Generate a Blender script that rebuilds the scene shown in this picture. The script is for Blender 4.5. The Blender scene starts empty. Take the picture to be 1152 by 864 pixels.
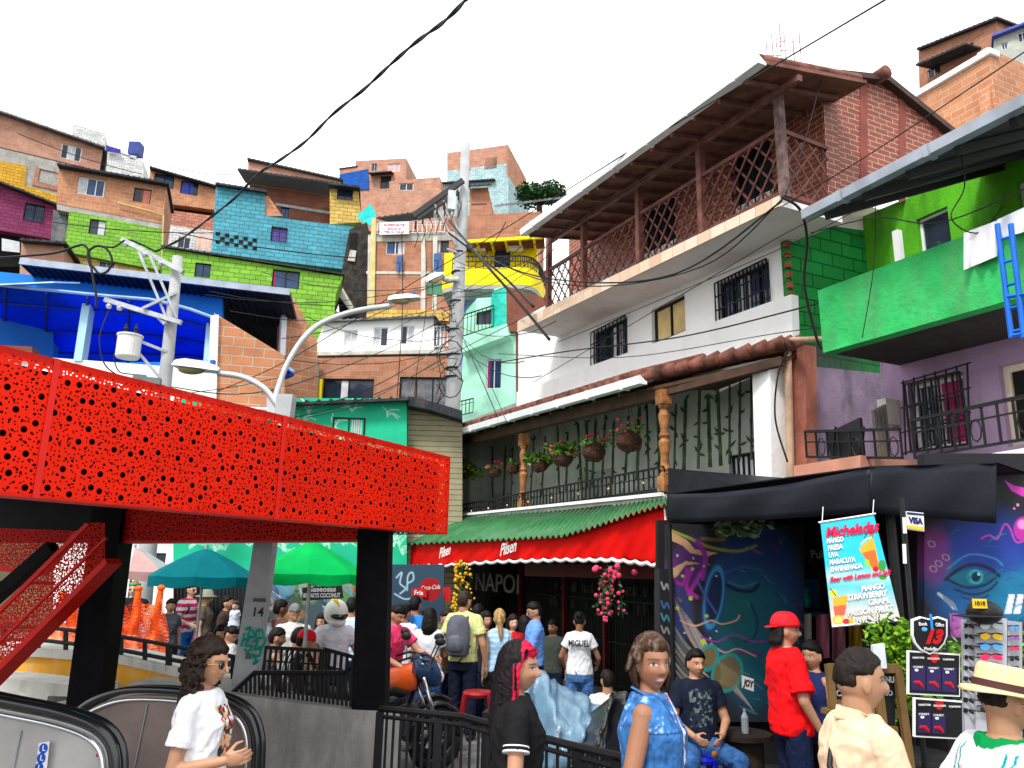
import bpy, bmesh, math, random
import numpy as np
from mathutils import Vector, Matrix, noise
from mathutils.geometry import tessellate_polygon
random.seed(7)
SC = bpy.context.scene
COL = SC.collection
PI = math.pi
R = math.radians
FPX = 870.0
TH = R(13.45); RO = R(1.2)
CAM = Vector((0, 0, 2.0))
_f = Vector((0, math.cos(TH), math.sin(TH))); _u0 = Vector((0, -math.sin(TH), math.cos(TH))); _r0 = Vector((1, 0, 0))
_r = _r0*math.cos(RO)+_u0*math.sin(RO); _u = _u0*math.cos(RO)-_r0*math.sin(RO)
def ray(px, py): return _f+_r*((px-576)/FPX)+_u*((432-py)/FPX)
def pt(px, py, Y):
 r = ray(px, py); return CAM+r*(Y/r.y)
def proj(p):
 d = Vector(p)-CAM; z = d.dot(_f); return (576+FPX*d.dot(_r)/z, 432-FPX*d.dot(_u)/z)
def atz(px, py, z):
 r = ray(px, py); return CAM+r*((z-CAM.z)/r.z)
class Pl:
 """a vertical plane: az = direction of its horizontal tangent, degrees from +X (positive: runs away to the right)"""
 def __init__(s, p0, az):
  s.p0 = Vector(p0); s.az = az
  s.t = Vector((math.cos(R(az)), math.sin(R(az)), 0))
  s.n = Vector((math.sin(R(az)), -math.cos(R(az)), 0))
  if s.n.dot(CAM-s.p0) < 0: s.n = -s.n
 def P(s, px, py, off=0.0):
  r = ray(px, py); k = (s.p0+s.n*off-CAM).dot(s.n)/r.dot(s.n)
  return CAM+r*k
 def uz(s, px, py, off=0.0):
  p = s.P(px, py, off); return ((p-s.p0).dot(s.t), p.z)
 def at(s, u, z, off=0.0):
  q = s.p0+s.t*u+s.n*off; return Vector((q.x, q.y, z))
 def shift(s, off): return Pl(s.p0+s.n*off, s.az)
def PL(px, py, Y, az): return Pl(pt(px, py, Y), az)
MATS = {}
def _new(name):
 m = bpy.data.materials.new(name); m.use_nodes = True
 nt = m.node_tree; nt.nodes.clear()
 o = nt.nodes.new('ShaderNodeOutputMaterial'); b = nt.nodes.new('ShaderNodeBsdfPrincipled')
 nt.links.new(b.outputs[0], o.inputs[0])
 return m, nt, b
def N(nt, t, **kw):
 n = nt.nodes.new(t)
 for k, v in kw.items():
  if k.startswith('i_'): n.inputs[k[2:].replace('_', ' ')].default_value = v
  else: setattr(n, k, v)
 return n
def rgba(c): return (c[0], c[1], c[2], 1)
def mixc(nt, fac, a, b, mode='MIX'):
 n = nt.nodes.new('ShaderNodeMix'); n.data_type = 'RGBA'; n.blend_type = mode
 for i, v in ((0, fac), (6, a), (7, b)):
  if hasattr(v, 'links'): nt.links.new(v, n.inputs[i])
  elif i == 0: n.inputs[0].default_value = v
  else: n.inputs[i].default_value = rgba(v)
 return n.outputs[2]
def ramp(nt, src, a, b):
 n = nt.nodes.new('ShaderNodeMapRange'); n.inputs[1].default_value = a; n.inputs[2].default_value = b
 nt.links.new(src, n.inputs[0]); return n.outputs[0]
def tex(nt, vec, scale, detail=4, rough=.6):
 n = nt.nodes.new('ShaderNodeTexNoise'); n.inputs['Scale'].default_value = scale
 n.inputs['Detail'].default_value = detail; n.inputs['Roughness'].default_value = rough
 if vec: nt.links.new(vec, n.inputs['Vector'])
 return n.outputs[0]
def bump(nt, b, src, dist, strength=1.0):
 n = nt.nodes.new('ShaderNodeBump'); n.inputs['Distance'].default_value = dist; n.inputs['Strength'].default_value = strength
 nt.links.new(src, n.inputs['Height']); nt.links.new(n.outputs[0], b.inputs['Normal'])
def simple(name, c, rough=.6, metal=0, var=.25, scale=3, bmp=0.0, bscale=30, spec=.22, dirt=None, emit=0, trans=0, sub=0):
 """painted / plain surface with mottling, optional dirt tone"""
 if name in MATS: return MATS[name]
 m, nt, b = _new(name)
 tc = N(nt, 'ShaderNodeTexCoord'); v = tc.outputs['Object']
 n1 = tex(nt, v, scale, 6)
 col = mixc(nt, ramp(nt, n1, .35, .68), tuple(x*(1-var) for x in c), tuple(min(1, x*(1+var*.35)) for x in c))
 if dirt:
  mp = N(nt, 'ShaderNodeMapping'); mp.inputs['Scale'].default_value = (1, 1, .25); nt.links.new(v, mp.inputs[0])
  n2 = tex(nt, mp.outputs[0], scale*1.7, 8, .7)
  col = mixc(nt, ramp(nt, n2, .5, .78), col, dirt)
 nt.links.new(col, b.inputs['Base Color'])
 b.inputs['Roughness'].default_value = rough; b.inputs['Metallic'].default_value = metal
 b.inputs['Specular IOR Level'].default_value = spec
 if bmp: bump(nt, b, tex(nt, v, bscale, 5), bmp)
 if trans: b.inputs['Transmission Weight'].default_value = trans
 MATS[name] = m; return m
def brick(name, c1, c2, mortar, w=.4, h=.2, ms=.012, rough=.85, var=.35, bmp=.012, paint=None, stain=.35, stainc=(.1,.07,.05)):
 if name in MATS: return MATS[name]
 m, nt, b = _new(name)
 uv = N(nt, 'ShaderNodeUVMap'); v = uv.outputs[0]
 bt = N(nt, 'ShaderNodeTexBrick'); bt.offset = .5
 nt.links.new(v, bt.inputs['Vector'])
 bt.inputs['Scale'].default_value = 1; bt.inputs['Brick Width'].default_value = w; bt.inputs['Row Height'].default_value = h
 bt.inputs['Mortar Size'].default_value = ms; bt.inputs['Mortar Smooth'].default_value = .3; bt.inputs['Bias'].default_value = 0
 bt.inputs['Color1'].default_value = rgba(c1); bt.inputs['Color2'].default_value = rgba(c2); bt.inputs['Mortar'].default_value = rgba(mortar)
 wn = tex(nt, v, 6, 3);
 add = N(nt, 'ShaderNodeVectorMath', operation='MULTIPLY_ADD'); nw = N(nt, 'ShaderNodeTexNoise'); nw.inputs['Scale'].default_value = 9
 nt.links.new(v, nw.inputs['Vector']); nt.links.new(nw.outputs[1], add.inputs[0]); add.inputs[1].default_value = (.022, .022, 0); nt.links.new(v, add.inputs[2])
 nt.links.new(add.outputs[0], bt.inputs['Vector'])
 n1 = tex(nt, v, 1.3, 8, .7)
 col = mixc(nt, ramp(nt, n1, .3, .7), tuple(1-var for _ in range(3)), (1.0, 1.0, 1.0))
 col = mixc(nt, 1.0, bt.outputs[0], col, 'MULTIPLY')
 mp = N(nt, 'ShaderNodeMapping'); mp.inputs['Scale'].default_value = (1, .35, 1); nt.links.new(v, mp.inputs[0]); n2 = tex(nt, mp.outputs[0], 1.1, 9, .75)
 st = nt.nodes.new('ShaderNodeMath'); st.operation = 'MULTIPLY'; st.inputs[1].default_value = stain
 nt.links.new(ramp(nt, n2, .48, .72), st.inputs[0])
 col = mixc(nt, st.outputs[0], col, stainc)
 nt.links.new(col, b.inputs['Base Color']); b.inputs['Roughness'].default_value = rough
 b.inputs['Specular IOR Level'].default_value = .25
 inv = nt.nodes.new('ShaderNodeMath'); inv.operation = 'SUBTRACT'; inv.inputs[0].default_value = 1; nt.links.new(bt.outputs[1], inv.inputs[1])
 ad = nt.nodes.new('ShaderNodeMath'); ad.operation = 'MULTIPLY_ADD'; nt.links.new(tex(nt, v, 40, 3), ad.inputs[0]); ad.inputs[1].default_value = .35; nt.links.new(inv.outputs[0], ad.inputs[2])
 bump(nt, b, ad.outputs[0], bmp)
 MATS[name] = m; return m
def painted(name, c, **k):
 d = tuple(x*.72 for x in c); mo = tuple(x*.33 for x in c)
 return brick(name, c, d, mo, var=.3, **k)
def glass(name='window_glass', c=(.03, .045, .07), rough=.06):
 if name in MATS: return MATS[name]
 m, nt, b = _new(name)
 tc = N(nt, 'ShaderNodeTexCoord')
 col = mixc(nt, ramp(nt, tex(nt, tc.outputs['Object'], 1.2, 3), .35, .65), tuple(x*.4 for x in c), c)
 nt.links.new(col, b.inputs['Base Color']); b.inputs['Roughness'].default_value = rough
 b.inputs['Specular IOR Level'].default_value = .35
 MATS[name] = m; return m
def attr_mat(name, rough=.6, bmp=.0, bscale=60, spec=.4, sss=0, var=.12):
 if name in MATS: return MATS[name]
 m, nt, b = _new(name)
 a = N(nt, 'ShaderNodeVertexColor'); a.layer_name = 'Col'
 tc = N(nt, 'ShaderNodeTexCoord')
 n = mixc(nt, ramp(nt, tex(nt, tc.outputs['Object'], 9, 6), .3, .7), (1-var, 1-var, 1-var), (1, 1, 1))
 nt.links.new(mixc(nt, 1.0, a.outputs[0], n, 'MULTIPLY'), b.inputs['Base Color'])
 b.inputs['Roughness'].default_value = rough; b.inputs['Specular IOR Level'].default_value = spec
 if sss:
  b.inputs['Subsurface Weight'].default_value = sss; b.inputs['Subsurface Radius'].default_value = (.012, .005, .003); b.inputs['Subsurface Scale'].default_value = 1
 if bmp: bump(nt, b, tex(nt, tc.outputs['Object'], bscale, 4), bmp)
 MATS[name] = m; return m
def fabric(name, c, rough=.75, var=.2, scale=1.5, k=.45, bmp=.01, bscale=8):
 if name in MATS: return MATS[name]
 m = simple(name, c, rough, var=var, scale=scale, bmp=bmp, bscale=bscale, spec=.1); nt = m.node_tree
 b = [n for n in nt.nodes if n.type == 'BSDF_PRINCIPLED'][0]; o = [n for n in nt.nodes if n.type == 'OUTPUT_MATERIAL'][0]
 t = nt.nodes.new('ShaderNodeBsdfTranslucent'); nt.links.new(b.inputs['Base Color'].links[0].from_socket, t.inputs[0])
 mx = nt.nodes.new('ShaderNodeMixShader'); mx.inputs[0].default_value = k; nt.links.new(b.outputs[0], mx.inputs[1]); nt.links.new(t.outputs[0], mx.inputs[2]); nt.links.new(mx.outputs[0], o.inputs[0])
 return m
SPLIT = dict(crossarm='crossarm', rail='rail', discs='disc', support_poles='support_pole', arm_brace='arm_brace', insulators='insulator', air_conditioner='air_conditioner', ceiling_lamps='ceiling_lamp', door_frames='door_frame', pilaster='pilaster', rafters='rafter', bushings='bushing', railing_ornaments='ornament', rods='rod', strings='string', fork='fork_leg', roof_joists='roof_joist', yellow_rafters='yellow_rafter', window_cage='cage_bar', handlebar='handlebar', black_rail='black_rail', veranda_beams='veranda_beam', pictogram_discs='pictogram_disc', sticker_strips='sticker_strip', fork_leg='fork_leg', lower_frame='lower_frame')
class MB:
 def __init__(s): s.v = []; s.f = []; s.m = []; s.c = None
 def add(s, vs, fs, mi=0):
  o = len(s.v); s.v += [Vector(x) for x in vs]; s.f += [tuple(i+o for i in f) for f in fs]; s.m += [mi]*len(fs); return s
 def prism(s, pts, off, mi=0):
  """closed solid: polygon pts swept by vector off"""
  n = len(pts); a = [Vector(p) for p in pts]; b = [p+off for p in a]
  return s.add(a+b, [tuple(range(n)), tuple(range(2*n-1, n-1, -1))]+[(i, (i+1) % n, n+(i+1) % n, n+i) for i in range(n)], mi)
 def box(s, c, size, rz=0, mi=0, M=None):
  x, y, z = [k/2 for k in size]
  M = M or (Matrix.Translation(Vector(c)) @ Matrix.Rotation(rz, 4, 'Z'))
  vs = [M @ Vector((i*x, j*y, k*z)) for i in (-1, 1) for j in (-1, 1) for k in (-1, 1)]
  return s.add(vs, [(0, 1, 3, 2), (4, 6, 7, 5), (0, 4, 5, 1), (2, 3, 7, 6), (0, 2, 6, 4), (1, 5, 7, 3)], mi)
 def beam(s, a, b, w, h, up=Vector((0, 0, 1)), mi=0):
  a = Vector(a); b = Vector(b); d = (b-a).normalized(); sd = d.cross(up)
  if sd.length < 1e-4: sd = d.cross(Vector((1, 0, 0)))
  sd.normalize(); u = sd.cross(d)
  q = [a+sd*(i*w/2)+u*(j*h/2) for i, j in ((-1, -1), (1, -1), (1, 1), (-1, 1))]
  return s.prism(q, b-a, mi)
 def tube(s, pts, r, k=6, mi=0, cap=True):
  pts = [Vector(p) for p in pts]; n = len(pts)
  rr = r if isinstance(r, (list, tuple)) else [r]*n
  ref = Vector((0, 0, 1)); vs = []; prev = None
  for i, p in enumerate(pts):
   d = (pts[min(i+1, n-1)]-pts[max(i-1, 0)])
   if d.length < 1e-9: d = Vector((0, 0, 1))
   d.normalize()
   if prev is None:
    sd = d.cross(ref)
    if sd.length < .05: sd = d.cross(Vector((1, 0, 0)))
   else: sd = prev-d*prev.dot(d)
   if sd.length < 1e-6: sd = d.orthogonal()
   sd.normalize(); prev = sd; u = d.cross(sd)
   vs += [p+(sd*math.cos(2*PI*j/k)+u*math.sin(2*PI*j/k))*rr[i] for j in range(k)]
  fs = [(i*k+j, i*k+(j+1) % k, (i+1)*k+(j+1) % k, (i+1)*k+j) for i in range(n-1) for j in range(k)]
  if cap: fs += [tuple(range(k-1, -1, -1)), tuple(range((n-1)*k, n*k))]
  return s.add(vs, fs, mi)
 def lathe(s, c, prof, k=16, axis=Vector((0, 0, 1)), mi=0):
  axis = Vector(axis).normalized(); a = axis.orthogonal().normalized(); b = axis.cross(a); c = Vector(c)
  vs = [c+axis*z+(a*math.cos(2*PI*j/k)+b*math.sin(2*PI*j/k))*max(r, 1e-4) for r, z in prof for j in range(k)]
  n = len(prof)
  fs = [(i*k+j, i*k+(j+1) % k, (i+1)*k+(j+1) % k, (i+1)*k+j) for i in range(n-1) for j in range(k)]
  fs += [tuple(range(k-1, -1, -1)), tuple(range((n-1)*k, n*k))]
  return s.add(vs, fs, mi)
 def ball(s, c, r, k=10, M=None, mi=0):
  r = Vector((r, r, r)) if not hasattr(r, '__len__') else Vector(r); c = Vector(c); h = max(4, k//2+1)
  vs = []
  for i in range(1, h):
   th = PI*i/h
   for j in range(k):
    q = Vector((r.x*math.sin(th)*math.cos(2*PI*j/k), r.y*math.sin(th)*math.sin(2*PI*j/k), r.z*math.cos(th)))
    vs.append(c+(M @ q if M else q))
  for sg in (1, -1):
   q = Vector((0, 0, r.z*sg)); vs.append(c+(M @ q if M else q))
  fs = [(i*k+j, i*k+(j+1) % k, (i+1)*k+(j+1) % k, (i+1)*k+j) for i in range(h-2) for j in range(k)]
  T = (h-1)*k
  fs += [(T, (j+1) % k, j) for j in range(k)]+[(T+1, (h-2)*k+j, (h-2)*k+(j+1) % k) for j in range(k)]
  return s.add(vs, fs, mi)
 def holed(s, outer, holes, off, reveal, mi=0):
  """wall solid with window holes in its front face; off = vector backwards; reveal = vector for the depth of the reveals"""
  loops = [[Vector(p) for p in outer]]+[[Vector(p) for p in h] for h in holes]
  flat = [p for l in loops for p in l]
  tris = tessellate_polygon(loops)
  s.add(flat, tris, mi)
  for h in loops[1:]:
   n = len(h); s.add(h+[p+reveal for p in h], [(i, (i+1) % n, n+(i+1) % n, n+i) for i in range(n)], mi)
  o = loops[0]; n = len(o)
  s.add(o+[p+off for p in o], [tuple(range(2*n-1, n-1, -1))]+[(i, (i+1) % n, n+(i+1) % n, n+i) for i in range(n)], mi)
  return s
 def islands(s):
  par = list(range(len(s.v)))
  def fd(a):
   while par[a] != a: par[a] = par[par[a]]; a = par[a]
   return a
  for f in s.f:
   r = fd(f[0])
   for i in f[1:]:
    q = fd(i)
    if q != r: par[q] = r
  out = {}
  for k, f in enumerate(s.f): out.setdefault(fd(f[0]), []).append(k)
  res = []
  for ks in out.values():
   m = MB(); ix = {}
   for k in ks:
    m.f.append(tuple(ix.setdefault(i, len(ix)) for i in s.f[k])); m.m.append(s.m[k])
   m.v = [None]*len(ix)
   for i, j in ix.items(): m.v[j] = s.v[i]
   res.append(m)
  return res
 def build(s, name, mat, parent=None, *a, **k):
  if name in SPLIT and parent is not None:
   for m in s.islands(): o = m.build1(SPLIT[name], mat, parent, *a, **k)
   return o
  return s.build1(name, mat, parent, *a, **k)
 def build1(s, name, mat, parent=None, label=None, cat=None, group=None, kind=None, smooth=False, uv=True, origin=None, fixn=True):
  me = bpy.data.meshes.new(name)
  if parent is not None: org = wloc(parent)
  elif origin is not None: org = Vector(origin)
  else:
   A = np.array([tuple(p) for p in s.v]); org = Vector(((A[:, 0].min()+A[:, 0].max())/2, (A[:, 1].min()+A[:, 1].max())/2, A[:, 2].min()))
  me.from_pydata([p-org for p in s.v], [], s.f)
  for mt in (mat if isinstance(mat, (list, tuple)) else [mat]): me.materials.append(mt)
  if any(s.m): me.polygons.foreach_set('material_index', s.m)
  if fixn:
   bm = bmesh.new(); bm.from_mesh(me); bmesh.ops.recalc_face_normals(bm, faces=bm.faces); bm.to_mesh(me); bm.free()
  if smooth: me.polygons.foreach_set('use_smooth', [True]*len(me.polygons))
  if uv: auto_uv(me, org)
  o = bpy.data.objects.new(name, me); COL.objects.link(o)
  if parent is not None: o.parent = parent
  else: o.location = org
  tag(o, label, cat, group, kind)
  return o
def auto_uv(me, org=Vector((0, 0, 0))):
 l = me.uv_layers.new(name='UVMap'); nl = len(me.loops)
 if not nl: return
 co = np.empty(len(me.vertices)*3, 'f'); me.vertices.foreach_get('co', co); co = co.reshape(-1, 3)+np.array(tuple(org), 'f')
 vi = np.empty(nl, 'i'); me.loops.foreach_get('vertex_index', vi)
 lt = np.empty(len(me.polygons), 'i'); me.polygons.foreach_get('loop_total', lt)
 nn = np.empty(len(me.polygons)*3, 'f'); me.polygons.foreach_get('normal', nn); nn = nn.reshape(-1, 3)
 ln = np.repeat(nn, lt, axis=0); p = co[vi]
 flat = np.abs(ln[:, 2]) > .75
 tx = -ln[:, 1]; ty = ln[:, 0]; q = np.sqrt(tx*tx+ty*ty)+1e-9; tx = tx/q; ty = ty/q
 sg = np.where(tx < 0, -1, 1)
 U = np.where(flat, p[:, 0], (p[:, 0]*tx+p[:, 1]*ty)*sg); Vv = np.where(flat, p[:, 1], p[:, 2])
 l.data.foreach_set('uv', np.stack([U, Vv], 1).astype('f').ravel())
def wloc(o):
 p = Vector(o.location)
 while o.parent: o = o.parent; p = p+o.location
 return p
def tag(o, label=None, cat=None, group=None, kind=None):
 if label: o['label'] = label
 if cat: o['category'] = cat
 if group: o['group'] = group
 if kind: o['kind'] = kind
 return o
def thing(name, label, cat, loc, group=None):
 o = bpy.data.objects.new(name, None); COL.objects.link(o); o.location = loc; o.empty_display_size = .2
 return tag(o, label, cat, group)
def dup(o, loc=None, rz=None, label=None, parent=None, scale=None):
 c = o.copy(); COL.objects.link(c)
 if parent: c.parent = parent
 if loc is not None: c.location = loc
 if rz is not None: c.rotation_euler = (0, 0, rz)
 if scale: c.scale = (scale,)*3
 if label: c['label'] = label
 for ch in list(o.children): dup(ch, parent=c)
 return c
def text_mesh(txt, size, bold=0.0, shear=0.0, ext=.002, space=1.0):
 cu = bpy.data.curves.new('t', 'FONT'); cu.body = txt; cu.size = size; cu.offset = bold; cu.shear = shear
 cu.extrude = ext; cu.align_x = 'CENTER'; cu.align_y = 'CENTER'; cu.space_character = space; cu.resolution_u = 3
 o = bpy.data.objects.new('t', cu); COL.objects.link(o)
 dg = bpy.context.evaluated_depsgraph_get(); dg.update()
 me = bpy.data.meshes.new_from_object(o.evaluated_get(dg))
 vs = [v.co.copy() for v in me.vertices]; fs = [tuple(p.vertices) for p in me.polygons]
 bpy.data.objects.remove(o); bpy.data.curves.remove(cu); bpy.data.meshes.remove(me)
 return vs, fs
def text_on(mb, txt, c, t, up, n, size, bold=0., shear=0., mi=0, width=None, rot=0, ext=.002):
 """text centred at c, running along t, standing proud along n; width = fit to this width"""
 vs, fs = text_mesh(txt, size, bold, shear, ext)
 if not vs: return mb
 if width:
  w = max(v.x for v in vs)-min(v.x for v in vs); k = width/w
 else: k = 1
 t = Vector(t); up = Vector(up); n = Vector(n); c = Vector(c)
 cs, sn = math.cos(rot), math.sin(rot)
 t, up = t*cs+up*sn, up*cs-t*sn
 return mb.add([c+t*(v.x*k)+up*(v.y)+n*(v.z+ext) for v in vs], fs, mi)
cd = bpy.data.cameras.new('camera'); cam = bpy.data.objects.new('camera', cd); COL.objects.link(cam)
cd.sensor_fit = 'HORIZONTAL'; cd.sensor_width = 36; cd.lens = FPX/1152*36; cd.clip_start = .05; cd.clip_end = 3000
Mx = Matrix((( _r.x, _u.x, -_f.x, CAM.x), (_r.y, _u.y, -_f.y, CAM.y), (_r.z, _u.z, -_f.z, CAM.z), (0, 0, 0, 1)))
cam.matrix_world = Mx; SC.camera = cam
SUN_EL, SUN_AZ = R(52), R(-152)     # azimuth of the sun measured from +Y clockwise
w = bpy.data.worlds.new('World'); SC.world = w; w.use_nodes = True
nt = w.node_tree; nt.nodes.clear()
sky = nt.nodes.new('ShaderNodeTexSky'); sky.sky_type = 'NISHITA'; sky.sun_disc = False
sky.sun_elevation = SUN_EL; sky.sun_rotation = SUN_AZ; sky.dust_density = 4; sky.air_density = 1
bg = nt.nodes.new('ShaderNodeBackground'); bg.inputs[1].default_value = .12
wo = nt.nodes.new('ShaderNodeOutputWorld')
tcw = nt.nodes.new('ShaderNodeTexCoord'); cl = nt.nodes.new('ShaderNodeTexNoise'); cl.inputs['Scale'].default_value = 1.6; cl.inputs['Detail'].default_value = 6
nt.links.new(tcw.outputs['Generated'], cl.inputs['Vector'])
rp = nt.nodes.new('ShaderNodeMapRange'); rp.inputs[1].default_value = .3; rp.inputs[2].default_value = .6; rp.inputs[3].default_value = .93; rp.inputs[4].default_value = 1.0
nt.links.new(cl.outputs[0], rp.inputs[0])
mx = nt.nodes.new('ShaderNodeMix'); mx.data_type = 'RGBA'; nt.links.new(rp.outputs[0], mx.inputs[0])
nt.links.new(sky.outputs[0], mx.inputs[6]); mx.inputs[7].default_value = (10.2, 10.4, 10.6, 1)   # bright overcast cloud deck
nt.links.new(mx.outputs[2], bg.inputs[0]); nt.links.new(bg.outputs[0], wo.inputs[0])
sd = bpy.data.lights.new('sun', 'SUN'); sd.energy = 2.5; sd.angle = R(12); sd.color = (1, .96, .9)
so = bpy.data.objects.new('sun', sd); COL.objects.link(so)
sv = Vector((math.sin(SUN_AZ)*math.cos(SUN_EL), math.cos(SUN_AZ)*math.cos(SUN_EL), math.sin(SUN_EL)))
so.rotation_euler = sv.to_track_quat('Z', 'Y').to_euler(); so.location = sv*60
SC.view_settings.view_transform = 'Standard'; SC.view_settings.look = 'None'; SC.view_settings.exposure = 0.62; SC.view_settings.gamma = 1
SC.cycles.use_adaptive_sampling = True; SC.cycles.max_bounces = 5; SC.cycles.diffuse_bounces = 3; SC.cycles.transparent_max_bounces = 12
SC.cycles.use_denoising = True
M_black = simple('black_paint', (.012, .012, .014), .45, var=.3)
M_iron = simple('wrought_iron', (.014, .014, .016), .5, .3)
M_white = simple('white_render', (.92, .92, .91), .8, var=.05, scale=.8, bmp=.01, bscale=12, dirt=(.76, .75, .72))
M_trim = simple('white_paint', (.82, .83, .84), .5, var=.08)
M_conc = simple('concrete', (.40, .39, .36), .85, var=.3, scale=2, bmp=.01, bscale=18, dirt=(.2, .19, .17))
M_concl = simple('pale_concrete', (.56, .55, .5), .85, var=.25, scale=2, bmp=.01, bscale=18, dirt=(.28, .26, .22))
M_dark = simple('dark_shade', (.012, .011, .011), .9)  # near black: shade of interiors, gaps and recesses put into the colour
M_glass = glass()
M_glass_b = glass('blue_window_glass', (.03, .08, .2))
M_alu = simple('dull_aluminium', (.55, .57, .6), .4, .6)
M_galv = simple('galvanised_steel', (.42, .44, .47), .5, .6, var=.3, scale=5)
M_sheet = simple('dark_roof_sheet', (.03, .035, .045), .7, .2, var=.5, scale=1.5, dirt=(.10, .08, .07))
M_curt = simple('curtain_cloth', (.6, .6, .65), .9)
M_pink = simple('pink_curtain', (.6, .03, .2), .8)
M_wood = simple('turned_wood', (.36, .15, .05), .45, var=.6, scale=7, bmp=.004, bscale=50)
M_bwood = simple('red_brown_wood', (.16, .05, .035), .55, var=.55, scale=5)
M_cable = simple('black_cable', (.01, .01, .011), .6)
# ================================================================ ground
g = MB()
g.add([(-60, -30, 0), (60, -30, 0), (60, 24, 0), (-60, 24, 0)], [(0, 1, 2, 3)])
M_asph = simple('street_concrete', (.2, .2, .2), .85, var=.4, scale=1.2, bmp=.01, bscale=14, dirt=(.08, .08, .08))
g.build('street', M_asph, label='grey worn street and square in front of the bar', kind='structure')
def hill_z(x, y):
 z = float(np.interp(y, [22, 30, 50, 65, 200], [-.3, 7, 17, 23, 24]))
 return z+noise.noise(Vector((x*.05, y*.05, 3)))*1.0*(1 if y > 24 else 0)
gh = MB(); nx, ny = 90, 70; vs = []
for j in range(ny):
 for i in range(nx):
  x = -110+220*i/(nx-1); y = 22+120*(j/(ny-1))**1.2
  z = hill_z(x, min(y, 75))
  if j == 0: z = -.5
  vs.append((x, y, z))
gh.add(vs, [(j*nx+i, j*nx+i+1, (j+1)*nx+i+1, (j+1)*nx+i) for j in range(ny-1) for i in range(nx-1)])
gh.build('hillside', simple('hill_earth', (.10, .085, .05), .95, var=.5, scale=.5, dirt=(.04, .07, .02)), label='steep earth hillside under the houses', kind='structure')
far = MB(); far.add([(-3000, 24, -1.5), (3000, 24, -1.5), (3000, 2600, -1.5), (-3000, 2600, -1.5)], [(0, 1, 2, 3)])
far.add([(-3000, -2600, -.3), (3000, -2600, -.3), (3000, 24, -.3), (-3000, 24, -.3)], [(0, 1, 2, 3)])
far.build('ground', simple('far_ground', (.12, .11, .08), .95), kind='structure', label='open ground out to the horizon')
# ================================================================ helpers for buildings
def poly3(pl, pts, off=0): return [pl.P(x, y, off) for x, y in pts]
def wall(pl, pts, depth, mat, parent, holes=(), name='wall', off=0, reveal=.14, **k):
 m = MB()
 hs = [hole3(pl, h, off) for h in holes]
 m.holed(poly3(pl, pts, off), hs, -pl.n*depth, -pl.n*min(reveal, depth*.5))
 return m.build(name, mat, parent, **k)
def hole3(pl, h, off=0):
 x0, y0, x1, y1 = h[:4]; cx, cy = (x0+x1)/2, (y0+y1)/2
 u0 = pl.uz(x0, cy, off)[0]; u1 = pl.uz(x1, cy, off)[0]; z1 = pl.uz(cx, y0, off)[1]; z0 = pl.uz(cx, y1, off)[1]
 return [pl.at(u0, z0, off), pl.at(u1, z0, off), pl.at(u1, z1, off), pl.at(u0, z1, off)]
def window(pl, h, parent, off=0, frame=M_trim, pane=None, bars=1, fw=None, curtain=None, grille=0, grille_mat=None, name='window', label=None, sash=None, depth=.05, lit=0):
 q = hole3(pl, h, off)
 w_ = (q[1]-q[0]).length; t = (q[1]-q[0])/w_; hz = q[2].z-q[1].z; U = Vector((0, 0, 1))
 fw = fw or max(.03, min(.06, w_*.05)); b = q[0]-pl.n*.07
 m = MB()
 def bar(u0, u1, z0, z1, d=depth, back=0): m.prism([b+t*u0+U*z0-pl.n*back, b+t*u1+U*z0-pl.n*back, b+t*u1+U*z1-pl.n*back, b+t*u0+U*z1-pl.n*back], -pl.n*d)
 bar(0, fw, 0, hz); bar(w_-fw, w_, 0, hz); bar(fw, w_-fw, 0, fw); bar(fw, w_-fw, hz-fw, hz)
 for k in range(1, bars+1):
  u = w_*k/(bars+1); bar(u-fw*.4, u+fw*.4, fw, hz-fw)
 o = m.build(name, frame, parent, label=label)
 g_ = MB(); c = b-pl.n*(depth*.6)
 k0 = 0; k1 = 1
 if sash == 'r': k0 = .5
 if sash == 'l': k1 = .5
 g_.prism([c+t*(w_*k0), c+t*(w_*k1), c+t*(w_*k1)+U*hz, c+t*(w_*k0)+U*hz], -pl.n*.01)
 g_.build('pane', pane or M_glass, o)
 if curtain:
  cm, a0, a1 = curtain; g2 = MB(); c2 = b+pl.n*-.035 if False else b-pl.n*.02
  n_ = 14; vs = []
  for i in range(n_+1):
   u = w_*(a0+(a1-a0)*i/n_); dd = math.sin(i*2.3)*.012
   for z in (fw*.5, hz-fw*.5): vs.append(c2+t*u+U*z-pl.n*(.0+dd))
  g2.add(vs, [(2*i, 2*i+2, 2*i+3, 2*i+1) for i in range(n_)]); g2.build('curtain', cm, o, smooth=True)
 if grille:
  g3 = MB(); f = q[0]+pl.n*.05
  for i in range(grille+1):
   u = w_*i/grille; g3.beam(f+t*u, f+t*u+U*hz, .018, .018, up=pl.n)
  for zz in (0, .33, .66, 1): g3.beam(f+U*(hz*zz), f+U*(hz*zz)+t*w_, .02, .02, up=pl.n)
  g3.build('grille', grille_mat or M_iron, o)
 return o
def base_of(pl, pts, z=0):
 c = pl.P(sum(p[0] for p in pts)/len(pts), sum(p[1] for p in pts)/len(pts)); return Vector((c.x, c.y, z))
U3 = Vector((0, 0, 1))
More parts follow.
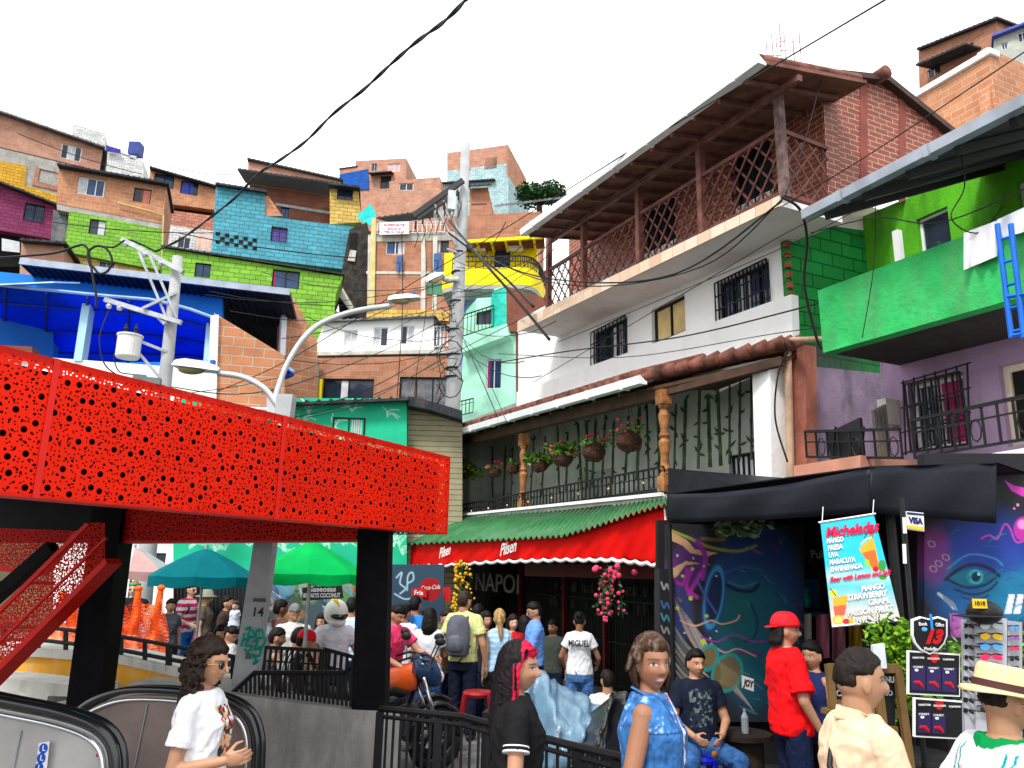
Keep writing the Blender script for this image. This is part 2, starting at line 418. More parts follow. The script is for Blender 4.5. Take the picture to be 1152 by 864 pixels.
class Paint:
 def __init__(s, x0, y0, x1, y1, bg, step=1.0):
  s.x = np.arange(x0, x1+step*.5, step); s.y = np.arange(y0, y1+step*.5, step)
  s.X, s.Y = np.meshgrid(s.x, s.y); s.c = np.zeros(s.X.shape+(3,)); s.c[:] = bg
 def _put(s, a, col): s.c = s.c*(1-a[..., None])+np.array(col)*a[..., None]
 def ell(s, cx, cy, rx, ry, col, rot=0, soft=.15, al=1):
  c, sn = math.cos(R(rot)), math.sin(R(rot)); dx = s.X-cx; dy = s.Y-cy
  d = np.sqrt(((dx*c+dy*sn)/rx)**2+((-dx*sn+dy*c)/ry)**2)
  s._put(np.clip((1+soft-d)/(soft+1e-6), 0, 1)*al, col); return s
 def ring(s, cx, cy, rx, ry, w_, col, rot=0, al=1, a0=None, a1=None):
  c, sn = math.cos(R(rot)), math.sin(R(rot)); dx = s.X-cx; dy = s.Y-cy; a = dx*c+dy*sn; b = -dx*sn+dy*c
  d = np.abs(np.sqrt((a/rx)**2+(b/ry)**2)-1)*min(rx, ry)
  s._put(np.clip((w_-d)/(w_*.5), 0, 1)*al, col); return s
 def line(s, pts, w_, col, al=1, taper=False):
  p = smooth_pts(pts, 8); best = np.full(s.X.shape, 1e9)
  for i in range(len(p)-1):
   ax, ay = p[i]; bx, by = p[i+1]; vx, vy = bx-ax, by-ay; L = vx*vx+vy*vy+1e-9
   t = np.clip(((s.X-ax)*vx+(s.Y-ay)*vy)/L, 0, 1); d = np.hypot(s.X-ax-t*vx, s.Y-ay-t*vy)
   if taper: d = d/max(.15, 1-abs(2*i/(len(p)-1)-1)**2)
   best = np.minimum(best, d)
  s._put(np.clip((w_-best)/(w_*.5+.01)*1.0, 0, 1)*al, col); return s
 def poly(s, pts, col, al=1):
  ins = np.zeros(s.X.shape, bool); n = len(pts)
  for i in range(n):
   x1, y1 = pts[i]; x2, y2 = pts[(i+1) % n]
   if y1 == y2: continue
   cnd = ((s.Y > min(y1, y2)) & (s.Y <= max(y1, y2))) & (s.X < (s.Y-y1)*(x2-x1)/(y2-y1)+x1); ins ^= cnd
  s._put(ins*float(al), col); return s
 def noise(s, amp, sc=.05, seed=0):
  rs = np.random.RandomState(seed); n = np.zeros(s.X.shape)
  for k in range(10):
   a, b, p = rs.randn(3); n += np.sin(s.X*sc*a*3+s.Y*sc*b*3+p*9)
  s.c = np.clip(s.c*(1+amp*n[..., None]/4), 0, 1); return s
 def panel(s, pl, name, parent, thick=.03, rough=.7, off=0, **k):
  h, w_ = s.X.shape; m = MB()
  pts = [pl.P(float(s.X[j, i]), float(s.Y[j, i]), off) for j in range(h) for i in range(w_)]
  return panel_mesh(pts, w_, h, s.c.reshape(-1, 3), -pl.n*thick, name, parent, rough, **k)
def panel_mesh(pts, w_, h, cols, back, name, parent, rough=.7, **k):
 m = MB(); m.add(pts, [(j*w_+i, j*w_+i+1, (j+1)*w_+i+1, (j+1)*w_+i) for j in range(h-1) for i in range(w_-1)])
 bd = [i for i in range(w_)]+[j*w_+w_-1 for j in range(1, h)]+[(h-1)*w_+i for i in range(w_-2, -1, -1)]+[j*w_ for j in range(h-2, 0, -1)]
 n0 = len(m.v); m.v += [m.v[i]+back for i in bd]; nb = len(bd)
 for i in range(nb): m.f.append((bd[i], bd[(i+1) % nb], n0+(i+1) % nb, n0+i)); m.m.append(0)
 m.f.append(tuple(n0+i for i in range(nb))); m.m.append(0)
 o = m.build(name, attr_mat('pigment_%d' % int(rough*100), rough), parent, **k)
 allc = np.ones((len(m.v), 4), 'f'); allc[:n0, :3] = cols; allc[n0:, :3] = cols[bd]
 ca = o.data.color_attributes.new('Col', 'FLOAT_COLOR', 'POINT'); ca.data.foreach_set('color', allc.ravel())
 return o
def smooth_pts(p, k=6):
 """Catmull-Rom through the points"""
 p = [tuple(q) for q in p]
 if len(p) < 3: return p
 out = []; q = [p[0]]+p+[p[-1]]
 for i in range(1, len(q)-2):
  for j in range(k):
   t = j/k; out.append(tuple(.5*((2*b)+(-a+c)*t+(2*a-5*b+4*c-d)*t*t+(-a+3*b-3*c+d)*t**3) for a, b, c, d in zip(q[i-1], q[i], q[i+1], q[i+2])))
 out.append(p[-1]); return out
# ================================================================ the white house over the bar
FAZ = 114.5
F = PL(748, 500, 13, FAZ)
GN = F.n.copy()
M_rbrick = brick('varnished_brick', (.30, .075, .045), (.23, .055, .035), (.62, .40, .28), w=.26, h=.085, ms=.007, rough=.5, var=.2, bmp=.006, stain=.15)
M_tile = simple('roof_tile_clay', (.22, .08, .055), .8, var=.75, scale=5, dirt=(.05, .03, .03))
OH = 1.0
wh = thing('white_house', 'white three storey house above the red bar awning, with lattice balcony', 'house', (*F.P(740, 600).xy, 0))
wins = [(667, 365, 706, 407), (733, 339, 771, 380), (807, 305, 867, 354)]
wpoly = [(583, 458), (583, 360), (640, 330), (884, 205), (884, 228), (892, 395), (811, 398), (705, 425)]
wall(F, wpoly, 6, M_white, wh, holes=wins, name='wall', off=0)
bp = [(581, 441), (705, 397), (890, 331), (892, 393), (811, 400), (705, 428), (581, 460)]
mb = MB(); mb.prism(poly3(F, bp, .12), -F.n*.13); mb.build('parapet', M_white, wh)
window(F, wins[0], wh, grille=9, frame=M_iron, pane=M_glass, curtain=(M_curt, .5, .75), bars=2)
window(F, wins[1], wh, frame=M_iron, pane=simple('yellow_blind', (.75, .56, .25), .8), bars=1, label='open window with a yellow board in it')
window(F, wins[2], wh, grille=14, frame=M_iron, pane=M_glass_b, curtain=(M_curt, .35, .55), bars=3)
FS = F.shift(OH)
sl = MB(); sl.prism([FS.P(583, 372), FS.P(876, 231), FS.P(876, 222), FS.P(583, 363)], -F.n*(OH+.1)); sl.build('balcony_slab', simple('slab_grey', (.80, .80, .79), .85, var=.1, bmp=.006, bscale=10), wh)
M_edge = brick('edge_tile', (.62, .42, .28), (.75, .62, .48), (.45, .35, .28), w=.3, h=.5, ms=.006, var=.1, stain=.1, bmp=.003)
ed = MB(); ed.prism([FS.P(582, 374, .02), FS.P(876, 232, .02), FS.P(876, 220, .02), FS.P(582, 362, .02)], -F.n*.03); ed.build('slab_edge', M_edge, wh)
c0 = F.P(925, 150); S = Pl(c0, 24.5)
wall(F, [(640, 350), (640, 268), (925, 92), (932, 228)], .25, M_rbrick, wh, name='upper_wall', holes=[(725, 222, 760, 300), (714, 240, 716, 250), (826, 160, 869, 235)], reveal=.2)
window(F, (725, 222, 760, 300), wh, frame=M_iron, bars=2, grille=5)
window(F, (826, 160, 869, 235), wh, frame=M_iron, bars=1, grille=5)
gb = MB(); gb.prism(poly3(S, [(925, 80), (998, 89), (1080, 152), (1080, 200), (932, 235)]), -S.n*.25); gb.build('gable_wall', M_rbrick, wh)
gl = MB()
for x0, x1 in ((925, 936), (968, 976), (1012, 1019), (1050, 1056)):
 gl.prism(poly3(S, [(x0, 84 if x0 < 990 else 84+(x0-990)*.78), (x1, 84 if x1 < 990 else 84+(x1-990)*.78), (x1, 225), (x0, 228)], .012), -S.n*.02)
gl.build('pilaster', simple('red_render', (.25, .065, .05), .7, var=.25), wh)
FG = F.shift(1.55)
g0, g1 = FG.P(592, 265), FG.P(862, 72)
rb0 = F.at((F.uz(640, 300)[0]), 9.2, -2.6);
ridge = S.P(1000, 86)
def onl(p, off): return p-F.n*off
ra = g0; rbk = onl(g0, 4.0)+U3*1.15; rc = onl(g1, 4.0)+U3*1.15
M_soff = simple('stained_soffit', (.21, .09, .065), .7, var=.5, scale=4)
sf = MB(); e1 = S.P(885, 76, .5);
sf.prism([g0, g1, onl(g1, 1.75)+U3*.27, onl(g0, 1.75)+U3*.27], U3*.05)
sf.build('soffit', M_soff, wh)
rf = MB(); t = (g1-g0).normalized(); L = (g1-g0).length; nt_ = int(L/.2)
for i in range(nt_):
 u = i*.2+.1; a = g0+t*u+U3*.09+F.n*.03; b = onl(a, 1.75)+U3*.28
 rf.tube([a, b], [.095, .085], 8)
rf.build('roof_tiles', M_tile, wh, smooth=True)
jo = MB()
for i in range(13):
 u = L*(i+.3)/13; a = g0+t*u-U3*.05; jo.beam(a, onl(a, 1.6)+U3*.24, .045, .06)
jo.beam(onl(g0, .55)-U3*.02, onl(g1, .55)-U3*.02, .07, .08)
jo.build('rafters', simple('rafter_wood', (.22, .09, .07), .6, var=.4, scale=6), wh)
gu = MB(); prof = [(.0, 0), (.13, 0), (.15, .12), (.12, .13), (.02, .05), (0, .05)]
def gutter(mb, a, b, n, s=1.0):
 t = (b-a).normalized(); v = [a+n*(x*s)+U3*((y-.02)*s) for x, y in prof]; mb.prism(v, b-a)
 L = (b-a).length; k = int(L/1.1)
 for i in range(k+1):
  c = a+t*(L*(i+.5)/(k+1)) if k else a
  v = [c+n*(x*s*1.12+(-.01 if x == 0 else 0))+U3*((y-.035)*s*1.15) for x, y in prof]; mb.prism(v, t*.05)
gutter(gu, g0, g1, F.n); gu.build('gutter', M_trim, wh)
ge = MB()
for A, B in (((868, 70), (1000, 84)), ((1000, 84), (1082, 150))):
 ge.prism([S.P(*A, .12), S.P(*B, .12), S.P(B[0], B[1]+6, .12), S.P(A[0], A[1]+6, .12)], -S.n*.35)
ge.build('roof_edge', simple('dark_bargeboard', (.07, .035, .03), .6, var=.4), wh)
rc2 = MB(); a = S.P(998, 80, .2); rc2.tube([a, a-S.n*.6], .1, 10); rc2.build('ridge_tile', M_tile, wh, smooth=True)
FSp = F.shift(OH-.08)
for (xt, yt, xb, yb) in ((617, 262, 617, 352), (657, 235, 657, 330), (720, 190, 720, 296), (790, 147, 791, 262), (876, 78, 883, 222)):
 pb = FSp.P(xb, yb); pt_ = FSp.P(xt, yt); pt_ = Vector((pb.x, pb.y, min(pt_.z, 8.75)))
 m = MB(); m.box((pb.x, pb.y, (pb.z+pt_.z)/2), (.1, .1, pt_.z-pb.z), R(24.5))
 m.build('post', simple('post_wood', (.24, .095, .07), .6, var=.5, scale=5) if xt < 870 else simple('weathered_post', (.2, .13, .12), .8, var=.6, scale=8), wh)
bl = FSp.P(612, 356); br = FSp.P(880, 221); tl = FSp.P(617, 300); tr = FSp.P(884, 166)
hr = .95
def lattice(mb, a, b, h, step=.26, w_=.028):
 L = (b-a).length; t = (b-a)/L
 mb.beam(a+U3*.05, b+U3*.05, .05, .06); mb.beam(a+U3*h, b+U3*h, .06, .06)
 hh = h-.05; n = int(L/step)+1
 for i in range(-int(hh/step)-1, n+1):
  for sg in (1, -1):
   u0, u1 = (i*step, i*step+hh*.85) if sg == 1 else (i*step+hh*.85, i*step)
   z0, z1 = .05, h
   du = u1-u0
   lo, hi = 0., 1.
   for (c, d) in ((u0, du),):
    ta, tb = (0-c)/d, (L-c)/d
    if ta > tb: ta, tb = tb, ta
    lo, hi = max(lo, ta), min(hi, tb)
   if hi-lo < .05: continue
   p = a+t*(u0+du*lo)+U3*(z0+(z1-z0)*lo); q = a+t*(u0+du*hi)+U3*(z0+(z1-z0)*hi)
   off = F.n*(.012*sg)
   mb.beam(p+off, q+off, w_*.5, w_, up=Vector((0, 0, 1)))
lt = MB(); lattice(lt, bl, br, hr)
sb = br-F.n*(1.0-.35)*1.0
lattice(lt, br, S.P(932, 235, 0)+S.n*.05+Vector((0, 0, br.z-S.P(932, 235).z)), hr)
lt.build('lattice_railing', M_bwood, wh)
lm = MB(); c = F.P(803, 148, .25); lm.ball(c, (.09, .09, .14), 8); lm.beam(c+U3*.14, c+U3*.3, .02, .02); lm.build('wall_lantern', M_iron, wh)
M_vwall = simple('veranda_wall', (.34, .37, .33), .85, var=.2, scale=1.2, dirt=(.2, .22, .2))
vp = [(440, 600), (440, 505), (583, 452), (705, 420), (868, 398), (868, 545), (745, 575)]
wall(F, vp, 5, M_vwall, wh, name='veranda_wall', off=-.05, holes=[(820, 510, 850, 540), (602, 535, 626, 590), (545, 555, 575, 600), (655, 530, 690, 590)])
window(F.shift(-.05), (820, 510, 850, 540), wh, frame=M_iron, bars=4, pane=M_curt)
for h in ((602, 535, 626, 590), (545, 555, 575, 600), (655, 530, 690, 590)): window(F.shift(-.05), h, wh, frame=M_iron, bars=1, name='balcony_door')
rnd = random.Random(3); bb = MB(); lf = MB()
for k in range(26):
 x = 555+k*11.5+rnd.uniform(-3, 3); lean = rnd.uniform(-5, 5)
 yb = 575-(x-505)*.17; yt = 512-(x-505)*.27+rnd.uniform(0, 12) if x < 850 else 0
 if x > 845: break
 pts = [F.P(x+lean*(1-q), yb+(yt-yb)*q, -.035+.0) for q in (0, .2, .4, .6, .8, 1)]
 w_ = .018+.03*rnd.random()
 for i in range(5):
  a, b = pts[i], pts[i+1]; tt = F.t*w_; bb.prism([a-tt, a+tt, b+tt*.8, b-tt*.8], -F.n*.014+F.n*.0)
 for q in range(7):
  c = pts[rnd.randint(1, 5)]; an = rnd.uniform(0, 2*PI); l = rnd.uniform(.08, .2)
  d = F.t*math.cos(an)+U3*math.sin(an); e = F.t*-math.sin(an)+U3*math.cos(an); c = c+F.n*.004
  lf.prism([c, c+d*l*.5+e*.02, c+d*l, c+d*l*.5-e*.02], -F.n*.01)
bb.build('painted_bamboo', simple('bamboo_paint', (.05, .10, .03), .8, var=.8, scale=3), wh)
lf.build('painted_leaves', simple('leaf_paint', (.03, .07, .03), .8, var=.6, scale=3), wh)
FV = F.shift(1.4)
v0, v1 = FV.P(452, 507), FV.P(728, 431); v2 = F.shift(.45).P(876, 398)
v1b = F.shift(.45).P(728, 431)
vt = (v1-v0).normalized(); VL = (v1-v0).length
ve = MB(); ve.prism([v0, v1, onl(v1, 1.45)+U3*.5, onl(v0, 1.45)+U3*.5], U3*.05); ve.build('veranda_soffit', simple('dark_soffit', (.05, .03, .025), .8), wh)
tl_ = MB()
for i in range(int(VL/.24)):
 a = v0+vt*(i*.24+.1)+U3*.12+F.n*.06; tl_.tube([a, onl(a, 1.5)+U3*.52], [.11, .1], 8)
 b_ = a+vt*.12-U3*.04; tl_.tube([b_, onl(b_, 1.5)+U3*.52], [.07, .07], 6)
t0, t1 = FV.P(728, 428, -.1), F.P(880, 393, .45)
M0 = t1-t0; nL = M0.length
for i in range(9):
 a = t0+M0*(i/9); b = t0+M0*((i+1.12)/9)
 for k in range(3):
  a2 = a+U3*(.05+k*.03)-F.n*(.16*k); b2 = b+U3*(.08+k*.03)-F.n*(.16*k)
  tl_.tube([a2, b2], [.085, .12], 8)
tl_.build('veranda_tiles', M_tile, wh, smooth=True)
vb = MB(); vb.prism([t0-U3*.16, t1-U3*.16, onl(t1, .5), onl(t0, 1.3)], U3*.05)
vb.beam(onl(v0, .25)-U3*.12, onl(v1, .25)-U3*.12, .14, .18)
vb.beam(onl(v1, .25)-U3*.12, t1-U3*.16, .1, .12)
for i in range(16):
 a = v0+vt*(VL*i/16)-U3*.04; vb.beam(a, onl(a, 1.4)+U3*.48, .06, .08)
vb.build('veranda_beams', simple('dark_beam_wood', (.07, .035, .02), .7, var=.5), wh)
vg = MB(); gutter(vg, v0, v1, F.n, 1.0); vg.build('veranda_gutter', M_trim, wh)
def turned(base, H, name):
 m = MB(); s_ = H/1.75
 m.box(base+U3*.13*s_, (.17, .17, .26*s_), R(24.5)); m.box(base+U3*(H-.13*s_), (.17, .17, .26*s_), R(24.5))
 pr = [(.08, .26), (.085, .3), (.05, .33), (.075, .38), (.07, .42), (.06, .6), (.085, .78), (.09, .84), (.06, .9), (.085, .95), (.06, 1.0), (.05, 1.05), (.075, 1.2), (.085, 1.3), (.055, 1.4), (.08, 1.45), (.08, 1.49)]
 m.lathe(base, [(r, z*s_) for r, z in pr], 12)
 return m.build(name, M_wood, wh, smooth=False)
for (x, yb, yt) in ((588, 577, 489), (749, 553, 438)):
 b = F.shift(1.15).P(x, yb); tp = F.shift(1.15).P(x, yt); turned(b, tp.z-b.z, 'turned_post')
vs0, vs1 = F.shift(1.25).P(500, 583), F.shift(1.25).P(748, 556)
fl = MB(); fl.prism([vs0, vs1, vs1-U3*.18, vs0-U3*.18], -F.n*1.5); fl.build('veranda_floor', M_concl, wh)
ra_ = MB(); A = F.shift(1.2).P(506, 588); B = F.shift(1.2).P(748, 555); Hh = F.shift(1.2).P(748, 525).z-B.z
def iron_rail(mb, A, B, H, step=.12, curls=True, r=.009):
 L = (B-A).length; t = (B-A)/L; nrm = t.cross(U3)
 mb.beam(A+U3*H, B+U3*H, .04, .03); mb.beam(A+U3*.06, B+U3*.06, .03, .025); mb.beam(A+U3*(H-.12), B+U3*(H-.12), .02, .015)
 n = int(L/step)
 for i in range(n+1):
  p = A+t*(L*i/n); mb.beam(p+U3*.05, p+U3*H, r*2, r*2, up=nrm)
  if curls and i % 3 == 1:
   c = p+U3*(H*.5)+t*(step/2)
   pts = [c+t*(math.cos(a)*.05)+U3*(math.sin(a)*.1) for a in [k*PI/4 for k in range(9)]]; mb.tube(pts, .008, 4)
iron_rail(ra_, A, B, Hh, .13); ra_.build('veranda_railing', M_iron, wh)
kn = MB()
for i in range(9):
 p = A+(B-A)*((i+.5)/9)+U3*Hh*.5+F.n*.03; kn.ball(p, .022, 6)
kn.build('railing_ornaments', simple('brass', (.7, .5, .2), .3, .8), wh)
cs = MB(); cs.prism(poly3(F, [(846, 414), (866, 408), (868, 540), (850, 540)], .5), -F.n*.6); cs.build('corner_strip', M_white, wh)
M_terr = simple('terracotta_render', (.36, .12, .08), .8, var=.35, scale=2.5, bmp=.01, bscale=15, dirt=(.14, .07, .06))
tp_ = MB(); tp_.prism(poly3(F, [(866, 404), (906, 388), (908, 540), (868, 545)], .2), -F.n*.19); tp_.build('pilaster', M_terr, wh)
pp = MB(); a0, a1 = F.P(886, 384, .3), F.P(890, 545, .3); pp.tube([a1, a0, a0+U3*.03], .05, 10)
a2 = F.P(936, 381, .75); pp.tube([a0+U3*.02, a2], .035, 8); pp.build('drain_pipe', simple('old_pvc', (.5, .33, .22), .5, var=.3), wh)
# ================================================================ the green house next door
S2 = Pl(F.P(882, 300), 24.5)
gr = thing('green_house', 'bright green and purple house right of the white one, with a solid green balcony', 'house', (*F.P(1060, 600).xy, 0))
M_green = painted('green_painted_block', (.012, .34, .06), w=.42, h=.2, stain=.2, stainc=(.03, .06, .02))
M_gr2 = simple('lime_render', (.09, .42, .012), .8, var=.25, scale=1.5, bmp=.008, dirt=(.03, .14, .01))
M_gr3 = simple('balcony_green', (.03, .48, .12), .75, var=.4, scale=1.6, bmp=.015, bscale=14, dirt=(.09, .26, .10))
wall(S2, [(882, 246), (990, 262), (990, 420), (893, 410)], .1, M_green, gr, name='side_wall', off=.12)
ge_ = MB()
for k in range(13):
 p = S2.P(883+k*.9, 252+k*11.5, .13); ge_.box(p+F.n*-.0, (.07, .07, .09), R(24.5))
ge_.build('brick_ends', brick('brick_ends_mat', (.4, .14, .07), (.3, .1, .05), (.1, .05, .03)), gr)
G1 = Pl(S2.P(968, 300), FAZ)
wall(G1, [(950, 350), (950, 252), (1152, 168), (1230, 135), (1230, 330), (1152, 330)], .3, M_gr2, gr, name='rear_wall', holes=[(1033, 238, 1070, 300), (1147, 195, 1190, 270)])
window(G1, (1033, 238, 1070, 300), gr, frame=M_trim, bars=0, name='window')
window(G1, (1147, 195, 1190, 270), gr, frame=M_trim, bars=1)
wp_ = MB(); a = G1.P(1012, 290, .3); wp_.box(a, (.09, .09, .8), R(24.5)); wp_.build('white_post', M_trim, gr)
GP = F.shift(1.2)
bal = MB(); bal.prism(poly3(GP, [(920, 327), (1152, 240), (1250, 203), (1250, 302), (1152, 333), (926, 397)]), -F.n*.15)
bal.build('balcony_parapet', M_gr3, gr)
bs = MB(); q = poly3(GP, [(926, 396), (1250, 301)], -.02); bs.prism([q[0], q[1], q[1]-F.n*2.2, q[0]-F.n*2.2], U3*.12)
bs.build('balcony_floor', simple('shaded_slab', (.045, .04, .04), .9, var=.4, scale=2), gr)  # dark underside: the balcony's shade is put into the slab colour
rs_ = MB(); FQ = F.shift(1.6); q0, q1 = FQ.P(910, 247), FQ.P(1250, 75)
dG = 1.6+(F.p0-G1.p0).dot(F.n); ris = (G1.P(1100, 196).z-q0.z)/dG; rs_.prism([q0, q1, q1-F.n*(dG+.5)+U3*ris*(dG+.5), q0-F.n*(dG+.5)+U3*ris*(dG+.5)], U3*.05); rs_.build('roof_sheet', M_sheet, gr)
rg = MB(); gutter(rg, q0, q1, F.n, .8); rg.build('roof_gutter', simple('grey_gutter', (.36, .40, .46), .4, .3), gr)
rr = MB()
for i in range(6):
 a = q0+(q1-q0)*((i+.5)/6)-U3*.06; rr.beam(a, a-F.n*dG+U3*ris*dG, .06, .08)
rr.build('roof_joists', M_iron, gr)
lw = MB(); lw.prism(poly3(F, [(1000, 505), (1500, 400), (1500, 1200), (1000, 860)], -.25), -F.n*.3); lw.build('ground_floor_wall', M_dark, gr)
M_purp = simple('purple_render', (.40, .27, .42), .85, var=.25, scale=1.3, bmp=.01, dirt=(.22, .15, .2))
M_purpd = simple('dirty_purple_render', (.26, .19, .28), .9, var=.4, scale=1.8, bmp=.012, dirt=(.05, .045, .05))
wall(S2, [(900, 385), (995, 392), (995, 530), (902, 535)], .1, M_purpd, gr, name='purple_side_wall', off=.12)
G2 = F.shift(-.02)
wall(G2, [(993, 540), (993, 408), (1152, 364), (1250, 335), (1250, 520)], .3, M_purp, gr, name='purple_wall', holes=[(1024, 425, 1088, 505), (1128, 405, 1180, 500)])
window(G2, (1024, 425, 1088, 505), gr, frame=M_trim, bars=1, grille=8, curtain=(M_pink, .5, .85), fw=.05)
window(G2, (1128, 405, 1180, 500), gr, frame=simple('cream_frame', (.7, .6, .45), .6), bars=0, name='doorway', pane=M_dark, fw=.07)
wc = MB(); q0 = G2.P(1018, 432, .25)
for i in range(7):
 p = G2.P(1016+i*12, 428-i*3.3, .25); wc.beam(p, G2.P(1016+i*12+3, 512-i*3.3, .25), .015, .015, up=F.n)
for dy in (0, 28, 56, 80): wc.beam(G2.P(1014, 431+dy, .25), G2.P(1092, 408+dy, .25), .015, .015, up=F.n)
wc.build('window_cage', M_iron, gr)
em = MB(); em.box(G2.P(1000, 464, .1), (.22, .12, .3), R(24.5)); em.build('meter_box', simple('offwhite_plastic', (.55, .52, .46), .5), gr)
GF = F.shift(1.25)
ps = MB(); q = poly3(GF, [(1030, 524), (1250, 488)]); ps.prism([q[0], q[1], q[1]-F.n*2.4, q[0]-F.n*2.4], -U3*.12); ps.build('lower_balcony_floor', M_white, gr)
st = MB(); st.prism(poly3(F.shift(1.2), [(893, 524), (968, 512), (968, 530), (893, 540)]), -F.n*1.4); st.build('terrace_kerb', simple('salmon_render', (.55, .25, .17), .8, var=.25), gr)
pr_ = MB(); A2 = GF.P(1030, 522, -.05); B2 = GF.P(1250, 487, -.05); iron_rail(pr_, A2, B2, .42, .14, True)
iron_rail(pr_, F.P(908, 520, 1.1), F.P(1016, 522, 1.1), .35, .14, True)
pr_.build('balcony_railing', M_iron, gr)
cl_ = MB(); n1, n2 = 24, 10; base = [(1084, 262), (1152, 235), (1200, 222)]
def cloth(mb, pl, x0, y0, x1, y1, h0, h1, off=.1, n1=20, n2=8, fold=.03, seed=0):
 vs = []
 for j in range(n2+1):
  for i in range(n1+1):
   a = i/n1; b = j/n2; x = x0+(x1-x0)*a; y = y0+(y1-y0)*a+(h0+(h1-h0)*a)*b
   vs.append(pl.P(x, y, off+fold*math.sin(a*n1*.8+seed)*b+fold*.5*math.sin(a*9+b*2+seed)))
 mb.add(vs, [(j*(n1+1)+i, j*(n1+1)+i+1, (j+1)*(n1+1)+i+1, (j+1)*(n1+1)+i) for j in range(n2) for i in range(n1)])
 return mb
M_sheetc = simple('white_laundry', (.80, .80, .84), .9, var=.08)
cloth(MB(), GP, 1084, 262, 1122, 248, 42, 40, .06).build('white_sheet', M_sheetc, label='white sheet hanging over the left of the green balcony wall', cat='laundry', smooth=True, group=None)
cloth(MB(), GP, 1122, 247, 1185, 218, 22, 34, .1, seed=2, fold=.05).build('white_sheet', simple('blue_white_laundry', (.72, .74, .85), .9, var=.1), label='bluish white cloth bunched over the green balcony wall behind the blue ladder', cat='laundry', smooth=True)
ld = thing('ladder', 'bright blue steel ladder leaning against the green balcony at the right edge', 'ladder', tuple(GP.P(1140, 380, .3)))
lb = MB(); LP = F.shift(1.55); M_blue = simple('blue_paint', (.01, .14, .62), .4, var=.2)
for x0, x1 in ((1122, 1138), (1137, 1152)): lb.tube([LP.P(x0, 252), LP.P(x1, 380)], .022, 6)
lb.build('rail', M_blue, ld)
for k in range(5):
 y = 270+k*26; x = 1124+k*3.2; m = MB(); m.tube([LP.P(x, y), LP.P(x+15, y-4)], .014, 5); m.build('rung', M_blue, ld)
m = MB(); m.tube([LP.P(1138, 378), LP.P(1160, 374), LP.P(1160, 330), LP.P(1134, 334)], .02, 6); m.build('bracket', M_blue, ld)
bx = thing('folded_chair', 'dark folded chair stacked on the terrace beside the purple wall', 'chair', tuple(F.P(940, 515, 1.0)))
m = MB(); m.prism(poly3(F, [(932, 488), (970, 470), (974, 512), (938, 518)], .95), F.n*.04); m.build('seat', M_black, bx)
m = MB()
for x in (936, 968): m.tube([F.P(x, 518, 1.05), F.P(x+4, 480, 1.05)], .015, 5)
m.build('frame', M_iron, bx)
m = MB()
for k in range(4): m.prism(poly3(F, [(982+k*4, 462-k*2), (985+k*4, 461-k*2), (993+k*4, 522), (989+k*4, 523)], .7-k*.05), F.n*.03)
m.build('stack_of_boards', simple('old_board', (.16, .14, .12), .8, var=.5), label='grey boards leaning in the corner of the purple terrace', cat='boards')
lm = MB()
for x, y in ((992, 381), (1130, 360)): lm.lathe(GP.P(x, y, -.6), [(.12, 0), (.14, .03), (.1, .06)], 12)
lm.build('ceiling_lamps', M_conc, gr)
# ================================================================ bar awning
A_ = F.shift(2.5)
bar = thing('bar', 'dark ground floor bar front with red posts and iron grilles under the red awning', 'bar', (*F.P(650, 700).xy, 0))
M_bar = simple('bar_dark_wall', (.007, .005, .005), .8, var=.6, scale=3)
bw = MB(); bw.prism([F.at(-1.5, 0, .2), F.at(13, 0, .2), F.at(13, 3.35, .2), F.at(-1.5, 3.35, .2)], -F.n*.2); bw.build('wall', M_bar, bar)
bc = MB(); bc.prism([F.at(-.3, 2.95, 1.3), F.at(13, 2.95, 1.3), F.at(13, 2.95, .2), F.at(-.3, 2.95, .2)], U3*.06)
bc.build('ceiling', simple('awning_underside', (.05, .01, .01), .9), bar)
M_redp = simple('red_paint', (.52, .008, .008), .5, var=.25, scale=4)
rp_ = MB(); pcol = A_.P(744, 640, -.1); rp_.box((pcol.x, pcol.y, 1.2), (.09, .09, 2.4), R(24.5)); rp_.build('red_post', M_redp, bar)
gg = MB()
fx = F.shift(.26)
for i in range(54):
 u = -1.2+i*.2
 if 4.1 < u < 4.9: continue
 gg.beam(fx.at(u, .1), fx.at(u, 2.1), .015, .015, up=F.n)
for z in (.1, .8, 1.5, 2.1): gg.beam(fx.at(-1.2, z), fx.at(9.5, z), .02, .02, up=F.n)
gg.build('iron_grille', simple('grille_iron', (.02, .018, .018), .5, .3), bar)
dl = MB()
for u in (-.2, 1.5, 3.0, 5.0): dl.box(fx.at(u, 1.1, .03), (.07, .07, 2.3), R(24.5))
dl.box(fx.at(2.5, 2.28, .05), (8.5, .08, .14), R(FAZ)); dl.build('door_frames', simple('dark_red_paint', (.14, .006, .01), .5, var=.4), bar)
M_goods = simple('shelf_goods', (.05, .04, .04), .5, var=.9, scale=14)
sh = MB(); rnd = random.Random(5)
for i in range(70):
 u = rnd.uniform(-.8, 3.6); z = rnd.choice((1.3, 1.6, 1.9)); sh.tube([fx.at(u, z, -.0), fx.at(u, z+rnd.uniform(.1, .2), 0)], .03, 5)
sh.build('bottles', M_goods, bar, kind='stuff')
aw = thing('bar_awning', 'long red fabric awning with a scalloped white hem and green corrugated roof', 'awning', tuple(A_.P(650, 636)))
M_redf = fabric('red_fabric', (.80, .006, .004), .7, var=.12, k=.3)
top = [(444, 612), (500, 609), (560, 606), (632, 602), (660, 594), (690, 584), (720, 574), (749, 566)]
n = 120; vs = []
def lin(pts, x):
 for (a, b), (c, d) in zip(pts, pts[1:]):
  if a <= x <= c: return b+(d-b)*(x-a)/(c-a)
 return pts[-1][1]
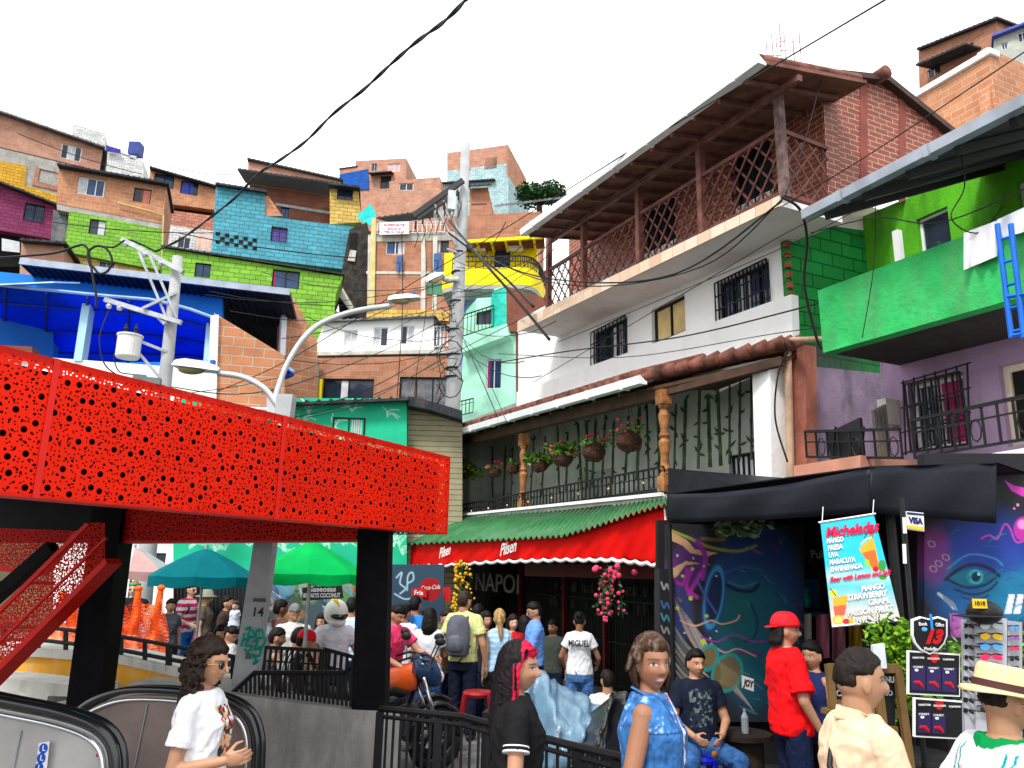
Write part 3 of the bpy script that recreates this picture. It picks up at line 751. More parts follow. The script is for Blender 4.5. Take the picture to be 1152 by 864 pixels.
hem = [(444, 637), (500, 635), (560, 631), (632, 629), (690, 629), (754, 636)]
hemsc = lambda i: 2.2*abs(math.sin(i*PI/n*24))
xs = [444+(754-444)*i/n for i in range(n+1)]
vs = []
for j in range(9):
 for i, x in enumerate(xs):
  y0 = lin(top, min(x, 749)); y1 = lin(hem, x)+hemsc(i)
  y = y0+(y1-y0)*j/8; vs.append(A_.P(x, y, .03*math.sin(i*.35)*j/8+.02*math.sin(i*.9+j)*(j/8)))
fm = MB(); fm.add(vs, [(j*(n+1)+i, j*(n+1)+i+1, (j+1)*(n+1)+i+1, (j+1)*(n+1)+i) for j in range(8) for i in range(n)])
o = fm.build('valance', M_redf, aw, smooth=True); md = o.modifiers.new('s', 'SOLIDIFY'); md.thickness = .012
hm = MB(); hm.tube([A_.P(x, lin(hem, x)+hemsc(i), .03) for i, x in enumerate(xs)], .026, 5); hm.build('hem', simple('white_braid', (.85, .85, .85), .7), aw, smooth=True)
rp2 = MB(); pA = A_.P(754, 636); pB = A_.P(749, 566); rp2.add([pA, pB, pB-F.n*1.2, pA-F.n*1.2], [(0, 1, 2, 3)])
o = rp2.build('end_panel', M_redf, aw); md = o.modifiers.new('s', 'SOLIDIFY'); md.thickness = .012
we = MB(); we.tube([pA+F.n*.02, pB+F.n*.02], .012, 6); we.build('edge_piping', M_trim, aw)
M_gsh = simple('green_sheet', (.035, .17, .06), .5, var=.35, scale=1.5, dirt=(.12, .17, .10))
gs = MB(); nn = 260; FT = F.shift(1.3)
topl = [(505, 584), (560, 580), (640, 574), (700, 568), (752, 560)]
vs = []
for i in range(nn+1):
 a = i/nn; x = 440+a*(752-440)
 lo = A_.P(x, lin(top, min(max(x, 444), 749))+1.0, .10); xx = 505+a*(752-505)
 hi = FT.P(xx, lin(topl, xx)); cz = .028*math.sin(i*PI/2.6)
 for q in (0, .5, 1): vs.append(lo.lerp(hi, q)+U3*(cz+.03*math.sin(q*PI)))
gs.add(vs, [(3*i+k, 3*i+3+k, 3*i+4+k, 3*i+1+k) for i in range(nn) for k in range(2)])
o = gs.build('corrugated_sheet', M_gsh, aw, smooth=True); md = o.modifiers.new('s', 'SOLIDIFY'); md.thickness = .006
wf = MB(); wf.beam(FT.P(505, 583, -.02)+U3*.05, FT.P(745, 560, -.02)+U3*.05, .06, .05); wf.build('flashing', M_trim, aw)
tx = MB(); M_wt = simple('white_lettering', (.85, .85, .85), .6)
for cx, cy in ((500, 621), (571, 617)):
 text_on(tx, 'Pilsen', A_.P(cx, cy, .06), -F.t, U3, F.n, .27, bold=.002, shear=.5, rot=.12)
text_on(tx, 'Pilsen', A_.P(449, 622, .06), -F.t, U3, F.n, .25, bold=.002, shear=.5, rot=.12)
tx.build('lettering', M_wt, aw)
# ================================================================ black awning & shop
Bk = F.shift(3.2)
ba = thing('black_awning', 'black canvas awning over the mural shop at right', 'awning', tuple(Bk.P(860, 580)))
M_canv = simple('black_canvas', (.008, .010, .016), .5, var=.4, scale=1.5, bmp=.008, bscale=5, spec=.15)
c1t, c1b = Bk.P(978, 526), Bk.P(980, 577); c0t, c0b = Bk.P(751, 556), Bk.P(752, 588)
vs = []; n = 40
for j in range(7):
 for i in range(n+1):
  a = i/n; b = j/6; p = c0t.lerp(c1t, a).lerp(c0b.lerp(c1b, a), b)+F.n*(.008*math.sin(a*17+b*3)+.012*math.sin(b*PI))
  p = p-U3*(.05*math.sin(a*PI)*(1 if j < 3 else .3)); vs.append(p)
m = MB(); m.add(vs, [(j*(n+1)+i, j*(n+1)+i+1, (j+1)*(n+1)+i+1, (j+1)*(n+1)+i) for j in range(6) for i in range(n)])
o = m.build('front_valance', M_canv, ba, smooth=True); md = o.modifiers.new('s', 'SOLIDIFY'); md.thickness = .01
K2 = Pl(Bk.P(979, 550), 8)
vs = []
for j in range(7):
 for i in range(n+1):
  a = i/n; b = j/6; y0 = 526-a*6; y1 = 577+a*12; vs.append(K2.P(979+a*142, y0+(y1-y0)*b, .015*math.sin(a*11+b*4)+.02*math.sin(b*PI)))
m = MB(); m.add(vs, [(j*(n+1)+i, j*(n+1)+i+1, (j+1)*(n+1)+i+1, (j+1)*(n+1)+i) for j in range(6) for i in range(n)])
o = m.build('side_valance', M_canv, ba, smooth=True); md = o.modifiers.new('s', 'SOLIDIFY'); md.thickness = .01
r0, r1 = c0t, c1t; k1 = K2.P(1121, 520)
m = MB(); m.add([r0, r1, k1, k1+Vector((.3, 3.2, .02)), onl(r1, 2.2)+U3*.02, onl(r0, 1.9)+U3*.02], [(0, 1, 4, 5), (1, 2, 3, 4)])
o = m.build('canvas_roof', M_canv, ba); md = o.modifiers.new('s', 'SOLIDIFY'); md.thickness = .01
m = MB(); m.add([c0t+U3*.0, c0b, onl(c0b, 2), onl(c0t, 1.9)+U3*.02], [(0, 1, 2, 3)]); o = m.build('end_valance', M_canv, ba); md = o.modifiers.new('s', 'SOLIDIFY'); md.thickness = .01
m = MB(); m.add([Bk.P(752, 560, -1.6), F.shift(1.3).P(752, 527), F.shift(1.2).P(850, 540), F.shift(1.4).P(912, 540), Bk.P(852, 552, -.3)], [(0, 1, 2, 3, 4)])
o = m.build('canvas_flap', M_canv, ba); md = o.modifiers.new('s', 'SOLIDIFY'); md.thickness = .01
m = MB()
for x, y0 in ((1001, 585), (1013, 590)): pass
pole = K2.P(1002, 590, -.15); m.tube([Vector((pole.x, pole.y, 0)), pole+U3*.3], .035, 8)
m.tube([Bk.P(753, 590, -.05)*1.0, Vector((*Bk.P(753, 590, -.05).xy, 0))], .022, 8)
m.build('support_poles', M_iron, ba)
# ================================================================ houses stacked on the hill
HB = brick('hollow_brick', (.52, .22, .125), (.40, .16, .085), (.42, .34, .28), w=.42, h=.2, stain=.3)
HB2 = brick('orange_brick', (.66, .28, .13), (.54, .21, .10), (.55, .45, .36), w=.42, h=.2, stain=.3, ms=.016)
HB3 = brick('dark_red_brick', (.30, .09, .055), (.22, .065, .04), (.20, .13, .10), w=.40, h=.2, stain=.35, ms=.014)
HB4 = brick('pink_brick', (.60, .31, .21), (.50, .23, .15), (.50, .42, .36), w=.42, h=.2, stain=.25)
HW = painted('white_block', (.78, .80, .80), w=.42, h=.2, stain=.2, stainc=(.35, .3, .28))
HLB = painted('pale_blue_block', (.48, .70, .74), w=.42, h=.2, stain=.25, stainc=(.3, .35, .35))
HBL = painted('sky_blue_block', (.10, .42, .54), w=.42, h=.2, stain=.2, stainc=(.05, .22, .3))
HGR = painted('lime_block', (.26, .58, .06), w=.42, h=.2, stain=.15, stainc=(.16, .35, .05))
HYL = painted('yellow_block', (.80, .45, .04), w=.42, h=.2, stain=.2, stainc=(.5, .25, .04))
HYL2 = painted('light_yellow_block', (.78, .52, .14), w=.42, h=.2, stain=.2, stainc=(.4, .25, .06))
HPU = painted('magenta_block', (.30, .05, .15), w=.42, h=.2, stain=.3, stainc=(.14, .03, .08))
HRB = painted('royal_blue_block', (.01, .12, .55), w=.42, h=.2, stain=.1)
HSA = painted('salmon_block', (.62, .26, .18), w=.42, h=.2, stain=.2)
M_teal = simple('teal_render', (.0, .46, .26), .7, var=.25, scale=1.2)
M_mint = simple('mint_render', (.40, .78, .60), .8, var=.2, scale=2, bmp=.01, bscale=8)
M_yel = simple('yellow_paint', (.86, .68, .0), .6, var=.12)
M_bluew = simple('blue_wall', (.01, .17, .62), .6, var=.25, scale=.6)
M_lbw = simple('periwinkle_wall', (.25, .38, .75), .8, var=.2)
M_tin = simple('weathered_tin', (.16, .17, .19), .6, .5, var=.6, scale=2, dirt=(.16, .08, .05))
def rprism(pl, poly, off, d, m=None):
 m = m or MB(); m.prism(poly3(pl, poly, off), -pl.n*d); return m
def roofsheet(pl, x0, y0, x1, y1, parent, over=.5, back=4, rise=.3, th=.1, mat=None, name='roof'):
 a, b = pl.P(x0, y0, over), pl.P(x1, y1, over); bk = -pl.n*(over+back)+U3*rise
 m = MB(); m.prism([a, b, b+bk, a+bk], U3*th)
 L = (b-a).length; t = (b-a)/L; n = min(80, int(L/.25))
 for i in range(n):
  p = a+t*(L*(i+.5)/n)+U3*(th-.01); m.prism([p-t*.04, p+t*.04, p+t*.02+U3*.05, p-t*.02+U3*.05], bk)
 return m.build(name, mat or M_sheet, parent)
def house(label, ref, Y, az, bands, depth=4, roofs=(), name='hill_house', cat='house', group='houses stacked up the hillside'):
 pl = PL(ref[0], ref[1], Y, az)
 allp = [p for b in bands for p in b[0]]
 c = pl.P(sum(p[0] for p in allp)/len(allp), max(p[1] for p in allp))
 h = thing(name, label, cat, (c.x, c.y, c.z), group)
 for i, b in enumerate(bands):
  poly, mat, wins = b[0], b[1], b[2] if len(b) > 2 else []
  off = b[3] if len(b) > 3 else 0
  wall(pl, poly, depth, mat, h, holes=[w_[:4] for w_ in wins], name='wall', off=off)
  for w_ in wins:
   kw = dict(w_[4]) if len(w_) > 4 else {}
   window(pl, w_[:4], h, off=off, fw=kw.pop('fw', None), **kw)
 for r_ in roofs: roofsheet(pl, *r_[:4], h, **(r_[4] if len(r_) > 4 else {}))
 return h, pl
IR = dict(frame=M_iron)
BLW = dict(frame=M_trim, pane=M_glass_b)
h, pl = house('red brick house with yellow painted panels on its lower floor at the far top left', (60, 160), 46, 28, [
 ([(-40, 112), (116, 167), (112, 192), (-40, 156)], HB4, [(68, 163, 92, 180, dict(frame=M_alu, curtain=(M_curt, .3, .7)))]),
 ([(-40, 157), (112, 193), (108, 300), (-40, 300)], M_conc, [], -.03),
 ([(-40, 175), (30, 186), (28, 213), (-40, 195)], HYL, [], .05),
 ([(33, 210), (64, 219), (62, 262), (-40, 262), (-40, 196)], HYL, [], .02),
 ([(41, 188), (68, 195), (66, 215), (36, 208)], HB, [(43, 192, 66, 207, dict(frame=M_alu, sash='r'))], .04)],
 roofs=[(-42, 111, 118, 166, dict(over=.5, back=5, mat=M_tin))])
rprism(pl, [(117, 168), (121, 170), (117, 193), (112, 191)], -.3, 2).build('side_wall', M_dark, h)  # shaded side of the house, its darkness put into the colour
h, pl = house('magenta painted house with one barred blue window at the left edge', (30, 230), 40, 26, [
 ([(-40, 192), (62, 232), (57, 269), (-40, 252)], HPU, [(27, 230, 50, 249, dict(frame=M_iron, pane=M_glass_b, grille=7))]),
 ([(-40, 254), (57, 271), (54, 300), (-40, 300)], M_dark, [], -.6)],  # dark sheet in place of the shaded gap below the magenta wall
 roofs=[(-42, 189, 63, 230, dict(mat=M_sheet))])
rprism(pl, [(2, 268), (22, 272), (22, 284), (2, 282)], .1, .1).build('tin_panel', M_alu, h)
h, pl = house('narrow house with brick top floor, lime green middle and yellow base', (130, 230), 37, 20, [
 ([(66, 187), (188, 208), (183, 252), (64, 229)], HB2, [(87, 200, 118, 220, dict(frame=M_alu, pane=M_glass_b, bars=2, curtain=(M_curt, .02, .3), label='window with blue panels and a white curtain')), (150, 212, 170, 228, dict(frame=M_iron, sash='l', curtain=(simple('salmon_curtain', (.6, .2, .15), .8), .45, .95)))]),
 ([(64, 229), (183, 252), (183, 258), (64, 236)], M_conc, [], -.02),
 ([(78, 237), (183, 258), (180, 304), (72, 283)], HGR, [(100, 247, 119, 264, dict(frame=M_iron, curtain=(M_curt, .5, .95)))]),
 ([(70, 284), (178, 304), (178, 335), (68, 320)], HYL2, [(110, 294, 129, 308, dict(frame=M_alu))], -.25)],
 roofs=[(64, 185, 190, 207, dict(mat=M_sheet))])
rprism(pl, [(60, 236), (77, 240), (72, 283), (57, 272)], -.5, 2).build('side_shed', M_tin, h)
m = MB(); m.tube([pl.P(132, 228, .15), pl.P(184, 242, .15), pl.P(182, 300, .15)], .05, 6); m.build('waste_pipe', simple('yellow_pvc', (.7, .52, .2), .5), h)
house('low dull brick wall house between the magenta house and the lime one', (48, 285), 34, 18, [([(24, 270), (72, 275), (72, 345), (20, 345)], HB4)], roofs=[(22, 270, 74, 274)])
h, pl = house('small white rooftop block above the top left brick house', (100, 150), 60, 20, [
 ([(82, 139), (118, 150), (116, 215), (78, 215)], HW)], depth=4)
h, pl = house('white block house with laundry on its flat roof, behind the top left brick house', (140, 180), 58, 15, [
 ([(116, 166), (161, 181), (164, 260), (114, 260)], HW, [(146, 175, 153, 179, BLW)])])
m = MB(); m.box(pl.P(152, 176, -1)+U3*.6, (.9, .9, 1.1)); m.build('water_tank', simple('blue_tank', (.02, .05, .25), .5), h)
lc = MB(); cloth(lc, pl, 119, 163, 136, 168, 7, 5, .3); lc.build('laundry', simple('dark_laundry', (.05, .05, .3), .9), label='dark clothes drying on the roof of the white block house', cat='laundry')
h, pl = house('orange brick house with blue curtained balcony openings, left of the sky blue house', (205, 215), 48, 20, [
 ([(169, 190), (243, 212), (241, 236), (166, 226)], HB2, [(173, 196, 196, 211, dict(frame=M_iron, pane=M_glass_b)), (203, 204, 223, 219, dict(frame=M_iron, curtain=(simple('blue_cloth', (.05, .1, .5), .8), .1, .7)))]),
 ([(166, 228), (241, 239), (241, 246), (166, 236)], M_dark, [], -.6),  # near black strip painted where the gap under the brick storey lies in shade
 ([(166, 233), (240, 243), (240, 260), (166, 250)], HSA),
 ([(166, 250), (240, 260), (240, 300), (166, 300)], HW, [(200, 267, 214, 279, dict(frame=M_alu))])],
 roofs=[(168, 188, 245, 210)])
lc = MB(); cloth(lc, pl, 221, 262, 238, 266, 18, 16, 1.0); lc.build('laundry', simple('peach_laundry', (.72, .5, .42), .9), label='peach and white clothes hanging beside the sky blue house', cat='laundry')
h, pl = house('big sky blue block house with a checker of vent holes and one purple window', (320, 260), 34, 16, [
 ([(243, 209), (298, 217), (298, 243), (372, 252), (404, 256), (394, 304), (238, 284)], HBL, [(305, 256, 323, 272, dict(frame=M_iron, pane=simple('purple_shutter', (.16, .12, .5), .6), grille=6))])],
 roofs=[(242, 207, 300, 216, dict(over=.3, back=2))])
vm = MB()
for j in range(3):
 for i in range(9):
  if (i+j) % 2: continue
  c = pl.P(245+i*5.2, 263+i*.9+j*4.5, .012); vm.box(c, (.19, .02, .17), R(16))
vm.build('vent_holes', M_dark, h)
rprism(pl, [(297, 219), (302, 221), (318, 243), (297, 243)], -.1, .5).build('stair_edge', HB2, h)
h, pl = house('dark red brick storey under a black sheet roof, behind the sky blue house', (330, 230), 38, 14, [
 ([(284, 208), (373, 222), (372, 262), (284, 255)], HB3, [(316, 232, 325, 248, dict(frame=M_iron, pane=M_glass_b)), ]),
 ([(279, 180), (384, 203), (382, 215), (279, 200)], HB4, [], -2.5)],
 roofs=[(267, 191, 376, 207, dict(over=1.4, back=2.4, rise=1.2)), (278, 179, 386, 203, dict(over=-2.3, back=4))])
rprism(pl, [(310, 228), (372, 238), (372, 241), (310, 231)], .06, .05).build('concrete_band', M_conc, h)
h, pl = house('small light yellow block room with one dark opening, right of the black sheet roof', (388, 230), 36, 10, [
 ([(371, 208), (403, 213), (407, 250), (371, 252)], HYL2, [(379, 213, 397, 225, dict(frame=M_iron))])], depth=3, roofs=[(369, 207, 405, 211)])
tp = MB(); q = [pl.P(401, 243, .8), pl.P(417, 229, .8), pl.P(423, 240, .8), pl.P(420, 255, .9), pl.P(408, 250, .8)]; tp.prism(q, -pl.n*.03)
tp.build('turquoise_tarp', simple('turquoise_tarp', (.02, .58, .55), .6, var=.3), label='turquoise tarp hanging right of the light yellow room', cat='tarp')
h, pl = house('wide lime green block house with two dark windows below the sky blue house', (280, 310), 30, 15, [
 ([(183, 279), (386, 311), (378, 330), (372, 400), (180, 380)], HGR, [(219, 296, 237, 312, dict(frame=M_iron, pane=M_glass_b)), (306, 304, 337, 324, dict(frame=M_iron, pane=M_glass_b, curtain=(M_pink, .0, .12)))])],
 roofs=[(181, 277, 388, 309, dict(over=.15, back=3, th=.06))])
h, pl = house('dark narrow concrete stair house between the lime house and the tall brick one', (400, 300), 34, 5, [
 ([(393, 258), (413, 250), (413, 400), (385, 400), (380, 330)], simple('sooty_concrete', (.05, .045, .04), .9, var=.7)),
 ([(394, 262), (402, 262), (401, 282), (393, 281)], M_dark, [], .05),
 ([(394, 281), (401, 282), (399, 294), (391, 293)], M_concl, [], .1)], depth=4)
m = MB(); m.prism(poly3(pl, [(377, 309), (398, 345), (394, 350), (371, 318)], .5), -pl.n*.6); m.build('stair_slab', M_concl, h)
m = MB(); m.prism(poly3(pl, [(360, 340), (383, 352), (384, 362), (362, 358)], .7), -pl.n*.6); m.build('eave_block', M_concl, h)
h, pl = house('brick house with a royal blue wall and a pink curtain at the top centre', (430, 200), 62, -8, [
 ([(382, 191), (400, 188), (400, 181), (457, 178), (457, 260), (380, 260)], HB4, [(418, 184, 424, 192, dict(frame=M_alu)), (436, 184, 450, 193, dict(frame=M_trim, curtain=(simple('rose_curtain', (.7, .4, .42), .9), .0, 1.0))), (428, 198, 440, 212, dict(frame=M_iron))]),
 ([(382, 196), (414, 190), (415, 213), (380, 214)], HRB, [], .1)], roofs=[(414, 195, 440, 193, dict(over=.8, back=.4, th=.08)), (381, 190, 402, 187, dict(over=.1, back=3, th=.06))])
h, pl = house('low brick wall block with one opening right of the royal blue wall', (470, 215), 56, -5, [
 ([(438, 204), (495, 199), (500, 260), (438, 260)], HB4, [(449, 206, 465, 214, dict(frame=M_alu))])])
h, pl = house('tall narrow tower house, brick above and pale blue below, highest at centre', (540, 200), 60, -16, [
 ([(503, 172), (570, 163), (571, 184), (503, 192)], HB4, [(516, 180, 530, 193, BLW), (545, 177, 559, 190, BLW)]),
 ([(503, 192), (571, 184), (572, 202), (503, 205)], HLB), ([(496, 206), (572, 200), (572, 270), (494, 270)], HLB, [], .3)], depth=7,
 roofs=[(496, 206, 556, 202, dict(over=.7, back=.5, th=.1))])
SP = Pl(pl.P(571, 200), 74)
rprism(SP, [(571, 162), (592, 201), (592, 262), (572, 262)], .05, .1).build('side_wall', HB2, h)
rnd = random.Random(11)
tr_ = thing('tree', 'round dark green tree crown between the tower house and the white house roof', 'tree', tuple(pt(607, 240, 56)))
c = pt(607, 221, 56); m = MB(); m.tube([pt(607, 250, 56), c-U3*.5, c+U3*.8], [.3, .2, .08], 7)
for k in range(6):
 a = k*PI/3; m.tube([c-U3*.6, c+Vector((math.cos(a)*1.2, math.sin(a)*.9, .4))], [.12, .03], 5)
m.build('trunk', simple('bark', (.08, .05, .03), .9), tr_)
def leafcrown(name, c, rx, ry, rz, n, size, mats, parent, seed=1, lobes=9):
 rnd = random.Random(seed); m = MB(); L = [Vector((0, 0, 0))]+[Vector((rnd.uniform(-.6, .6)*rx, rnd.uniform(-.6, .6)*ry, rnd.uniform(-.5, .55)*rz)) for _ in range(lobes)]
 for i in range(n):
  l = rnd.choice(L); d = Vector((rnd.gauss(0, 1), rnd.gauss(0, 1), rnd.gauss(0, 1))).normalized()*(rnd.random()**.35)*.55
  p = c+l+Vector((d.x*rx, d.y*ry, d.z*rz)); s = size*rnd.uniform(.6, 1.4)
  a = Vector((rnd.gauss(0, 1), rnd.gauss(0, 1), rnd.gauss(0, .6))).normalized(); b = a.cross(Vector((rnd.gauss(0, 1), rnd.gauss(0, 1), rnd.gauss(0, 1)))).normalized()
  m.add([p-a*s*.5, p+b*s*.25, p+a*s*.5, p-b*s*.25], [(0, 1, 2, 3)], i % len(mats))
 return m.build(name, mats, parent, uv=False, fixn=False)
M_lf = [simple('leaf_dark', (.012, .06, .018), .6, var=.5), simple('leaf_mid', (.03, .12, .03), .6, var=.4)]
leafcrown('crown', c, 2.1, 1.8, 1.25, 2600, .35, M_lf, tr_, 4)
h, pl = house('tall red brick house with a white banner on its terrace and jeans hanging outside', (460, 300), 33, -2, [
 ([(414, 264), (520, 260), (520, 270), (414, 272)], M_conc, [], .03),
 ([(414, 272), (520, 270), (520, 480), (410, 480)], HB, [(434, 270, 455, 286, dict(frame=M_trim, pane=M_glass_b, curtain=(M_curt, .65, 1.0))), (490, 264, 505, 284, dict(frame=M_iron, curtain=(M_curt, .1, .35)))])],
 roofs=[(423, 246, 500, 235, dict(over=.4, back=3.5, rise=1.6, th=.06))])
m = MB()
for x in (414, 474, 487):
 m.prism(poly3(pl, [(x, 266), (x+5, 266), (x+4, 372), (x-1, 372)], .04), -pl.n*.05)
m.prism(poly3(pl, [(412, 305), (520, 306), (520, 309), (412, 308)], .035), -pl.n*.04); m.build('concrete_frame', M_concl, h)
m = MB(); m.prism(poly3(pl, [(418, 245), (423, 245), (421, 352), (414, 352)], .12), -pl.n*.06); m.build('yellow_pipe', simple('yellow_pvc2', (.6, .5, .22), .5), h)
m = MB(); iron_rail(m, pl.P(424, 264, .1), pl.P(500, 262, .1), .55, .2, False, .012); m.build('terrace_rail', M_trim, h)
m = MB(); m.prism(poly3(pl, [(413, 346), (505, 350), (505, 361), (412, 358)], .12), -pl.n*.1); m.build('yellow_band', HYL2, h)
wv = rprism(pl, [(480, 318), (504, 318), (504, 332), (480, 331)], .05, .03).build('green_shutter', simple('green_shutter', (.06, .2, .12), .6), h)
bn = thing('banner', 'white rooftop banner with faded pink lettering on the tall red brick house', 'banner', tuple(pl.P(442, 264, .25)))
bnm = MB(); bnm.prism(poly3(pl, [(427, 250), (460, 249), (460, 263), (427, 264)], .28), -pl.n*.04); bnm.build('cloth', M_sheetc, bn)
tm = MB();
for tx_, yy, sz, ww in (('SUPPORTE', 253.5, .16, .95), ('SALA 5', 257.5, .13, .6), ('TEL 2112345', 261, .1, .95)):
 text_on(tm, tx_, pl.P(443.5, yy, .285), pl.t, U3, pl.n, sz, width=ww, bold=.004)
tm.build('lettering', simple('faded_pink', (.5, .08, .2), .7), bn)
for x0, y0, x1, hh, lab in ((446, 288, 454, 18, 'pair of jeans hanging under the white framed window of the tall brick house'), (488, 285, 497, 19, 'pair of dark jeans hanging under the right window of the tall brick house')):
 jm = MB(); cloth(jm, pl, x0, y0, x1, y0, hh*.4, hh*.4, .15, n1=8); cloth(jm, pl, x0, y0+hh*.4, x0+(x1-x0)*.42, y0+hh*.4, hh*.6, hh*.6, .15, n1=5); cloth(jm, pl, x1-(x1-x0)*.42, y0+hh*.4, x1, y0+hh*.4, hh*.6, hh*.6, .15, n1=5)
 jm.build('jeans', simple('denim_small', (.06, .13, .3), .8), label=lab, cat='jeans')
lc = MB()
for k in range(5): cloth(lc, pl, 488+k*6.5, 236+k*-2, 493+k*6.5, 235-k*2, 14, 13, 1.0, n1=5, seed=k)
lc.build('laundry', simple('mixed_laundry', (.5, .5, .52), .9, var=.8, scale=2), label='row of pale clothes drying on the terrace left of the tall lamp pole', cat='laundry')
h, pl = house('brick terrace wall house right behind the concrete pole, above the yellow balcony', (560, 250), 37, -5, [
 ([(497, 244), (608, 238), (608, 300), (497, 300)], HB), ([(528, 212), (549, 211), (555, 245), (528, 246)], HB, [(530, 229, 548, 231, dict(frame=M_conc))], -2)],
 roofs=[(526, 210, 552, 209, dict(over=-1.5, back=2)), (556, 233, 642, 222, dict(over=-2, back=3, rise=.5, mat=M_tin))])
h, pl = house('yellow house with black railed curved balcony and a timber roof underside', (550, 300), 27, -4, [
 ([(500, 285), (604, 278), (604, 320), (500, 320)], M_yel, [(556, 280, 574, 301, dict(frame=M_iron, pane=M_glass_b))]),
 ([(512, 318), (590, 318), (580, 420), (515, 420)], M_lbw, [(572, 324, 578, 348, IR)])], depth=3)
so_ = MB(); a, b = pl.P(516, 272, 1.2), pl.P(612, 266, 1.2); so_.prism([a, b, b-pl.n*1.3+U3*.1, a-pl.n*1.3+U3*.1], U3*.08); so_.build('roof', simple('roof_boards', (.2, .06, .03), .7, var=.5), h)
sj = MB()
for i in range(6):
 p = a.lerp(b, (i+.3)/6)-U3*.06; sj.beam(p, p-pl.n*1.2+U3*.1, .08, .1)
sj.beam(a-U3*.02, b-U3*.02, .1, .12); sj.build('yellow_rafters', M_yel, h)
PO = 1.3; ps_ = [pl.P(499, 300, .9), pl.P(520, 300, PO), pl.P(560, 301, PO), pl.P(590, 302, PO), pl.P(604, 305, .8), pl.P(612, 310, -.4), pl.P(616, 312, -1.6)]
zt = ps_[2].z; ps_ = [Vector((p.x, p.y, zt)) for p in ps_]; ps_ = [Vector(q) for q in smooth_pts(ps_, 5)]
par = MB(); hgt = (pl.P(560, 301, PO)-pl.P(560, 321, PO)).z
vs = [];
for p in ps_: vs += [p, p-U3*hgt, p-U3*hgt-pl.n*.15-Vector((.05, 0, 0)), p-pl.n*.15-Vector((.05, 0, 0))]
par.add(vs, [(4*i+k, 4*i+4+k, 4*i+4+(k+1) % 4, 4*i+(k+1) % 4) for i in range(len(ps_)-1) for k in range(4)]+[(0, 1, 2, 3), tuple(4*(len(ps_)-1)+k for k in range(4))])
par.build('balcony_parapet', M_yel, h)
und = MB(); und.prism([p-U3*(hgt-.02) for p in ps_]+[ps_[-1]-pl.n*1-U3*(hgt-.02), ps_[0]-pl.n*2-U3*(hgt-.02)], -U3*.16); und.build('balcony_floor', M_conc, h)
bl_ = MB()
for p, q in zip(ps_[3:], ps_[4:]):
 bl_.beam(p+U3*.42, q+U3*.42, .04, .04); bl_.beam(p+U3*.22, q+U3*.22, .03, .03); bl_.beam(p, p+U3*.42, .03, .03); bl_.beam(p.lerp(q, .5)+U3*.22, p.lerp(q, .5)+U3*.42, .03, .03)
bl_.build('balcony_railing', M_iron, h)
ac = MB()
for x in (538, 580): ac.box(pl.P(x, 277, .3), (.55, .25, .3))
ac.build('air_conditioner', M_trim, h)
h, pl = house('mint green house with black balcony rail and bare brick flank beside the tall pole', (555, 430), 23.5, -14, [
 ([(545, 386), (580, 372), (580, 468), (516, 480), (521, 400)], M_mint, [(547, 404, 564, 437, dict(frame=M_trim, pane=M_glass_b, curtain=(M_pink, .0, .2)))]),
 ([(520, 355), (556, 347), (556, 325), (570, 322), (570, 368), (520, 395)], M_mint, [(536, 335, 553, 365, IR)], -.7),
 ([(553, 328), (570, 322), (570, 367), (553, 372)], simple('turquoise_render', (.03, .62, .48), .7, var=.35, scale=4), [], .35)], depth=3)
m = MB(); q = [pl.P(519, 397, .5), pl.P(572, 370, .5)]; z0 = q[0].z
m.prism(poly3(pl, [(519, 380), (570, 364), (572, 377), (519, 397)], .5), -pl.n*.9); m.build('balcony_edge', M_mint, h)
m = MB(); iron_rail(m, pl.P(521, 380, .45), pl.P(555, 369, .45), .75, .12, False); m.build('balcony_railing', M_iron, h)
m = MB(); iron_rail(m, pl.P(515, 470, .3), pl.P(532, 466, .3), .5, .1, False); m.build('lower_railing', M_iron, h)
MS = Pl(pl.P(578, 400, .02), 35)
rprism(MS, [(579, 375), (629, 380), (629, 440), (605, 452), (579, 470)], 0, 1).build('flank_wall', HB3, h)
rprism(Pl(pl.P(570, 350, .36), 25), [(570, 322), (622, 338), (640, 352), (640, 380), (570, 372)], 0, 1.2).build('upper_flank', HB3, h)
h, pl = house('low white rendered house with three small windows in the middle of the hill', (430, 375), 28.5, -3, [
 ([(365, 363), (488, 356), (488, 393), (352, 396)], M_white, [(387, 371, 402, 390, dict(frame=M_trim, pane=M_curt)), (420, 368, 436, 389, dict(frame=M_trim, curtain=(M_curt, .0, .5))), (451, 366, 466, 387, dict(frame=M_trim, curtain=(M_curt, .4, 1.0)))])],
 depth=3, roofs=[(358, 362, 490, 356, dict(over=.3, back=2.5, th=.05, mat=M_tin)), (488, 360, 512, 372, dict(over=.5, back=1.5, th=.05))])
m = MB(); iron_rail(m, pl.P(487, 392, .2), pl.P(507, 390, .2), .85, .13, False, .02); m.build('terrace_railing', M_trim, h)
m = MB(); q = [pl.P(343, 400, .9), pl.P(510, 397, .9)]; m.prism([q[0], q[1], q[1]-pl.n*1.6, q[0]-pl.n*1.6], U3*.14); m.build('floor_slab', M_concl, h)
h, pl = house('dark brick house with two wide shuttered windows below the white house', (430, 430), 27.6, -2, [
 ([(342, 403), (520, 400), (520, 480), (340, 480)], HB, [(363, 426, 420, 456, dict(frame=M_iron, bars=1, curtain=(M_curt, .35, .5))), (449, 424, 505, 458, dict(frame=M_iron, pane=M_tin, bars=2))])], depth=3)
m = MB(); m.prism(poly3(pl, [(345, 403), (357, 403), (354, 470), (343, 470)], .5), -pl.n*.3); m.build('concrete_column', M_conc, h)
m = MB(); m.tube([pl.P(361, 427, .2), pl.P(359, 462, .2)], .07, 8); m.build('yellow_pipe', M_yel, h)
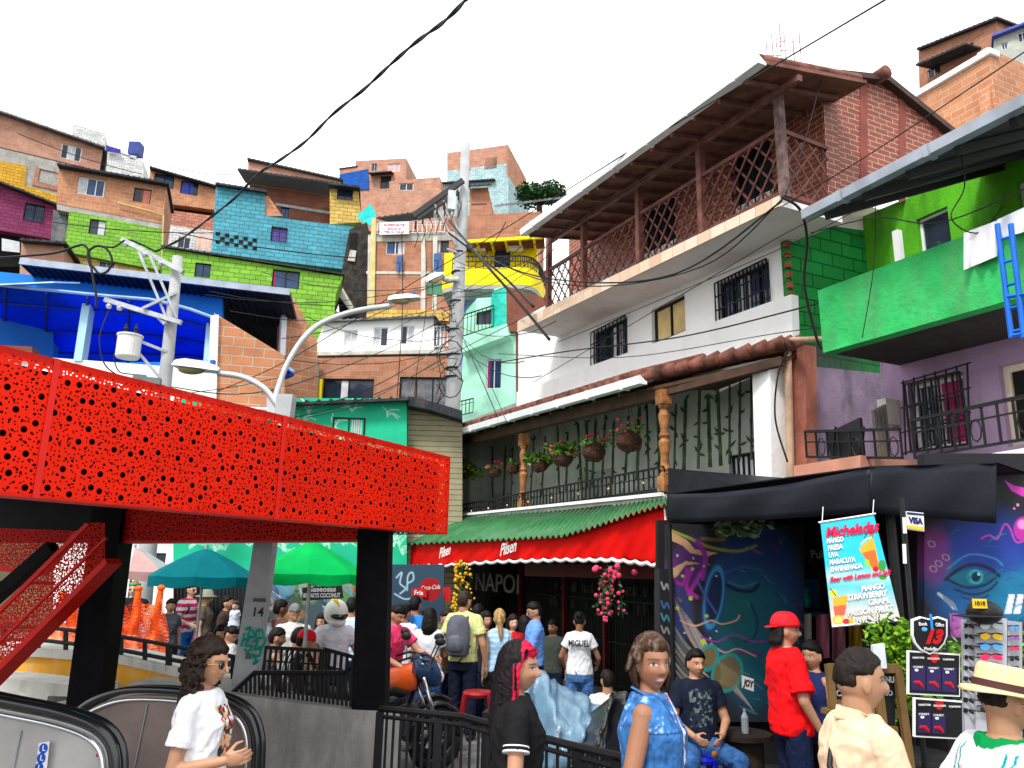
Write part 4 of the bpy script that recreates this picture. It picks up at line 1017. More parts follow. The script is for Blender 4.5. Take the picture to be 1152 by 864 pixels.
h, pl = house('unfinished orange brick wall house with a sloping top beside the blue canopy building', (290, 410), 15.6, 14, [
 ([(241, 352), (246, 355), (320, 400), (320, 478), (238, 478)], HB2)], depth=.5)
m = MB(); m.prism(poly3(pl, [(237, 355), (246, 354), (243, 452), (233, 452)], .08), -pl.n*.3); m.build('white_post', M_trim, h)
m = MB(); m.tube([pl.P(241, 451, .1), pl.P(262, 460, .1), pl.P(305, 461, .1)], .05, 6); m.build('gutter_pipe', M_trim, h)
h, pl = house('tall orange brick corner wall right of the dark canopy opening', (335, 420), 22, 30, [
 ([(322, 336), (330, 334), (357, 385), (357, 500), (318, 500)], HB2)], depth=1)
m = MB(); m.prism(poly3(pl, [(318, 333), (324, 334), (321, 400), (315, 400)], .15), -pl.n*.2); m.build('white_post', M_trim, h)
TX = Paint(195, 448, 458, 742, (.0, .47, .25), 1.3)
rnd = random.Random(21); TX.noise(.08, .03, 3)
for k in range(46):
 x = rnd.uniform(200, 455); y = rnd.choice((rnd.uniform(462, 500), rnd.uniform(606, 628)))
 for q in range(4):
  a = rnd.uniform(-2.6, -.5); l = rnd.uniform(8, 18); b = a+rnd.uniform(-.8, .8)
  TX.line([(x, y), (x+math.cos(a)*l*.5, y+math.sin(a)*l*.5), (x+math.cos(b)*l, y+math.sin(b)*l)], .9, (.45, .85, .65), .8)
pl = PL(380, 480, 17, 3)
h = thing('teal_house', 'teal green house front painted with pale branching line drawings, behind the red canopy', 'house', tuple(base_of(pl, [(330, 600)])), None)
TX.panel(pl, 'wall', h, .3)
hw = (373, 469, 410, 497); window(pl.shift(.09), hw, h, frame=M_iron, pane=M_glass, bars=1, curtain=(M_curt, .55, .9))
roofsheet(pl, 240, 459, 460, 450, h, over=.3, back=3, th=.06)
rprism(pl, [(457, 452), (520, 470), (520, 742), (457, 742)], -.3, 2).build('board_wall', brick('board_cladding', (.42, .38, .24), (.36, .32, .2), (.2, .17, .1), w=3, h=.12, ms=.008), h)
rprism(pl, [(459, 446), (470, 447), (520, 462), (520, 472), (480, 460), (459, 456)], .2, 2).build('shed_roof', M_sheet, h)
h, pl = house('white rendered ground floor shop behind the umbrellas', (170, 640), 17.5, 8, [([(60, 430), (205, 450), (205, 742), (60, 742)], M_white, [(160, 622, 186, 640, IR), (95, 640, 115, 690, IR)])], depth=3, group=None, name='shop')
rprism(pl, [(128, 612), (134, 612), (134, 700), (128, 700)], .1, .1).build('corner_post', M_conc, h)
pl = PL(120, 370, 20, 10)
h = thing('blue_building', 'blue painted terrace building with a blue tent ceiling, pale blue columns and a white parapet', 'building', tuple(base_of(pl, [(120, 600)])))
pl0 = pl; pl = pl0.shift(3.3)
rprism(pl, [(-60, 398), (0, 398), (240, 416), (262, 420), (258, 560), (-60, 560)], .3, .3).build('parapet', M_white, h)
rprism(pl, [(-60, 300), (250, 330), (250, 470), (-60, 470)], -3.2, .3).build('rear_wall', simple('azure_wall', (.01, .22, .70), .7, var=.2, scale=.5), h)
rprism(PL(0, 380, 17.2, 40), [(-60, 320), (60, 350), (60, 440), (-60, 430)], 0, .2).build('left_wall', M_bluew, h)
rprism(pl, [(-40, 386), (36, 390), (36, 402), (-40, 400)], .5, .4).build('brick_ledge', HB3, h)
pl = pl0
ro = MB(); a, b = pl.P(22, 297, .9), pl.P(326, 332, .9); back = -pl.n*7-U3*.2
ro.prism([a, b, b+back, a+back], U3*.12)
L = (b-a).length
for i in range(40):
 p = a+(b-a)*((i+.5)/40)-U3*.03; ro.beam(p, p+back, .03, .03)
ro.build('sheet_roof', simple('navy_sheet', (.02, .03, .06), .6, .3, var=.5, scale=1.2), h)
fa = MB(); fa.beam(a+U3*.08, b+U3*.08, .08, .18); fa.build('roof_edge', simple('grey_edge', (.33, .38, .45), .5, .3), h)
rw = MB(); rw.prism(poly3(pl, [(60, 306), (322, 336), (322, 470), (60, 440)], -6.5), -pl.n*.2); rw.build('dark_backwall', M_dark, h)
pl = pl0.shift(3.3)
TB = fabric('blue_tarp', (.0, .07, .80), .45, k=.55)
n1, n2 = 16, 6; vs = []
edge = [(-40, 318), (0, 322), (60, 328), (120, 334), (170, 338), (205, 346), (235, 356), (262, 372), (300, 398), (330, 420)]
for j in range(n2+1):
 for i in range(n1+1):
  x = -40+370*i/n1*1.0; y = lin(edge, min(x, 329)); p = pl.P(x, y, .7)
  q = pl.P(min(x, 250)*1.0, 400-(0 if x < 250 else 0), -3.0); q = Vector((q.x, q.y, min(q.z, p.z)-.15))
  vs.append(p.lerp(q, j/n2)-U3*(.25*math.sin(j/n2*PI)*0))
tb = MB(); tb.add(vs, [(j*(n1+1)+i, j*(n1+1)+i+1, (j+1)*(n1+1)+i+1, (j+1)*(n1+1)+i) for j in range(n2) for i in range(n1)])
o = tb.build('tent_ceiling', TB, h, smooth=True); md = o.modifiers.new('s', 'SOLIDIFY'); md.thickness = .03
tf = MB()
for i in range(0, n1+1, 2):
 tf.tube([vs[i]-U3*.05, vs[n2*(n1+1)+i]-U3*.05], .035, 5)
for j in (1, 3, 5): tf.tube([vs[j*(n1+1)+i]-U3*.05 for i in range(0, 13)], .03, 5)
tf.build('tent_frame', simple('navy_tube', (.01, .03, .25), .5), h)
te = MB(); te.tube([vs[i]+U3*.02 for i in range(n1+1)], .04, 6); te.build('tent_edge', simple('pale_blue_edge', (.25, .4, .75), .5), h)
M_col = simple('pale_blue_column', (.42, .68, .82), .6, var=.1)
for (x0, y0, x1, y1, w_) in ((97, 340, 87, 406, 9), (238, 355, 233, 415, 10)):
 m = MB(); m.prism(poly3(pl, [(x0-w_/2, y0), (x0+w_/2, y0), (x1+w_/2, y1), (x1-w_/2, y1)], .35), -pl.n*.35); m.build('column', M_col, h)
m = MB(); m.prism(poly3(pl, [(35, 368), (56, 370), (54, 404), (33, 402)], -1.5), -pl.n*.6); m.build('pillar', simple('azure_pillar', (.02, .35, .75), .6), h)
m = MB(); a = pl.P(-30, 322, .9); b = pl.P(60, 318, .9); m.prism([a, b, b-pl.n*1.4+U3*.5, a-pl.n*1.4+U3*.5], U3*.03); m.build('skylight_sheet', simple('bright_sheet', (.55, .75, .9), .4), h)
h, pl = house('raw orange brick block with white capping above the green house roof', (1100, 100), 19, FAZ-180, [
 ([(1028, 103), (1113, 55), (1122, 130), (1122, 260), (1028, 260)], HB2)], depth=3, group=None)
SR = Pl(pl.P(1113, 90), 25)
rprism(SR, [(1113, 55), (1200, 105), (1200, 260), (1117, 260)], 0, .3).build('side_wall', HB2, h)
m = MB(); m.prism(poly3(pl, [(1026, 105), (1114, 53), (1114, 59), (1026, 111)], .1), -pl.n*.4); m.prism(poly3(SR, [(1111, 53), (1200, 101), (1200, 108), (1111, 59)], .1), -SR.n*.3); m.build('white_capping', M_trim, h)
h, pl = house('distant brick house with sheet roof and a rooftop shelter at the top right', (1080, 60), 34, FAZ-180, [
 ([(1033, 57), (1121, 22), (1128, 60), (1128, 160), (1036, 160)], HB, [(1043, 75, 1058, 86, dict(frame=M_alu)), (1084, 50, 1096, 60, dict(frame=M_iron, pane=simple('cyan_board', (.1, .5, .7), .5)))])], depth=5,
 roofs=[(1031, 56, 1122, 20, dict(over=.3)), (1030, 74, 1086, 50, dict(over=1.2, back=1.0, mat=M_sheet))], group=None)
h, pl = house('pale grey house with a blue roof edge at the top right corner', (1135, 50), 28, 150-180, [
 ([(1118, 42), (1160, 28), (1210, 15), (1210, 140), (1120, 140)], simple('grey_green_render', (.4, .43, .38), .8), [(1127, 48, 1134, 55, BLW), (1145, 35, 1156, 46, BLW)])], depth=4,
 roofs=[(1116, 41, 1165, 22, dict(over=.3, mat=simple('blue_roof', (.06, .08, .4), .5)))], group=None)
for x0, y0, x1, y1, Y, lab in ((190, 186, 262, 196, 40, 'left of the sky blue house'), (300, 170, 420, 176, 45, 'above the black sheet roof'), (20, 150, 160, 196, 34, 'over the top left houses'), (60, 250, 240, 262, 30, 'in front of the lime middle storey'), (200, 262, 400, 290, 27, 'in front of the sky blue house')):
 m = MB(); m.tube([pt(x0+(x1-x0)*i/10, y0+(y1-y0)*i/10+14*(i/10)*(1-i/10), Y) for i in range(11)], .02, 4); m.build('cable', M_cable, label='thin power line sagging '+lab, cat='cable', group='overhead cables')
am = MB(); base = pt(880, 75, 40)
for dx in (-.25, .25):
 am.beam(base+Vector((dx, 0, -2)), base+Vector((dx, 0, 2.4)), .04, .04)
for k in range(12): am.beam(base+Vector((-.25, 0, -1+.28*k)), base+Vector((.25, 0, -.72+.28*k)), .025, .025)
for dx, z0, z1 in ((-.85, -.1, 1.6), (-.5, .6, 2.2), (.75, .2, 2.0), (1.15, .9, 2.5), (0, 1, 3)):
 am.beam(base+Vector((dx, 0, z0)), base+Vector((dx, 0, z1)), .05, .05); am.beam(base+Vector((0, 0, (z0+z1)/2)), base+Vector((dx, 0, (z0+z1)/2)), .03, .03)
am.build('antenna_mast', simple('mast_paint', (.35, .2, .2), .5), label='thin lattice antenna mast behind the white house roof', cat='antenna')
# ================================================================ red perforated canopy
def perf(name, c, s1=11.0, r1=.155, s2=48, r2=.185):
 m, nt, b = _new(name)
 uv = N(nt, 'ShaderNodeUVMap').outputs[0]
 def vor(scale, rnd, thr):
  v = N(nt, 'ShaderNodeTexVoronoi'); v.voronoi_dimensions = '2D'; v.inputs['Scale'].default_value = scale; v.inputs['Randomness'].default_value = rnd
  nt.links.new(uv, v.inputs['Vector']); q = nt.nodes.new('ShaderNodeMath'); q.operation = 'LESS_THAN'; q.inputs[1].default_value = thr
  nt.links.new(v.outputs['Distance'], q.inputs[0]); return q.outputs[0]
 a, bq = vor(s1, .7, r1), vor(s2, .8, r2)
 c3 = vor(s2*.5, .75, r2*.8)
 mx_ = nt.nodes.new('ShaderNodeMath'); mx_.operation = 'MAXIMUM'; nt.links.new(a, mx_.inputs[0]); nt.links.new(bq, mx_.inputs[1])
 m2 = nt.nodes.new('ShaderNodeMath'); m2.operation = 'MAXIMUM'; nt.links.new(mx_.outputs[0], m2.inputs[0]); nt.links.new(c3, m2.inputs[1])
 big = vor(s1, .7, r1*1.75); far_ = nt.nodes.new('ShaderNodeMath'); far_.operation = 'SUBTRACT'; far_.inputs[0].default_value = 1; nt.links.new(big, far_.inputs[1])
 sm_ = nt.nodes.new('ShaderNodeMath'); sm_.operation = 'MAXIMUM'; nt.links.new(bq, sm_.inputs[0]); nt.links.new(c3, sm_.inputs[1])
 s3 = nt.nodes.new('ShaderNodeMath'); s3.operation = 'MULTIPLY_ADD'; nt.links.new(sm_.outputs[0], s3.inputs[0]); nt.links.new(far_.outputs[0], s3.inputs[1]); nt.links.new(a, s3.inputs[2])
 inv = nt.nodes.new('ShaderNodeMath'); inv.operation = 'SUBTRACT'; inv.use_clamp = True; inv.inputs[0].default_value = 1; nt.links.new(s3.outputs[0], inv.inputs[1])
 nt.links.new(inv.outputs[0], b.inputs['Alpha'])
 tc = N(nt, 'ShaderNodeTexCoord')
 col = mixc(nt, ramp(nt, tex(nt, tc.outputs['Object'], 1.5, 6), .3, .7), tuple(x*.78 for x in c), c)
 nt.links.new(col, b.inputs['Base Color']); b.inputs['Roughness'].default_value = .6; b.inputs['Specular IOR Level'].default_value = .08
 MATS[name] = m; return m
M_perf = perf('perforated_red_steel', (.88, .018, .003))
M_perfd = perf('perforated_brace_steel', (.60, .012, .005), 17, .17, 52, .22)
M_redst = simple('red_steel', (.72, .012, .006), .45, var=.15)
M_col_b = simple('black_steel_column', (.004, .004, .006), .6, spec=.08, var=.5, scale=6, bmp=.003, bscale=80)
CP = PL(505, 562, 6.0, 61.7)
ca = thing('canopy', 'big red perforated steel canopy on black columns over the escalators', 'canopy', tuple(pt(425, 800, 6.05)))
zt_, zb_ = 2.84, 2.245
uR = CP.uz(505, 562)[0]; uL = uR-6.3
seams = [uR, uR-1.62, uR-2.72, uR-4.2, uL]
seams = [uR, CP.uz(314, 540)[0], CP.uz(49, 500)[0], uL]
for k in range(3):
 b, a = seams[k], seams[k+1]
 m = MB(); m.add([CP.at(a+.004, zb_), CP.at(b-.004, zb_), CP.at(b-.004, zt_), CP.at(a+.004, zt_)], [(0, 1, 2, 3)]); m.build('perforated_panel', M_perf, ca)
m = MB()
for u in seams[1:-1]:
 m.prism([CP.at(u-.014, zb_, .004), CP.at(u+.014, zb_, .004), CP.at(u+.014, zt_, .004), CP.at(u-.014, zt_, .004)], CP.n*.003)
m.prism([CP.at(uL, zt_), CP.at(uR, zt_), CP.at(uR, zt_-.03), CP.at(uL, zt_-.03)], -CP.n*.05)
m.prism([CP.at(uL, zb_), CP.at(uR, zb_), CP.at(uR, zb_+.012), CP.at(uL, zb_+.012)], -CP.n*.16)
m.prism([CP.at(uR-.012, zb_, .0), CP.at(uR, zb_, .0), CP.at(uR, zt_, .0), CP.at(uR-.012, zt_, .0)], -CP.n*.02)
m.build('panel_frame', M_redst, ca)
m = MB(); q = [CP.at(uL, zb_+.02, -.10), CP.at(uR-.02, zb_+.02, -.10), CP.at(uR-.02, zt_-.04, -.10), CP.at(uL, zt_-.04, -.10)]; m.prism(q, -CP.n*.2); m.build('dark_backing', M_col_b, ca)  # added black backing behind the panels, makes their holes look dark
m = MB(); m.add([CP.at(uR, zb_), CP.at(uR, zb_, -.9), CP.at(uR, zt_, -.9), CP.at(uR, zt_)], [(0, 1, 2, 3)]); m.build('end_panel', M_perf, ca)
pLc, pRc = pt(112, 690, 7.0), pt(425, 700, 6.08)
m = MB(); m.prism([CP.at(uL, zt_-.12, -.3), CP.at(uR-.05, zt_-.12, -.3), Vector((pRc.x+.2, pRc.y+.6, zt_-.12)), Vector((pLc.x-2.6, pLc.y+1.9, zt_-.12))], U3*.06); m.build('roof_deck', M_col_b, ca)
def column(px0, py0, px1, py1, Y, w_, nm='column'):
 a = pt(px0, py0, Y); b = pt(px1, py1, Y); m = MB(); m.beam(b, a, w_, w_, up=Vector((0, 1, 0)))
 return m.build(nm, M_col_b, ca)
column(423, 590, 417, 806, 6.08, .235)
column(131, 560, 100, 800, 6.9, .26)
XP = Pl(pRc, math.degrees(math.atan2(pLc.y-pRc.y, pLc.x-pRc.x))-180)
m = MB(); m.add([XP.P(131, 578, .1), XP.P(409, 600, .1)*1.0, XP.P(409, 608, .1), XP.P(131, 610, .1)], [(0, 1, 2, 3)]); m.v[0].z = m.v[1].z = 2.62
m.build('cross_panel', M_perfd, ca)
m = MB(); m.prism([XP.P(131, 611, .1), XP.P(409, 609, .1), XP.P(409, 606, .1), XP.P(131, 608, .1)], -XP.n*.2); m.build('cross_frame', M_redst, ca)
m = MB(); m.prism([XP.P(-60, 611, -.12), XP.P(409, 609, -.12), XP.P(409, 560, -.12), XP.P(-60, 540, -.12)], -XP.n*.1); m.build('cross_girder', M_col_b, ca)
BPn = PL(60, 660, 6.4, -8)
m = MB(); m.add(poly3(BPn, [(-60, 765), (-60, 690), (98, 588), (118, 588), (118, 628)], .0), [(0, 1, 2, 3, 4)])
m.v[0] = BPn.P(-60, 806); m.v[1] = BPn.P(-60, 748); m.f = [(0, 1, 2, 3, 4)]
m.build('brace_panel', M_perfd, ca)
m = MB(); m.prism(poly3(BPn, [(-60, 806), (118, 628), (120, 634), (-60, 814)]), -BPn.n*.2)
m.prism(poly3(BPn, [(-60, 742), (96, 588), (100, 590), (-60, 748)], .01), -BPn.n*.03)
m.prism(poly3(BPn, [(-60, 778), (118, 604), (119, 606), (-60, 781)], .01), -BPn.n*.03)
m.build('brace_frame', M_redst, ca)
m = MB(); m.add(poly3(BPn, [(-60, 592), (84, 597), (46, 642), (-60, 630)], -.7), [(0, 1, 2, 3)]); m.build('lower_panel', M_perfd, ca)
m = MB(); m.prism(poly3(BPn, [(-60, 630), (46, 642), (84, 597), (90, 598), (49, 648), (-60, 636)], -.7), -BPn.n*.05); m.build('lower_frame', M_redst, ca)
m = MB(); m.beam(BPn.P(-60, 720, -.5), BPn.P(60, 615, -.5), .12, .1); m.beam(BPn.P(-60, 655, -.9), BPn.P(60, 656, -.9), .03, .03); m.build('black_rail', M_col_b, ca)
# ================================================================ concrete parapet and escalators
m = MB(); WP = PL(430, 800, 5.85, -23)
pw = poly3(WP, [(118, 789), (150, 765), (180, 768), (430, 803)], 0)
t_ = [WP.P(428, 803), WP.P(180, 770), WP.P(150, 766), WP.P(118, 790)]
m.prism([t_[0], t_[1], t_[2], t_[3], Vector((t_[3].x, t_[3].y, 0)), Vector((t_[0].x, t_[0].y, 0))], -WP.n*.28)
m.build('concrete_parapet', simple('stained_concrete', (.42, .41, .38), .85, var=.35, scale=1.6, bmp=.01, bscale=16, dirt=(.16, .15, .13)), label='stained grey concrete parapet wall beside the escalator, under the black railing', cat='wall')
M_steel = simple('brushed_steel', (.52, .51, .50), .38, .55, var=.25, scale=2)
M_steelb = simple('brown_reflecting_steel', (.34, .26, .24), .38, .5, var=.45, scale=1.2)
M_rub = simple('black_rubber', (.010, .011, .013), .25, spec=.7)
def escalator(label, pl, path, w_, floorpx, sign=False, steel=None):
 """path: handrail centre line in photo pixels, left to right, ending at the newel"""
 pts = smooth_pts(path, 8); P3 = [pl.P(x, y) for x, y in pts]
 e = thing('escalator', label, 'escalator', (P3[-1].x, P3[-1].y, 0), None)
 for side in (0, 1):
  back = -pl.n*(w_*side)
  m = MB(); m.tube([p+back for p in P3], .022, 10); m.build('handrail', M_rub, e, smooth=True)
  ins = [p+back-U3*.05+(Vector((-.05, 0, 0)) if p.x > P3[-1].x-.02 else Vector((0, 0, 0))) for p in P3]
  cx = sum(p.x for p in P3)/len(P3);
  ins = []
  for i, p in enumerate(P3):
   d = P3[min(i+1, len(P3)-1)]-P3[max(i-1, 0)]; d.normalize(); nn = Vector((-d.z*pl.t.x*(1 if d.dot(pl.t) else 1), -d.z*pl.t.y, 0))
   perp = d.cross(pl.n).normalized()
   if perp.z > 0 and abs(perp.z) > .3: perp = -perp
   if abs(perp.z) <= .3 and perp.dot(pl.t) > 0: perp = -perp
   ins.append(p+perp*.035+back)
  poly = ins+[Vector((ins[-1].x, ins[-1].y, .0)), Vector((ins[0].x, ins[0].y, .0))]
  m = MB(); m.prism(poly, -pl.n*.02); m.build('side_panel', steel or M_steel, e)
  m = MB(); ins2 = [p+(q-p)*1.6 for p, q in zip([x+back for x in P3], ins)]
  m.tube([x+pl.n*.012 for x in ins2], .012, 6); m.build('trim_strip', simple('bright_steel', (.75, .76, .78), .2, .9), e, smooth=True)
 m = MB(); n_ = len(P3);
 for i in range(n_*2//3, n_-1):
  a, b = P3[i], P3[i+1]
  m.prism([a-pl.n*.05, b-pl.n*.05, b-pl.n*(w_-.05)*.28, a-pl.n*(w_-.05)*.28], (a-Vector((0, 0, 0)))*0+Vector((-.01, 0, -.01)))
 m.build('newel_cover', M_steel, e, smooth=False)
 return e
E1 = PL(60, 830, 3.9, -10)
e1 = escalator('steel escalator balustrade with a blue pictogram sticker at the bottom left corner', E1, [(-60, 775), (0, 788), (60, 800), (98, 812), (118, 826), (128, 846), (130, 880), (130, 960)], .06, 900)
e2p = PL(200, 800, 5.0, -14)
e2 = escalator('second escalator balustrade with brownish steel panel behind the woman in the white t-shirt', e2p, [(70, 822), (88, 800), (110, 786), (140, 777), (180, 776), (230, 781), (262, 790), (280, 806), (288, 830), (288, 860), (284, 920)], .06, 900, steel=M_steelb)
m = MB()
for pl_, esc, xs_ in ((E1, e1, ((24, 822, 12, 880), (-20, 812, -30, 880))), (e2p, e2, ((166, 792, 150, 870), (222, 796, 214, 870)))):
 m = MB()
 for x0, y0, x1, y1 in xs_: m.beam(pl_.P(x0, y0, .004), pl_.P(x1, y1, .004), .006, .006, up=pl_.n)
 m.build('panel_seams', M_galv, esc)
st_ = MB(); sp_ = E1.P(49, 850, .03)
q = [E1.P(44, 836, .022), E1.P(56, 834, .022), E1.P(49, 900, .022), E1.P(36, 900, .022)]
st_.prism(q, E1.n*.002); st_.build('sticker', M_trim, e1)
sb_ = MB()
for x, y in ((49, 842), (46.5, 853), (44, 864)): sb_.lathe(E1.P(x, y, .025), [(.022, 0), (.022, .002)], 16, axis=E1.n)
sb_.build('pictogram_discs', simple('sign_blue', (.01, .08, .5), .5), e1)
sw = MB()
for x, y in ((49, 842), (46.5, 853), (44, 864)):
 c = E1.P(x, y, .028); sw.beam(c+U3*.013-E1.t*.003, c-U3*.010-E1.t*.003, .004, .002, up=E1.n); sw.beam(c-U3*.008-E1.t*.004, c-U3*.008+E1.t*.010, .002, .004, up=U3)
sw.build('pictogram_figures', M_trim, e1)
bm_ = MB(); bm_.ball(E1.P(101, 849, .0)+Vector((.04, 0, 0)), .012, 8); bm_.build('stop_button', simple('red_button', (.7, .01, .01), .3), e1)
KP = PL(60, 770, 8.8, -17)
kb = thing('kerb_wall', 'low wall with an orange painted band and a rough concrete coping at left', 'wall', tuple(base_of(KP, [(120, 790)])))
def zslab(pl, pts, th, off=0): m = MB(); m.prism(poly3(pl, pts, off), -pl.n*th); return m
zslab(KP, [(-80, 733), (40, 738), (130, 745), (272, 777), (272, 800), (130, 772), (40, 764), (-80, 758)], .3).build('painted_band', simple('orange_band', (.78, .36, .03), .8, var=.25, scale=2, dirt=(.5, .42, .3)), kb)
zslab(KP, [(-80, 722), (40, 729), (130, 736), (272, 767), (272, 778), (130, 746), (40, 739), (-80, 734)], .5, .06).build('coping', M_concl, kb)
zslab(KP, [(-80, 757), (40, 763), (130, 771), (272, 799), (272, 870), (-80, 870)], .3, .02).build('base', M_conc, kb)
pf = MB(); z_ = KP.P(100, 750).z; a = KP.P(-80, 735, -.3); b = KP.P(272, 776, -.3); pf.prism([Vector((a.x, a.y, 0)), Vector((b.x, b.y, 0)), Vector((b.x-.5, b.y+1.2, 0)), Vector((a.x-.5, a.y+4.0, 0))], U3*(min(a.z, b.z)-.05)); pf.build('raised_paving', M_conc, label='raised grey paving behind the kerb wall', kind='structure')
cb = MB()
q = PL(60, 790, 7.8, -14); cb.prism(poly3(q, [(-60, 757), (10, 763), (98, 773), (98, 784), (54, 783), (52, 792), (38, 790), (38, 781), (8, 778), (-60, 772)]), -q.n*.4)
cb.build('concrete_beam', M_concl, label='pale precast concrete beam lying below the orange band behind the escalator', cat='beam')
kr = thing('railing', 'black two rail steel railing on the kerb wall in front of the orange cones', 'railing', tuple(KP.P(120, 755, .05)))
rl = [(-60, 702), (55, 706), (130, 715), (270, 740)]; rl2 = [(-60, 716), (55, 721), (130, 730), (270, 757)]
for L_ in (rl, rl2):
 m = MB(); m.tube([KP.P(x, y, .03) for x, y in L_], .022, 6); m.build('rail', M_iron, kr)
for x in (-35, 4, 43, 74, 135, 163, 190, 216, 240, 262):
 y0 = lin(rl, x); y1 = lin([(-60, 730), (40, 735), (130, 742), (270, 772)], x); m = MB(); w__ = .05 if x in (135, 190) else .035
 m.beam(KP.P(x, y1, .03), KP.P(x, y0, .03), w__, w__, up=Vector((0, 1, 0))); m.build('post', M_iron, kr)
r2 = thing('railing', 'black barred railing on top of the concrete parapet beside the seated people', 'railing', tuple(WP.P(340, 790, -.14)))
topr = [(262, 778), (284, 754), (384, 756), (392, 738), (440, 744)]
m = MB()
m.tube([WP.P(262, 779, -.1), WP.P(286, 757, -.1), WP.P(390, 757, -.1)], .02, 6)
for i in range(26):
 x = 272+i*4.9; y0 = 757 if x > 286 else 779-(x-262)*.95; y1 = 779+(x-250)*.14
 m.beam(WP.P(x, y1+2, -.1), WP.P(x, y0, -.1), .018, .018, up=Vector((0, 1, 0)))
m.build('bars', M_iron, r2)
m = MB(); RP2 = PL(400, 760, 6.6, 30)
a, b = RP2.P(364, 730), RP2.P(404, 741); iron_rail(m, a-U3*.52, b-U3*.52, .52, .05, False, .01)
iron_rail(m, WP.P(296, 760, -1.1)-U3*.3, WP.P(365, 765, -1.1)-U3*.3, .55, .06, False, .009)
m.build('rear_bars', M_iron, r2)
FR = thing('railing', 'long black street railing in front of the motorcycle and behind the woman with red hair', 'railing', tuple(pt(560, 900, 4.9)))
fa_ = [pt(428, 797, 5.6), pt(520, 806, 5.2), pt(640, 838, 4.4), pt(700, 852, 4.1)]
fa_ = [Vector((p.x, p.y, 0)) for p in fa_]; zs = [pt(428, 797, 5.6).z, pt(520, 806, 5.2).z, pt(640, 838, 4.4).z, pt(700, 852, 4.1).z]
m = MB(); m.tube([p+U3*z for p, z in zip(fa_, zs)], .022, 6); m.tube([p+U3*(z-.05) for p, z in zip(fa_, zs)], .014, 6); m.tube([p+U3*.1 for p in fa_], .02, 6); m.build('rail', M_iron, FR)
m = MB(); tot = 34
for i in range(tot):
 a = i/(tot-1)*3; k = min(2, int(a)); f_ = a-k; p = fa_[k].lerp(fa_[k+1], f_); z = zs[k]+(zs[k+1]-zs[k])*f_
 m.beam(p+U3*.08, p+U3*(z-.02), .017 if i % 8 else .05, .017 if i % 8 else .05, up=Vector((0, 1, 0)))
m.build('bars', M_iron, FR)
# ================================================================ poles, lamps, wires
M_pole = simple('concrete_pole', (.40, .41, .42), .8, var=.2, scale=3, bmp=.004, bscale=40)
M_lampg = simple('lamp_grey', (.52, .54, .56), .5, .2)
def polemesh(a, b, r0, r1, k=20): m = MB(); m.tube([a.lerp(b, i/6) for i in range(7)], [r0+(r1-r0)*i/6 for i in range(7)], k); return m
mp = thing('utility_pole', 'tall round concrete utility pole wrapped in cables at the centre', 'utility pole', (*pt(506, 490, 21.5).xy, 0))
a, b = pt(504, 560, 21.5), pt(524, 162, 21.5); a = a+(a-b)*.45
polemesh(a, b, .30, .135).build('shaft', M_pole, mp, smooth=True)
for x, y in ((509, 425), (511, 400), (512, 372), (514, 340), (515, 307), (517, 285), (510, 415)):
 m = MB(); c = pt(x, y, 21.5); rr_ = .135+(.30-.135)*(y-162)/480; m.lathe(c-U3*.02, [(rr_+.012, 0), (rr_+.012, .05)], 14); m.build('strap', M_iron, mp)
m = MB(); m.beam(pt(465, 243, 21.2), pt(521, 203, 21.2), .12, .16); m.beam(pt(470, 246, 21.9), pt(528, 208, 21.9), .1, .12); m.build('crossarm', simple('dark_timber', (.05, .045, .05), .7), mp)
m = MB()
for (x0, y0, x1, y1) in ((489, 230, 513, 276), (499, 226, 520, 268), (503, 280, 514, 284)): m.beam(pt(x0, y0, 21.2), pt(x1, y1, 21.35), .05, .05)
m.build('arm_brace', M_galv, mp)
m = MB()
for i in range(7):
 c = pt(468+i*8, 247-i*5.5, 21.2); m.tube([c-U3*.05, c-U3*.3], .03, 6)
 m.tube([c-U3*.3, c-U3*.5+Vector((.1, 0, 0)), c-U3*.9], .012, 4)
m.build('insulators', M_iron, mp)
m = MB(); m.box(pt(508, 226, 21.1), (.22, .2, .6), .2); m.build('junction_box', M_lampg, mp)
lp = thing('utility_pole', 'grey concrete pole with crossarms and a white transformer at left', 'utility pole', (*pt(186, 460, 15).xy, 0))
a, b = pt(184, 445, 15), pt(200, 289, 15); a = a+(a-b)*1.9
polemesh(a, b, .19, .10).build('shaft', M_pole, lp, smooth=True)
m = MB(); m.beam(pt(137, 269, 14.8), pt(206, 306, 14.8), .08, .09); m.beam(pt(118, 337, 14.8), pt(204, 363, 14.8), .08, .09); m.beam(pt(150, 425, 14.8), pt(196, 441, 14.8), .1, .12); m.build('crossarm', M_galv, lp)
m = MB()
for (x0, y0, x1, y1) in ((156, 283, 186, 355), (168, 286, 199, 358), (160, 347, 199, 329), (158, 384, 188, 396), (157, 398, 184, 430), (186, 365, 178, 357)): m.beam(pt(x0, y0, 14.7), pt(x1, y1, 14.9), .05, .05)
m.build('arm_brace', M_galv, lp)
m = MB(); c = pt(143, 403, 14.6); m.lathe(c, [(.20, 0), (.22, .03), (.22, .42), (.24, .44), (.24, .47), (.1, .5)], 20); m.build('transformer', simple('transformer_white', (.72, .72, .70), .5, var=.15), lp)
m = MB()
for dx in (-.1, .1): m.lathe(c+Vector((dx, 0, .48)), [(.03, 0), (.05, .04), (.03, .08), (.05, .12), (.03, .16), (.02, .22)], 8)
m.build('bushings', M_iron, lp)
m = MB(); m.box(pt(170, 430, 14.6), (.35, .2, .16), .3); m.box(pt(158, 428, 14.6), (.2, .2, .2), .3); m.build('switch_box', simple('mossy_box', (.16, .2, .19), .6), lp)
m = MB()
